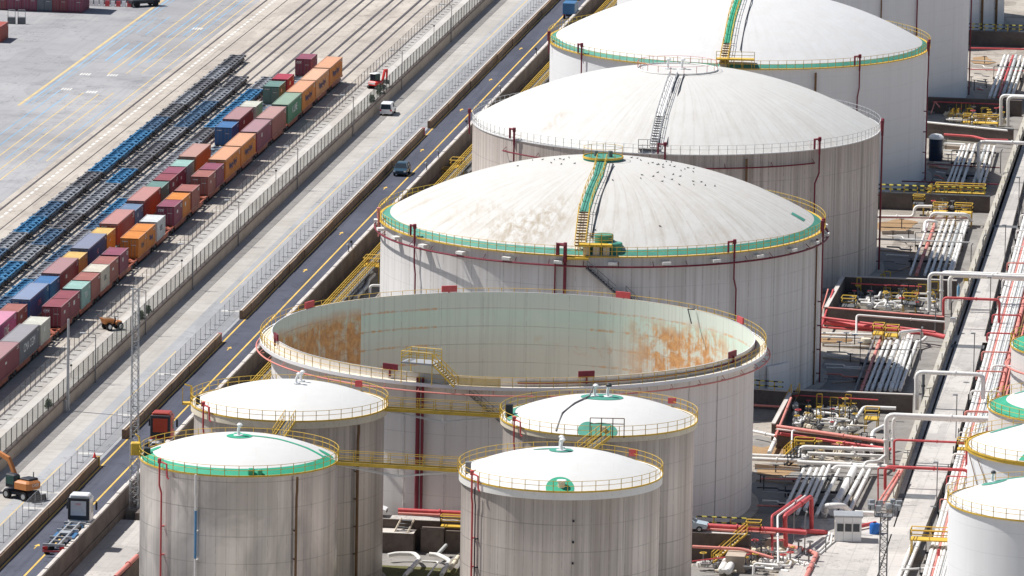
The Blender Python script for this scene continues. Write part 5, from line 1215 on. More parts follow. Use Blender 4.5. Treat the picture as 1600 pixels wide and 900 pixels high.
for nm, a, b, lb in (('l', PS['sl'], PS['sbl'], 'short yellow stepped bridge joining the two left small tanks'), ('r', PS['sr'], PS['sbr'], 'short yellow stepped bridge joining the two right small tanks')):
    x = a[0]+(2.4 if nm == 'l' else 1.0); bridge(lb, (x, a[1]+RS-.2), (x-.4 if nm == 'l' else x+1.2, b[1]-RS-.2), ZT+.1, 1.1, False)
# ------------------------------------------------------------------ compounds, service road and pipework on the right
XR = lambda y: -66.8-0.0157*(y-845)          # right face of the wall along the service road
ZS = .8
struct('service_road', MB().plate([(-76, 640), (-62.3, 640), (-62.3, 866), (-64.9, 963), (-68.5, 1090), (-75, 1320), (XR(1320)-.2, 1320), (XR(836)-.2, 836), (-76, 832)], -.5, ZS), M['road2'])
mk = MB()
for y, d in ((846.5, 1.7), (944.5, 1.5), (1040, 1.2)): strip(mk, XR(y)+.1, XR(y)+4.3, y, y+d*1.6, ZS+.006)
struct('drain_grate', mk, M['grating'])
mk = MB(); strip(mk, XR(948), XR(948)+4.6, 949, 953.5, ZS+.004); strip(mk, -74, -64, 826, 830, ZS+.004)
struct('concrete_patch', mk, M['apron'])
t = thing('service_wall', 'long concrete wall between the pipe compounds and the service road', 'wall', (0, 0, 0))
pts = [836+i*12 for i in range(41)]
for nm, o0, o1, z0, z1, mt in (('wall_face', -.5, 0, 0, 2.05, 'wall_tan'), ('wall_top', -.62, .05, 2.05, 2.2, 'wall_ochre')):
    m = MB()
    for a, b in zip(pts[:-1], pts[1:]): m.add([(XR(a)+o0, a, z0), (XR(a)+o1, a, z0), (XR(b)+o1, b-.04, z0), (XR(b)+o0, b-.04, z0), (XR(a)+o0, a, z1), (XR(a)+o1, a, z1), (XR(b)+o1, b-.04, z1), (XR(b)+o0, b-.04, z1)], [(3, 2, 1, 0), (4, 5, 6, 7), (0, 1, 5, 4), (1, 2, 6, 5), (2, 3, 7, 6), (3, 0, 4, 7)])
    m.build(nm, M[mt], t)
m = MB()
for k in range(60):
    y = 840+k*8; m.cyl((XR(y)+.02, y), .05, 1.2, 3.0, 6)
m.build('fence_post', M['mid'], t)
# pale clay floor beside the bundles, dark pits
def floor(name, x0, x1, y0, y1, z, m): struct(name, MB().add([(x0, y0, z), (x1, y0, z), (x1, y1, z), (x0, y1, z)], [(0, 1, 2, 3)]), M[m])
for i, (y0, y1) in enumerate(((836, 872), (905, 957), (987, 1043), (1060, 1119))):
    floor('clay_floor', -72.6, -67.6, y0, y1, .012, 'bund_tan'); floor('compound_floor', -83.5, -73.2, y0+2, y0+34, .010, 'dark_floor')
for y0, y1 in ((873.5, 901.5), (958.5, 983.5), (1121, 1149)): floor('pit_floor', -84.5, -69, y0, y1, .012, 'pit_dark')
floor('front_pit_floor', -124, -103.5, 772, 801, .02, 'algae'); floor('pit_edge_floor', -124, -103.5, 801, 810, .016, 'dark_floor'); floor('front_pit_floor', -86, -81, 770, 798, .02, 'algae'); floor('pit_edge_floor', -86, -77.5, 798, 812, .016, 'dark_floor')
CW = 0
def cross_wall(label, x0, x1, y, h=2.5, w=.45, skew=0.0, cap='wall_light', face='wall_brown'):
    t = thing('cross_wall', label, 'wall', (x0, y, 0), math.atan2(skew, x1-x0)); L = math.hypot(x1-x0, skew)
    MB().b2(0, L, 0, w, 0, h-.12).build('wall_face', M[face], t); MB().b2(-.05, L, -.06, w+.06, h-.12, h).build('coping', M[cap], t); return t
cross_wall('cross wall behind the nearest valve pit, beside the open-topped tank', -84.2, -69.6, 902, 2.5)
cross_wall('cross wall with the pink pipe in front of the nearest valve pit', -83.8, -70.0, 877.2, 2.3, .45, -4.5)
cross_wall('cross wall behind the middle valve pit, beside the green-rimmed tank', -85.6, -70.6, 985, 2.5)
cross_wall('cross wall with red pipes in front of the middle valve pit', -85.4, -70.2, 960.5, 2.5, .45, -3.5, 'pink')
cross_wall('end wall closing the left side of the middle valve pit', -85.9, -85.4, 961, 2.48, 23.5)
cross_wall('dark cross wall carrying the banded walkway beside the grey-brown tank', -87.5, -71.4, 1057, 2.4, .6, 0, 'grating')
cross_wall('cross wall behind the far valve pit', -87.7, -73.2, 1150.5, 2.5, .45, 0, 'wall_brown')
cross_wall('cross wall with a pale rim in front of the far valve pit', -86.0, -72.6, 1125.4, 2.5, .45, -4.5, 'grating')
cross_wall('farthest cross wall carrying a banded walkway at the top right', -88.5, -74.5, 1227.5, 2.5, .5, 0, 'grating')
t = cross_wall('short cross wall with a banded railing between the two right tanks', -92, -84.4, 902.4, 2.46, .45, -1.4)
t = cross_wall('slanting side wall on the left of the nearest valve pit', -84.6, -84.15, 880, 2.44, 22.0)
def banded(label, x0, x1, y, z, skew=0, rows=(0.45, 1.05), posts=1.9, mat='hazard'):
    t = thing('railing', label, 'railing', (x0, y, z), math.atan2(skew, x1-x0)); L = math.hypot(x1-x0, skew); m = MB()
    for q in rows: m.tube([(0, 0, q), (L, 0, q)], .085, 6)
    m.build('rail', M[mat], t); p = MB()
    for k in range(int(L/posts)+1): p.b2(k*posts-.05, k*posts+.05, -.05, .05, 0, rows[-1])
    p.build('post', M['yellow'], t); return t
banded('black and yellow railing on the dark cross wall beside the grey-brown tank', -87.4, -79.8, 1057.1, 2.4)
banded('back black and yellow railing on the dark cross wall', -87.4, -72, 1057.5, 2.4)
banded('black and yellow railing on the farthest cross wall', -88.4, -74.6, 1227.6, 2.5)
banded('black and yellow railing between the open tank and the green-rimmed tank', -92, -85.3, 902.3, 2.46, -1.2)
banded('black and yellow railing in front of the open tank at its right foot', -86.2, -80.4, 812.9, 3.5)
def yplat(label, x0, x1, y0, y1, z, zr=1.1, floor_='yellow', legs=0.0, name='platform'):
    t = thing(name, label, 'platform', (x0, y0, z)); MB().b2(0, x1-x0, 0, y1-y0, -.14, 0).build('deck', M[floor_], t); m = MB()
    W_, D_ = x1-x0, y1-y0
    for a, b in (((0, 0), (W_, 0)), ((0, D_), (W_, D_)), ((0, 0), (0, D_)), ((W_, 0), (W_, D_))):
        n = max(1, int((Vector(b)-Vector(a)).length/1.5))
        for k in range(n+1):
            x, y = a[0]+(b[0]-a[0])*k/n, a[1]+(b[1]-a[1])*k/n; m.b2(x-.045, x+.045, y-.045, y+.045, 0, zr)
        for q in (.55, 1.0): m.bar((a[0], a[1], zr*q), (b[0], b[1], zr*q), .085)
    m.build('railing', M['yellow'], t)
    if legs:
        m = MB()
        for x in (.1, W_-.1):
            for y in (.1, D_-.1): MB().b2(x-.06, x+.06, y-.06, y+.06, -legs, -.14).build('leg', M['yellow'], t)
    return t
def stairs(label, a, b, w, mat='yellow', tread='mid', axis='x', rails=True):
    a, b = Vector(a), Vector(b); t = thing('steps', label, 'stairs', a); d = b-a; nn = Vector((-d.y, d.x, 0)); nn = nn.normalized() if nn.length > 1e-6 else Vector((1, 0, 0))
    m = MB(); 
    for s in (-1, 1):
        o = nn*(w/2*s); m.bar(o, d+o, .16)
        if rails:
            m.bar(o+Vector((0, 0, 1)), d+o+Vector((0, 0, 1)), .08); m.bar(o+Vector((0, 0, .55)), d+o+Vector((0, 0, .55)), .06)
            for k in range(5): p = d*(k/4)+o; m.bar(p, p+Vector((0, 0, 1)), .075)
    m.build('stringer', M[mat], t); n = max(4, int(abs(d.z)/.22)); m = MB()
    for k in range(n): m.box(d*((k+.5)/n), (w, .3, .05), math.atan2(nn.y, nn.x))
    m.build('tread', M[tread], t); return t
PN = 0
def pipe(label, pts, r, mat='white', name='pipe', flanges=True, legs=None, group=None, cat='pipe'):
    """pts are (px, py, z) survey points; corners are rounded into bends"""
    if r > .14: r = .05+(r-.02)*.68
    P = [A(*p) if not isinstance(p, Vector) else p for p in pts]
    out = [P[0]]
    for i in range(1, len(P)-1):
        a, b, c = P[i-1], P[i], P[i+1]; u, v = (a-b), (c-b); k = min(r*3.2, u.length*.45, v.length*.45); u.normalize(); v.normalize()
        p0, p1 = b+u*k, b+v*k
        for q in range(5): s = q/4; out.append(p0*(1-s)**2+b*2*s*(1-s)+p1*s*s)
    out.append(P[-1])
    o0 = P[0].copy(); t = thing(name, label, cat, o0, 0, group)
    # flanges are swellings of the same run
    run, rad_ = [out[0]-o0], [r]
    for a, b in zip(out[:-1], out[1:]):
        L = (b-a).length
        if flanges and L > 4:
            d = (b-a)/L; n = max(1, int(L/9))
            for k in range(1, n+1):
                c = a+d*(L*(k-.4)/n)-o0
                for e, q in ((-.08, 1), (-.075, 1.42), (.075, 1.42), (.08, 1)): run.append(c+d*e); rad_.append(r*q)
        run.append(b-o0); rad_.append(r)
    MB().tube(run, rad_, 10).build('pipe_run', M[mat], t, True)
    if legs:
        m = MB()
        for a, b in zip(P[:-1], P[1:]):
            L = (b-a).length
            if abs((b-a).z) > L*.5 or L < 3: continue
            n = max(1, int(L/6))
            for k in range(n+1): c = a+(b-a)*(k/n)-o0; m.b2(c.x-.1, c.x+.1, c.y-.1, c.y+.1, legs-o0.z, c.z-r*.8)
        if m.v: m.build('support', M['bund'], t)
    return t
def bundle(where, rows, group):
    for i, (x0, y0, x1, y1, r, mt) in enumerate(rows):
        nm = {'white': 'white', 'red': 'red', 'pink': 'faded red', 'grey_pipe': 'grey', 'mid': 'grey', 'galv': 'pale grey'}[mt]
        pipe('%s pipe, %s from the left in the sloping bundle beside %s' % (nm, ordn(i), where), [(x0, y0, .9), (x1, y1, .9)], r, mt, legs=0, group=group, name='pipeline')
bundle('the open-topped tank', [(1256, 733, 1226, 796, .24, 'white'), (1267, 733, 1235, 800, .3, 'white'), (1277, 733, 1246, 802, .26, 'white'), (1287, 730, 1258, 796, .3, 'white'), (1296, 728, 1268, 794, .26, 'white'), (1312, 733, 1275, 806, .26, 'white'), (1336, 731, 1300, 800, .62, 'white'), (1350, 733, 1313, 800, .3, 'white'), (1361, 731, 1328, 798, .3, 'white')], 'pipe bundle beside the open tank')
bundle('the green-rimmed tank', [(1367, 527, 1335, 612, .2, 'mid'), (1377, 527, 1345, 612, .26, 'pink'), (1385, 531, 1353, 611, .24, 'white'), (1393, 530, 1362, 610, .26, 'white'), (1404, 529, 1373, 610, .4, 'white'), (1413, 528, 1383, 609, .24, 'white'), (1421, 523, 1392, 609, .4, 'white'), (1428, 519, 1399, 609, .22, 'white'), (1433, 534, 1406, 609, .3, 'white')], 'pipe bundle beside the green-rimmed tank')
bundle('the grey-brown walled tank', [(1451, 347, 1422, 429, .2, 'white'), (1461, 350, 1432, 429, .3, 'pink'), (1474, 345, 1445, 429, .26, 'white'), (1482, 345, 1454, 429, .26, 'white'), (1491, 344, 1464, 429, .28, 'white'), (1499, 350, 1473, 429, .3, 'grey_pipe'), (1507, 346, 1482, 429, .26, 'white'), (1513, 343, 1488, 424, .26, 'white')], 'pipe bundle beside the grey-brown tank')
bundle('the clean white tank', [(1503, 228, 1480, 287, .22, 'white'), (1508, 228, 1487, 287, .22, 'white'), (1515, 226, 1494, 287, .24, 'white'), (1524, 226, 1503, 287, .28, 'white'), (1540, 228, 1521, 287, .28, 'grey_pipe'), (1546, 228, 1530, 287, .26, 'white'), (1554, 229, 1537, 287, .24, 'white')], 'pipe bundle beside the clean white tank')
bundle('the far cut-off tank', [(1570, 87, 1546, 152, .3, 'white'), (1576, 87, 1553, 152, .26, 'white'), (1583, 87, 1560, 152, .2, 'red'), (1588, 87, 1566, 152, .34, 'grey_pipe'), (1595, 88, 1574, 152, .28, 'white'), (1602, 90, 1581, 152, .28, 'white')], 'pipe bundle beside the far tank')
# long pipe rack along the right of the service road
rack = [('white', .3), ('white', .2), ('pink', .12), ('white', .14), ('white', .22), ('grey_pipe', .12), ('white', .14), ('grey_pipe', .22), ('pink', .36), ('brown_rust', .12), ('pink', .14), ('white', .12), ('pink', .1)]
for i, (mt, r) in enumerate(rack):
    off = [0, .45, .8, 1.05, 1.4, 1.75, 2.0, 2.35, 2.95, 3.45, 3.8, 4.5, 4.9][i]
    P = [Vector((-60.9+off-(y-840)*.023, y, 1.55)) for y in (800, 840, 900, 970, 1060, 1180, 1290)]
    nm = {'white': 'white', 'pink': 'faded red', 'grey_pipe': 'grey', 'brown_rust': 'rusty'}[mt]
    pipe('%s pipe, %s from the left on the long rack beside the service road' % (nm, ordn(i)), P, r, mt, group='long pipe rack', name='pipeline')
t = thing('pipe_rack', 'row of low dark frames carrying the long pipes beside the service road', 'pipe rack', (0, 0, 0))
for k in range(42):
    y = 804+k*11.2; x = -60.9-(y-840)*.023
    MB().b2(x-.7, x+4.0, y-.12, y+.12, 1.05, 1.22).b2(x-.6, x-.45, y-.1, y+.1, 0, 1.05).b2(x+3.7, x+3.85, y-.1, y+.1, 0, 1.05).b2(x-.72, x-.62, y-.08, y+.08, 1.0, 2.3).build('frame', M['dark'], t)
m = MB()
for k in range(14):
    y = 812+k*30; x = -60.9-(y-840)*.023; m.b2(x+4.4, x+5.2, y, y+29.5, 0, 1.7)
m.build('low_wall', M['wall_ochre'], t)
floor('rack_floor', -75, -52, 800, 1320, .015, 'dark_floor')
# overhead crossings: (label, points, radius, colour)
V = lambda px, py, z: A(px, py, z)
def gantry(label, px0, pyb, pyt, px1, r, mat, zb=.5, end=None, y=None, drop=None):
    """rises at px0, crosses to px1, optionally drops"""
    b = A(px0, pyb, zb); top = Ay(px0, pyt, b.y); e = Ay(px1, pyt+(px1-px0)*.018, b.y); e.z = top.z
    P = [b, top, e]
    if drop: P.append(Vector((e.x, e.y, e.z-drop)))
    return pipe(label, P, r, mat, flanges=True, name='pipe_crossing')
gantry('thick white pipe crossing the service road in the middle, above the open tank bundle', 1385, 727, 648, 1546, .38, 'white')
gantry('second white riser turning beside the thick crossing pipe', 1396, 724, 652, 1540, .26, 'white')
gantry('white pipe arch crossing the service road higher up and dropping into the rack', 1432, 640, 581, 1537, .34, 'white', drop=3.0)
gantry('white pipe crossing at the level of the grey-brown tank, left riser', 1452, 487, 427, 1610, .30, 'white')
gantry('white pipe crossing at the level of the grey-brown tank, middle riser', 1471, 485, 425, 1610, .28, 'white')
gantry('thick white pipe crossing at the level of the grey-brown tank, right riser', 1484, 484, 430, 1610, .36, 'white')
gantry('white pipe riser crossing near the dark water tank', 1529, 285, 221, 1610, .34, 'white')
gantry('left of two far white risers crossing at the far valve pit', 1564, 196, 149, 1612, .3, 'white')
gantry('right of two far white risers crossing at the far valve pit', 1575, 197, 151, 1612, .3, 'white')
gantry('red pipe arch over the service road beside the middle valve pit', 1474, 515, 465, 1562, .2, 'red', drop=4.0)
gantry('upper red pipe crossing the service road near the second right-edge tank', 1397, 737, 687, 1511, .14, 'red', drop=4)
gantry('lower red pipe crossing the service road near the second right-edge tank', 1383, 765, 729, 1513, .22, 'red', drop=3)
gantry('thin white pipe arch beside the farthest right-edge tank', 1551, 600, 571, 1583, .14, 'white', drop=3)
gantry('thin red riser left of the lower red crossing', 1372, 790, 731, 1400, .09, 'red')
# manifold runs
runs = [('white pipe running from the open tank foot to the nearest bundle, lower one', [(1172, 717, .8), (1252, 720, .8), (1262, 712, .8)], .3, 'white'),
 ('white pipe running from the open tank foot to the nearest bundle, upper one', [(1172, 711, 1.0), (1250, 714, 1.0)], .24, 'white'),
 ('raised white pipe above the heads of the nearest bundle', [(1249, 718, .8), (1250, 698, 2.2), (1380, 703, 2.2)], .3, 'white'),
 ('white pipe under the raised one at the nearest bundle', [(1262, 708, 1.4), (1384, 713, 1.4)], .24, 'white'),
 ('long white collector pipe crossing the heads of the nearest bundle', [(1246, 722, 1.0), (1386, 729, 1.0)], .32, 'white'),
 ('white loop pipe at the right end of the nearest bundle', [(1348, 733, .9), (1352, 722, 1.6), (1372, 721, 1.6), (1384, 711, 1.6)], .24, 'white'),
 ('white pipe bending over the bundle head near the loop pipe', [(1300, 735, .9), (1306, 729, 1.2), (1374, 731, 1.2)], .3, 'white'),
 ('white slanting pipe left of the nearest valve pit front wall', [(1202, 708, .9), (1214, 682, .9)], .34, 'white'),
 ('thin white pipe entering left of the slanting pipe', [(1174, 673, 1.0), (1212, 681, 1.0)], .2, 'white'),
 ('pink pipe along the top of the nearest pit front wall', [(1214, 666, 2.75), (1388, 691, 2.75)], .26, 'pink'),
 ('dark red pipe under the pink one on the pit front wall', [(1212, 677, 1.8), (1392, 702, 1.8)], .22, 'red'),
 ('lowest red pipe on the nearest pit front wall', [(1210, 681, 1.2), (1388, 706, 1.2)], .15, 'pink'),
 ('thin white pipe framing the nearest pit front wall', [(1237, 700, .9), (1238, 672, 2.6), (1388, 692, 2.0)], .12, 'white'),
 ('pink pipe running down the slanting side wall of the nearest pit', [(1236, 622, 2.7), (1212, 682, 2.0)], .18, 'pink'),
 ('thin red pipe behind the slanting side wall', [(1178, 633, 1.4), (1228, 636, 1.4)], .14, 'pink'),
 ('thin red pipe along the back wall of the nearest pit', [(1250, 618, 2.0), (1372, 625, 2.0)], .08, 'red'),
 ('white pipe bend inside the nearest pit, left one', [(1272, 643, .9), (1306, 647, .9), (1310, 652, .6)], .2, 'white'),
 ('white pipe bend inside the nearest pit, right one', [(1316, 647, .9), (1325, 651, .9), (1326, 658, .3)], .18, 'white'),
 ('white pipe along the middle of the nearest pit', [(1272, 655, .8), (1328, 658, .8)], .2, 'white'),
 ('white pipe rising to the overhead one at the right of the nearest pit', [(1325, 672, .5), (1350, 636, 1.6), (1400, 638, 1.6)], .26, 'white'),
 ('white pipe bend under the thick crossing pipe', [(1362, 715, .6), (1363, 675, 2.6), (1384, 664, 3.0)], .3, 'white'),
 ('upper bright red pipe in front of the middle valve pit', [(1284, 496, 2.0), (1462, 519, 2.0)], .17, 'red'),
 ('thick dark red pipe in front of the middle valve pit', [(1284, 503, 1.4), (1452, 521, 1.4), (1478, 527, 1.4)], .42, 'red'),
 ('lower thin red pipe in front of the middle valve pit', [(1282, 511, .9), (1364, 517, .9)], .14, 'red'),
 ('thin white pipe frame along the middle pit front wall', [(1338, 521, .8), (1338.5, 492, 2.9), (1476, 503, 2.6)], .15, 'white'),
 ('white pipe from the green-rimmed tank foot, upper one', [(1281, 521, .8), (1362, 523, .8)], .2, 'white'),
 ('white pipe from the green-rimmed tank foot, lower one', [(1281, 526, .7), (1350, 528, .7)], .18, 'white'),
 ('white loop pipe over the right end of the green-rimmed tank bundle', [(1406, 530, .9), (1405, 519, 2.0), (1440, 516, 2.0), (1441, 526, .8)], .24, 'white'),
 ('white bent pipe ending beside the loop over the green-rimmed bundle', [(1432, 536, .9), (1441, 533, .9), (1447, 527, 1.2)], .26, 'white'),
 ('red drain pipe at the left end of the middle pit', [(1302, 453, 2.6), (1283, 512, 1.6)], .16, 'red'),
 ('thin red pipe beside the red drain pipe', [(1294, 452, 2.2), (1280, 500, 1.0)], .1, 'pink'),
 ('thin red pipe along the back wall of the middle pit', [(1330, 443, 2.0), (1440, 448, 2.0)], .09, 'red'),
 ('white collector pipe in the middle pit, left part', [(1345, 473, .8), (1400, 477, .8)], .22, 'white'),
 ('white collector pipe in the middle pit, right part', [(1400, 480, .6), (1465, 486, .6)], .24, 'white'),
 ('white bend in the middle of the middle pit', [(1367, 482, .5), (1374, 473, 1.2), (1398, 473, 1.2), (1400, 482, .5)], .24, 'white'),
 ('white pipe from the grey-brown tank foot to its bundle', [(1372, 338, .9), (1428, 339, .9), (1429, 322, 2.4), (1466, 323, 2.4)], .26, 'white'),
 ('raised white pipe over the heads of the grey-brown tank bundle', [(1453, 343, 1.0), (1457, 333, 2.0), (1511, 335, 2.0), (1517, 345, 1.0)], .3, 'white'),
 ('white valve loop left of the grey-brown tank bundle', [(1444, 362, .9), (1446, 345, 2.0), (1464, 346, 2.0), (1462, 356, 1.0)], .3, 'white'),
 ('thin dark red pipe across the heads of the grey-brown tank bundle', [(1373, 340, 1.4), (1512, 341, 1.4)], .08, 'maroon'),
 ('grey rail pipe crossing the middle of the grey-brown tank bundle', [(1372, 373, 1.6), (1516, 379, 1.6)], .1, 'grey_pipe'),
 ('thin red pipe along the back of the grey-brown tank compound', [(1376, 282, 1.5), (1560, 288, 1.5)], .09, 'maroon'),
 ('red pipe bridging to the road wall above the clean white tank bundle', [(1475, 210, 1.8), (1520, 213, 1.8), (1540, 218, 1.8), (1575, 219, 1.8)], .2, 'red'),
 ('white pipe behind the dark water tank', [(1475, 224, .9), (1508, 226, .9)], .2, 'white'),
 ('lower white pipe behind the dark water tank', [(1475, 240, .6), (1496, 241, .6)], .14, 'white'),
 ('thin red pipe crossing the clean white tank bundle', [(1448, 256, 1.2), (1562, 262, 1.2)], .07, 'maroon'),
 ('thin red pipe along the back wall of the far pit', [(1458, 159, 2.0), (1562, 163, 2.0)], .1, 'red'),
 ('red slanting pipe at the left of the far pit', [(1455, 177, .8), (1461, 159, 2.0), (1468, 167, 1.6)], .1, 'pink'),
 ('white rim pipe along the front of the far pit', [(1448, 191, 2.75), (1574, 204, 2.75)], .16, 'white'),
 ('red pipe on the farthest cross wall face', [(1516, 75, 1.0), (1602, 77, 1.0)], .14, 'red'),
 ('thin red pipe crossing the far bundle', [(1516, 108, 1.0), (1602, 111, 1.0)], .08, 'red'),
 ('upper of two long red pipes in front of the open tank', [(622, 797, 4.5), (730, 802, 4.5)], .3, 'red'),
 ('lower of two long red pipes in front of the open tank', [(622, 802, 4.2), (730, 807, 4.2)], .18, 'pink'),
 ('thick red pipe at the right foot of the open tank', [(1080, 820, 3.9), (1212, 828, 3.9), (1260, 832, 3.9)], .36, 'red'),
 ('thin pink pipe under the thick red pipe at the open tank foot', [(1080, 825, 3.6), (1212, 833, 3.6)], .15, 'pink'),
 ('pink pipe crossing the front right pit, upper one', [(1082, 854, 2.2), (1160, 858, 2.2), (1208, 872, 1.6)], .2, 'pink'),
 ('thin red pipe crossing the front right pit', [(1082, 877, 1.6), (1180, 865, 1.8)], .08, 'red'),
 ('white pipe frame at the bottom right of the front right pit', [(1177, 898, .8), (1178, 880, 2.0), (1216, 884, 2.0)], .16, 'white'),
 ('white bent pipe in the pit between the small tanks', [(606, 868, .8), (620, 865, .9), (648, 865, .9), (656, 873, .9), (632, 900, .9)], .30, 'white'),
 ('white pipe dividing toward the right in the pit between the small tanks', [(671, 866, .9), (685, 867, .9), (703, 876, .9), (690, 898, .9)], .30, 'white'),
 ('dusty pipe stub in the pit between the small tanks', [(684, 866, .9), (697, 852, 1.2)], .24, 'grey_pipe'),
 ('thin white conduit in the pit between the small tanks', [(660, 877, .8), (685, 878, .8), (668, 900, .8)], .1, 'white'),
 ('pale pipe beside the nearest right small tank wall', [(704, 888, .9), (716, 870, .9)], .3, 'cream'),
 ('pink pipe on the near compound wall left of the nearest tank', [(180, 902, 2.5), (214, 869, 2.5)], .32, 'pink'),
 ('bluish pipe along the foot of the road wall beside the walkway', [(500, 470, 1.0), (548, 418, 1.0)], .34, 'grey_pipe'),
 ('left grey pipe below the walkway beside the green-rimmed tank', [(545, 466, .8), (566, 444, .8), (569, 434, .9), (580, 425, .9)], .4, 'grey_pipe'),
 ('right grey pipe below the walkway beside the green-rimmed tank', [(555, 466, .8), (573, 447, .8), (575, 438, .9), (584, 429, .9)], .4, 'grey_pipe'),
 ('white pipe frame beside the foot of the green-rimmed tank', [(578, 458, 1), (578, 446, 2.0), (597, 446, 2.0)], .2, 'white'),
 ('grey pipe beside the grey-brown tank foot on the left', [(728, 270, .8), (742, 256, .8)], .4, 'grey_pipe'),
 ('grey pipe beside the clean white tank foot on the left', [(845, 130, .8), (862, 118, .8)], .4, 'grey_pipe'),
 ('red pipe portal over the lower right pit, left leg', [(1207, 872, 1.0), (1206, 806, 5.2), (1252, 775, 5.2)], .16, 'red'),
 ('white pipe beside the left leg of the red portal', [(1216, 880, 1.0), (1215, 806, 5.1), (1258, 775, 5.1)], .12, 'white'),
 ('thick red pipe portal over the lower right pit', [(1228, 852, 1.2), (1226, 806, 5.0), (1268, 775, 5.0), (1268, 832, .8)], .32, 'red'),
 ('thick red low pipe behind the portal', [(1190, 826, 1.9), (1292, 832, 1.0)], .36, 'red'),
 ('red pipe leaving the portal foot toward the bottom edge', [(1228, 852, 1.0), (1270, 863, 1.0), (1276, 866, 1.0), (1258, 905, 1.0)], .32, 'pink'),
 ('white pipe pair by the cabin, left', [(1278, 862, .9), (1292, 848, .9), (1296, 832, 1.6)], .12, 'white'),
 ('white pipe pair by the cabin, right', [(1280, 866, .9), (1298, 850, .9), (1300, 834, 1.6)], .12, 'white'),
 ('white pipe across the lower right pit, upper one', [(1220, 871, 1.0), (1258, 880, 1.0)], .18, 'white'),
 ('white pipe across the lower right pit, lower one', [(1172, 885, .8), (1232, 893, .8)], .2, 'white'),
 ('big white loop pipe behind the cabin', [(1288, 806, 1.0), (1290, 790, 3.2), (1318, 790, 3.2), (1328, 800, 1.6)], .42, 'white'),
 ('white pipe leaving the cabin toward the floodlight mast', [(1336, 800, 2.0), (1366, 802, 2.0)], .26, 'white'),
 ('red low pipe between the cabin and the blue drum', [(1336, 824, 1.2), (1368, 817, 1.2)], .26, 'red'),
 ('left white pipe climbing from the bottom edge to the yellow platform', [(1403, 905, 1.0), (1427, 845, 1.0)], .24, 'white'),
 ('right white pipe climbing from the bottom edge to the yellow platform', [(1412, 905, 1.0), (1437, 845, 1.0)], .26, 'white'),
 ('red hydrant pipe below the yellow platform', [(1450, 905, .6), (1466, 872, 1.4), (1467, 858, 2.4)], .2, 'red'),
 ('white pipe frame at the bottom right', [(1408, 890, 1.6), (1464, 887, 1.6), (1466, 905, .6)], .12, 'white'),
 ('red pipe ladder leaning by the farthest right-edge tank', [(1566, 630, 1), (1582, 560, 3)], .12, 'pink'),
 ('white pipe loops beside the nearest right-edge tank', [(1478, 775, .9), (1480, 755, 2.4), (1490, 757, 2.4)], .16, 'white'),
 ('dark red hydrant beside the nearest right-edge tank', [(1482, 800, .6), (1484, 782, 2.0)], .26, 'maroon'),
 ('dark pipe post beside the white arch riser', [(1442, 634, .4), (1443, 582, 4.0)], .2, 'dark'),
 ('faded red twin pipe on the road wall left side, left one', [(1368, 792, 2.3), (1405, 735, 2.3)], .12, 'pink'),
 ('faded red twin pipe on the road wall left side, right one', [(1376, 792, 2.3), (1410, 735, 2.3)], .2, 'pink')]
for lb, pts, r, mt in runs: pipe(lb, pts, r, mt)
# valves: body, bonnet, hand wheel
def valve(loc, s, body, label, group):
    t = thing('valve', label, 'valve', loc, random.uniform(0, 3), group)
    MB().ball((0, 0, .35*s), .34*s, 8, (1.2, .8, 1)).tube([(-.6*s, 0, .35*s), (.6*s, 0, .35*s)], .17*s, 8).tube([(-.45*s, 0, .35*s), (-.38*s, 0, .35*s)], .32*s, 10).tube([(.38*s, 0, .35*s), (.45*s, 0, .35*s)], .32*s, 10).build('valve_body', M[body], t)
    MB().tube([(0, 0, .5*s), (0, 0, 1.25*s)], .07*s, 6).build('stem', M['mid'], t); MB().tube([(.26*s*math.cos(a), .26*s*math.sin(a), 1.25*s) for a in [2*PI*k/10 for k in range(10)]], .05*s, 5, closed=True).build('hand_wheel', M[random.choice(('yellow', 'yellow', 'mid', 'dark', 'red'))], t)
VAL = [('the nearest valve pit', (1236, 1345), (636, 676), 24), ('the middle valve pit', (1325, 1470), (452, 486), 30), ('the far valve pit', (1480, 1572), (178, 196), 16), ('the heads of the nearest bundle', (1240, 1380), (705, 722), 10), ('the grey-brown tank manifold', (1450, 1515), (322, 344), 8), ('the pit right of the small tanks', (1086, 1200), (866, 893), 10), ('the lower right pit', (1175, 1270), (858, 895), 14)]
for wh, (xa, xb), (ya, yb), n in VAL:
    rows_ = max(2, n//6)
    for k in range(n):
        px = xa+(xb-xa)*((k//rows_)+.5)/(n/rows_)+random.uniform(-3, 3); py = ya+(yb-ya)*((k % rows_)+.5)/rows_+random.uniform(-2, 2)+(px-xa)*.04
        valve(A(px, py, .3), random.uniform(.9, 1.5), random.choice(('white', 'white', 'cream', 'mid', 'cream')), 'hand wheel valve among those crowded in %s' % wh, 'valves in '+wh)
def small_pipes(wh, xr, yr, n, group):
    for k in range(n):
        px = random.uniform(*xr); py = random.uniform(*yr); L = random.uniform(10, 34); z = random.uniform(.4, 1.3); r = random.uniform(.09, .18)
        mt = random.choice(('white', 'white', 'mid', 'cream', 'dark'))
        if random.random() < .5: pts = [(px, py, z), (px+L, py+L*.05, z)]
        else: pts = [(px, py, z), (px+L*.5, py+L*.02, z), (px+L*.5+3, py+L*.02-7, z)]
        pipe('thin connecting pipe among the valves in %s' % wh, pts, r, mt, group=group, flanges=True, name='thin_pipe')
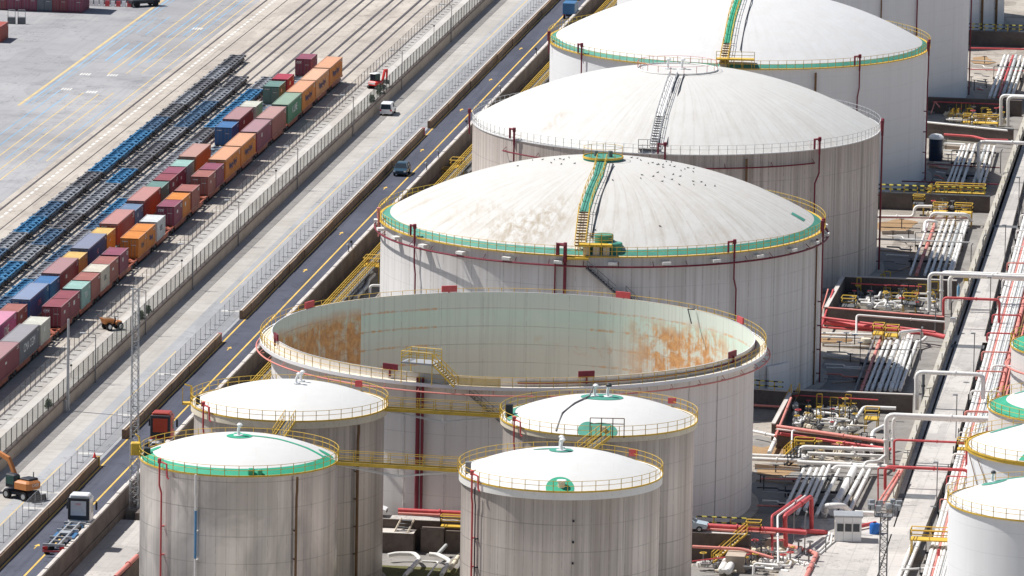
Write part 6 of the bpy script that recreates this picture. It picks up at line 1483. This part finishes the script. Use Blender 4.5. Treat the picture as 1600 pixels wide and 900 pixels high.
for wh, xr, yr, n in (('the nearest valve pit', (1236, 1330), (638, 668), 20), ('the middle valve pit', (1322, 1450), (455, 482), 24), ('the far valve pit', (1476, 1560), (180, 194), 10), ('the pit right of the small tanks', (1084, 1170), (872, 892), 8), ('the lower right pit', (1165, 1250), (862, 892), 10), ('the nearest bundle head', (1245, 1350), (703, 720), 6)): small_pipes(wh, xr, yr, n, 'thin pipes in '+wh)
# thin dark uprights and yellow frames standing in the pits
for wh, xr, yr, n in (('the nearest valve pit', (1245, 1340), (640, 668), 9), ('the middle valve pit', (1315, 1470), (455, 482), 16), ('the far valve pit', (1485, 1568), (180, 194), 9), ('the nearest bundle head', (1250, 1385), (705, 725), 6)):
    for k in range(n):
        q = A(random.uniform(*xr), random.uniform(*yr), 0); h = random.uniform(1.4, 2.8); col = random.choice(('yellow', 'yellow', 'dark'))
        t = thing('frame_stand', '%s upright frame among the valves in %s' % ('dark' if col == 'dark' else 'yellow', wh), 'frame', (q.x, q.y, 0), random.uniform(-.2, .2), ('dark' if col == 'dark' else 'yellow')+' frames in '+wh)
        m = MB(); w = random.uniform(.5, 1.1)
        for x in (0, w): m.b2(x-.05, x+.05, -.05, .05, 0, h)
        for z in (h*.55, h): m.b2(0, w, -.045, .045, z-.05, z+.05)
        m.build('frame', M[col], t)
# platforms and stairs
q = A(1313, 522, 1.2)
def plat_px(label, px0, px1, py, z, dep, legs, floor_='yellow', zr=1.1):
    a = A(px0, py, z); b = A(px1, py, z); return yplat(label, a.x, b.x, a.y, a.y+dep, z, zr, floor_, legs)
plat_px('left yellow platform above the heads of the green-rimmed tank bundle', 1363, 1380, 522, 1.7, 2.5, 1.7); plat_px('right yellow platform above the heads of the green-rimmed tank bundle', 1382, 1403, 525, 1.5, 2.5, 1.5)
plat_px('long yellow crossover on the dark cross wall beside the grey-brown tank', 1461, 1540, 300, 2.5, 2.0, .2); plat_px('yellow platform above the grey-brown tank bundle, left', 1457, 1480, 331, 2.0, 2.0, 2.0); plat_px('yellow platform above the grey-brown tank bundle, right', 1491, 1519, 332, 2.0, 2.0, 2.0)
plat_px('small yellow cage against the dark cross wall', 1426, 1444, 318, 1.7, 1.6, 1.7, 'grating'); plat_px('yellow platform in the nearest valve pit', 1350, 1372, 655, 1.6, 2.4, 1.6); plat_px('yellow platform at the nearest pit front wall', 1240, 1272, 702, 1.2, 2.0, 1.2, 'grating'); plat_px('yellow platform in the far valve pit, left', 1504, 1516, 191, 1.2, 2.0, 1.2); plat_px('yellow platform in the far valve pit, right', 1520, 1560, 192, 1.3, 2.0, 1.3)
plat_px('yellow platform in the middle pit near its left end', 1314, 1336, 479, 1.0, 2.4, 1.0, 'grating'); plat_px('yellow platform in the middle pit near its right end', 1410, 1432, 475, 1.4, 2.4, 1.4, 'grating')
plat_px('yellow platform crossing the white pipes near the nearest right-edge tank', 1422, 1484, 843, 2.6, 2.0, 2.0)
plat_px('yellow platform beside the second right-edge tank', 1495, 1516, 702, 9.0, 1.5, 0)
plat_px('yellow platform by the walkway beside the green-rimmed tank', 567, 594, 416, 2.4, 3.0, 2.4); plat_px('yellow platform by the walkway beside the grey-brown tank', 702, 722, 262, 2.4, 3.0, 2.4); plat_px('yellow valve frame by the walkway below the grey-brown tank', 690, 706, 276, 1.4, 2.0, 1.4)
plat_px('yellow and white platform over the wall between the small tanks', 688, 722, 822, 3.35, 1.2, .0)
plat_px('small yellow landing at the top of the diagonal stair in the front right pit', 1165, 1188, 831, 3.6, 1.6, 0, 'grating')
stairs('yellow stair down the slanting wall of the nearest valve pit', A(1243, 612, 2.5), A(1230, 638, .2), 1.3)
stairs('diagonal yellow stair climbing out of the front right pit', A(1113, 878, .3), A(1166, 832, 3.5), .9, tread='cream')
stairs('yellow stair on the left of the crossover beside the grey-brown tank', A(1448, 304, 1.4), A(1461, 298, 2.5), .9)
stairs('yellow stair at the front of the nearest bundle heads', A(1228, 712, .1), A(1241, 700, 1.2), .9); stairs('dark stair in the middle of the nearest bundle heads', A(1228, 728, .1), A(1248, 712, 1.2), .9, 'dark', 'dark')
stairs('striped yellow stair in the far valve pit', A(1486, 186, .2), A(1494, 179, 1.4), .8)
# road in front of the open tank with its stepped retaining walls
t = thing('tank_road', 'raised concrete lane with stepped brown walls in front of the open tank', 'retaining wall', (-104, 810, 0))
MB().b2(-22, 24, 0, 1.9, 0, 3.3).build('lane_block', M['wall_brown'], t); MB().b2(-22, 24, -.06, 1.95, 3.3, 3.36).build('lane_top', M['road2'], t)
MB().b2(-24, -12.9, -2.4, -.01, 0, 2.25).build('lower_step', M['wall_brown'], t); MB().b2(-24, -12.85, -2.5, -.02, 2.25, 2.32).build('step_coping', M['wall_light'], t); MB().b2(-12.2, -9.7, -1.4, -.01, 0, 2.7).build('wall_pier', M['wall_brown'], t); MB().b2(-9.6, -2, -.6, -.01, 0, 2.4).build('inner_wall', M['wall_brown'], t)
MB().b2(21.9, 24, -5.0, -.01, 0, 1.9).build('wall_pier', M['wall_tan'], t)
stairs('short yellow-edged steps from the lane to the ledge between the small tanks', Vector((-118.3, 807.9, 2.33)), Vector((-117.9, 810.1, 3.4)), 1.5, 'cream', 'grating', rails=False)
# cabin
q = A(1304, 846, ZS); cb = thing('cabin', 'small white cabin with a window band beside the service road', 'cabin', (q.x, q.y, ZS), .10)
MB().b2(0, 2.95, 0, 2.6, .02, 2.75).build('wall', M['white_clean'], cb); MB().b2(-.15, 3.1, -.15, 2.75, 2.75, 2.95).build('roof', M['galv'], cb)
for k in range(3):
    w = MB().b2(.22+k*.88, 1.0+k*.88, -.03, .02, 1.15, 2.05).build('window', M['glass'], cb); fm = MB(); x0, x1 = .19+k*.88, 1.03+k*.88
    fm.b2(x0, x1, -.05, -.03, 2.05, 2.11).b2(x0, x1, -.05, -.03, 1.09, 1.15).b2(x0, x0+.05, -.05, -.03, 1.15, 2.05).b2(x1-.05, x1, -.05, -.03, 1.15, 2.05).build('frame', M['white'], w)
MB().b2(-.03, .02, .7, 1.6, .1, 2.1).build('door', M['cream'], cb)
for x in (.95, 1.95): MB().b2(x-.02, x+.02, -.012, 0, .05, 2.7).build('panel_joint', M['galv'], cb)
# water tank, drums, floodlight mast, post
q = A(1461, 252, 0); t = thing('water_tank', 'dark navy upright water tank with a white lid beside the clean white tank', 'water tank', (q.x, q.y+1.0, 0))
MB().lathe([(1.05, 0), (1.05, 3.3), (.9, 3.45)], 32).build('tank_body', paint('navy_tank', (.012, .025, .06), .4), t, True); MB().lathe([(1.12, 3.25), (1.12, 3.5), (.8, 3.85), (.01, 4.0)], 32).build('lid', M['white_clean'], t, True)
MB().lathe([(1.07, 1.0), (1.09, 1.05), (1.07, 1.1)], 32).lathe([(1.07, 2.2), (1.09, 2.25), (1.07, 2.3)], 32).build('band', M['dark'], t)
q = A(1366, 834, ZS); t = thing('plastic_drum', 'bright blue plastic tank beside the floodlight mast', 'drum', (q.x, q.y, ZS)); MB().lathe([(.01, 0), (.52, 0), (.55, .1), (.55, 1.05), (.45, 1.2), (.01, 1.22)], 20).build('tank_body', M['blue_tank'], t, True); MB().cyl((0, 0), .16, 1.2, 1.32, 10).build('lid', M['dark'], t); MB().box((.5, .45, .55), (.5, .5, 1.05)).build('side_tank', M['blue_tank'], t)
q = A(1351, 543, 0); q = A(1353, 543, 0); t = thing('water_drum', 'squat cream drum beside the green-rimmed tank bundle', 'drum', (q.x, q.y, 0)); MB().lathe([(.01, 0), (.65, 0), (.75, .6), (.65, 1.2), (.01, 1.25)], 20).build('drum_body', M['cream'], t, True); MB().lathe([(.76, .55), (.79, .6), (.76, .65)], 20).build('hoop', M['brown_rust'], t)
fm_ = A(1382, 800, 20.5); t = lattice('galvanised lattice mast with floodlights in front of the service road', (fm_.x, fm_.y, ZS), 19.6, .42, .36, M['mid'], 30, 'floodlight_mast')
MB().b2(-.9, .9, -.9, .9, 19.3, 19.42).build('head_platform', M['mid'], t); m = MB()
for x in (-.9, .9):
    for y in (-.9, .9): m.b2(x-.04, x+.04, y-.04, y+.04, 19.4, 20.6)
for z in (20.0, 20.6):
    for s in (-.9, .9): m.b2(-.9, .9, s-.03, s+.03, z-.03, z+.03); m.b2(s-.03, s+.03, -.9, .9, z-.03, z+.03)
m.build('head_rail', M['mid'], t)
for k, (x, y) in enumerate(((-1.3, -.6), (-1.4, .4), (-.5, -1.2), (.5, -1.2), (1.3, -.5), (1.4, .5), (-.6, 1.1), (.7, 1.1))):
    o = MB().box((x, y, 20.3+.25*(k % 2)), (.62, .45, .55), k*.7).build('floodlight', M['galv'], t); MB().box((x*1.12, y*1.12, 20.2+.25*(k % 2)), (.5, .06, .42), math.atan2(y, x)+PI/2).build('lens', M['glass'], o); MB().bar((x*.6, y*.6, 20.1), (x, y, 20.2), .08).build('bracket', M['mid'], o)
for i, (px, py, h) in enumerate(((1343, 838, 2.2), (1290, 866, 2.2), (1240, 850, 5), (1257, 868, 5), (1461, 520, 4.5), (1438, 562, 4.2), (1486, 505, 3.0), (1563, 270, 3.5), (1536, 405, 3.4), (1517, 408, 2.5))):
    q = A(px, py, .6); t = thing('stand_pipe', '%s thin upright pole from the left among the pipe compounds' % ordn(i), 'pole', (q.x, q.y, .5)); t['label'] = ['thin pole right of the white cabin', 'thin pole left of the white cabin foot', 'tall thin grey pole rising before the red portal', 'tall thin pole right of the red portal', 'thin pole at the corner of the middle pit', 'thin bent pole beside the clay floor of the green-rimmed bundle', 'dark thin post on the road wall at the middle pit', 'thin post on the road wall by the clean white tank', 'thin pale post on the road wall by the grey-brown tank bundle', 'short thin pole left of the road wall by the grey-brown tank'][i]
    MB().tube([(0, 0, 0), (0, 0, h*.9), (.15, 0, h)], .07, 6).build('pole', M['mid' if i != 6 else 'dark'], t); MB().ball((.15, 0, h), .14, 8).build('cap', M['galv'], t)
# person-size blue figure is only a blue gas bottle rack beside the wall in the photo's middle right
q = A(1501, 462, ZS); t = thing('gas_bottle', 'light blue upright gas bottle beside the yellow post at the road wall', 'gas bottle', (q.x-.3, q.y, ZS)); MB().lathe([(.01, 0), (.2, 0), (.2, 1.1), (.1, 1.35), (.05, 1.5), (.01, 1.5)], 14).build('bottle_body', paint('sky_blue', (.2, .42, .62), .5), t, True); MB().cyl((0, 0), .07, 1.5, 1.65, 8).build('valve_cap', M['galv'], t)
for i, (px, py) in enumerate(((1512, 455), (1504, 478), (1491, 520))):
    q = A(px, py, ZS); t = thing('cabinet', ['tall ochre cabinet on the road wall behind the blue gas bottle', 'yellow cage beside the road wall in front of the blue gas bottle', 'pale grey cabinet against the road wall at the bright concrete patch'][i], 'cabinet', (q.x-.2, q.y, ZS)); MB().cham(-.35, .35, -.3, .3, 0, [2.6, 1.3, 2.0][i], .05).build('cabinet_body', M[['yellow', 'grating', 'galv'][i]], t); MB().b2(-.28, .28, -.33, -.302, .15, [2.4, 1.1, 1.8][i]).build('door', M[['yellow', 'yellow', 'white'][i]], t)

# ------------------------------------------------------------------ kerbs, puddles and small fittings of the compounds
M['mud'] = concrete('rusty_mud', (.30, .19, .10), (.40, .27, .15), (.17, .11, .07), None, .6, .2)
def blot(name, px, py, rx, ry, mt, z=.02, seed=0):
    q = A(px, py, 0); R = random.Random(seed); n = 40; ph = [R.uniform(0, 6.28) for _ in range(4)]
    vs = [(q.x, q.y, z)]
    for i in range(n):
        a = 2*PI*i/n; k = 1+.16*math.sin(2*a+ph[0])+.12*math.sin(3*a+ph[1])+.07*math.sin(7*a+ph[2])
        vs.append((q.x+rx*k*math.cos(a), q.y+ry*k*math.sin(a), z))
    struct(name, MB().add(vs, [(0, 1+i, 1+(i+1) % n) for i in range(n)]), M[mt])
for i, (px, py, rx, ry, mt) in enumerate(((1398, 353, 3.2, 5, 'mud'), (1205, 697, 3.0, 7, 'mud'), (1215, 735, 2.5, 4, 'mud'), (1180, 690, 2, 4, 'dark_floor'), (1310, 590, 4, 7, 'dark_floor'), (1210, 770, 4, 7, 'dark_floor'), (1400, 410, 3, 6, 'dark_floor'), (1300, 530, 2.2, 3, 'mud'), (1470, 270, 2.5, 5, 'dark_floor'), (1418, 372, 2, 4, 'dark_floor'), (1535, 95, 2, 4, 'mud'))):
    blot('stained_floor', px, py, rx, ry, mt, .018+.003*i, i)
KB = [('the open-topped tank', [(1180, 731), (1252, 737)], .5), ('the open-topped tank', [(1182, 752), (1242, 757)], .25), ('the open-topped tank', [(1330, 735), (1330, 800)], .2), ('the green-rimmed tank', [(1285, 541), (1360, 545)], .45), ('the green-rimmed tank', [(1286, 560), (1345, 566)], .2), ('the green-rimmed tank', [(1300, 600), (1352, 596)], .2), ('the grey-brown tank', [(1378, 366), (1428, 366)], .5), ('the grey-brown tank', [(1375, 392), (1432, 396)], .2), ('the grey-brown tank', [(1385, 430), (1420, 418)], .2), ('the clean white tank', [(1452, 262), (1480, 266)], .3), ('the clean white tank', [(1476, 232), (1500, 234)], .5)]
cnt = {}
for wh, (a, b), h in KB:
    k = cnt.get(wh, 0); cnt[wh] = k+1; a, b = A(*a, 0), A(*b, 0); d = b-a
    t = thing('floor_kerb', '%s low concrete kerb from the back on the floor beside %s' % (ordn(k), wh), 'kerb', (a.x, a.y, 0), math.atan2(d.y, d.x)); MB().b2(0, d.length, -.12, .12, 0, h).build('kerb_body', M['wall_tan'], t)
# thin feed pipes across the floors, on little stools
for wh, xs, ys in (('the open-topped tank', (1178, 1262), (727, 795)), ('the green-rimmed tank', (1284, 1362), (534, 600)), ('the grey-brown tank', (1374, 1440), (350, 425)), ('the clean white tank', (1450, 1492), (232, 285)), ('the far cut-off tank', (1517, 1556), (90, 145))):
    for k in range(7):
        y = ys[0]+(ys[1]-ys[0])*(k+random.uniform(.1, .8))/7; x1 = xs[1]-(y-ys[0])*.42; z = random.uniform(.3, .8); x0 = xs[0]+random.uniform(0, 14)
        mt = random.choice(('white', 'mid', 'galv', 'white', 'pink', 'dark')); pts = [(x0, y, z), (x0+(x1-x0)*.5, y+1, z), (x0+(x1-x0)*.5+2, y+4, z), (x1, y+5, z)] if k % 2 else [(x0, y, z), (x1, y+2, z)]
        pipe('thin low feed pipe crossing the floor beside %s' % wh, pts, random.uniform(.06, .12), mt, legs=0, group='thin feed pipes beside '+wh, name='feed_pipe')
    for k in range(5):
        q = A(random.uniform(xs[0], xs[1]-10), random.uniform(*ys), 0); h = random.uniform(.9, 1.9)
        t = thing('floor_post', 'short post with a cross bar on the floor beside %s' % wh, 'post', (q.x, q.y, 0), 0, 'short posts beside '+wh); MB().b2(-.06, .06, -.06, .06, 0, h).build('post', M['dark'], t); MB().b2(-.35, .35, -.05, .05, h-.1, h).build('cross_bar', M['blue_pipe' if 'green' in wh else 'mid'], t)
# brackets and pale stools under the rack, upright posts with lamps along the service road
for i in range(9):
    y = 842+i*42; t = thing('lamp_post', '%s thin lamp post from the camera along the pipe rack' % ordn(i), 'lamp post', (-61.9-(y-840)*.024, y, ZS), 0, 'thin lamp posts along the pipe rack'); MB().tube([(0, 0, 0), (0, 0, 5.2)], .06, 6).build('pole', M['mid'], t); MB().cham(-.5, .1, -.12, .12, 5.15, 5.35, .04).build('lamp_head', M['galv'], t)
# more small pipes in the rack: cross links
for i in range(16):
    y = 838+i*13.5; x = -60.9-(y-840)*.023; r = random.choice((.07, .1, .13)); mt = random.choice(('white', 'pink', 'white', 'red'))
    pipe('thin loop pipe bridging over the long pipe rack', [Vector((x-.4, y, 1.5)), Vector((x-.4, y, 2.6)), Vector((x+3.2, y+.2, 2.6)), Vector((x+3.2, y+.2, 1.2))], r, mt, group='loop pipes over the long rack', name='loop_pipe')
for i, (px, py) in enumerate(((1500, 655), (1486, 733), (1470, 792), (1520, 598), (1552, 400), (1570, 330))):
    q = A(px, py, ZS); t = thing('manhole_cover', '%s dark drain cover from the back on the service road' % ordn([3, 4, 5, 2, 1, 0][i]), 'drain cover', (q.x-.8, q.y, ZS+.004)); MB().cyl((0, 0), .4, 0, .02, 16).build('cover_plate', M['grating'], t)

for i, (px, py) in enumerate(((1131, 884), (1141, 885))):
    q = A(px, py, .9); t = thing('pressure_vessel', ['left', 'right'][i]+' of two pale lying cylinders in the pit below the diagonal yellow stair', 'vessel', (q.x, q.y, .9)); MB().tube([(0, -2.6, 0), (0, -2.4, 0), (0, 2.4, 0), (0, 2.6, 0)], [.25, .42, .42, .25], 14).build('vessel_body', M['white'], t, True)
    for y in (-1.6, 1.6): MB().b2(-.3, .3, y-.1, y+.1, -.9, -.25).build('saddle', M['bund'], t)
for i, (px, py, w, h) in enumerate(((1098, 850, 3.0, 1.2), (1150, 880, 2.0, 1.0), (1190, 862, 2.6, 1.5))):
    q = A(px, py, 0); t = thing('plinth', ['dark low concrete plinth behind the diagonal yellow stair', 'concrete plinth right of the two lying cylinders', 'brown concrete plinth below the red portal'][i], 'plinth', (q.x, q.y, 0)); MB().b2(0, w, 0, 2.2, 0, h).build('plinth_body', M['wall_brown' if i == 0 else 'wall_tan'], t)

# low steel goalposts carrying the sloping bundles, one thing each
for wh, rows in (('the open-topped tank', ((1240, 1335, 748), (1232, 1322, 768), (1222, 1312, 788))), ('the green-rimmed tank', ((1358, 1428, 545), (1348, 1420, 568), (1338, 1410, 592))), ('the grey-brown tank', ((1444, 1508, 362), (1434, 1500, 384), (1424, 1490, 408))), ('the clean white tank', ((1498, 1552, 238), (1490, 1545, 255), (1482, 1538, 274))), ('the far cut-off tank', ((1562, 1600, 102), (1555, 1595, 122)))):
    for k, (xa, xb, py) in enumerate(rows):
        a, b = A(xa, py, .55), A(xb, py+(xb-xa)*.018, .55); t = thing('pipe_support', '%s dark cross beam from the back under the sloping bundle beside %s' % (ordn(k), wh), 'pipe support', (a.x, a.y, 0)); d = b-a
        MB().bar((-.4, 0, .55), (d.x+.4, d.y, .55), .2).build('beam', M['dark'], t)
        for f in (0, .5, 1): MB().b2(d.x*f-.1, d.x*f+.1, d.y*f-.1, d.y*f+.1, 0, .5).build('leg', M['dark'], t)
        if k == 1:
            for f in (-.06, 1.06): MB().b2(d.x*f-.05, d.x*f+.05, d.y*f-.05, d.y*f+.05, 0, 2.4).build('upright', M['mid'], t)
            MB().bar((d.x*-.06, d.y*-.06, 2.4), (d.x*1.06, d.y*1.06, 2.4), .09).build('top_bar', M['mid'], t)
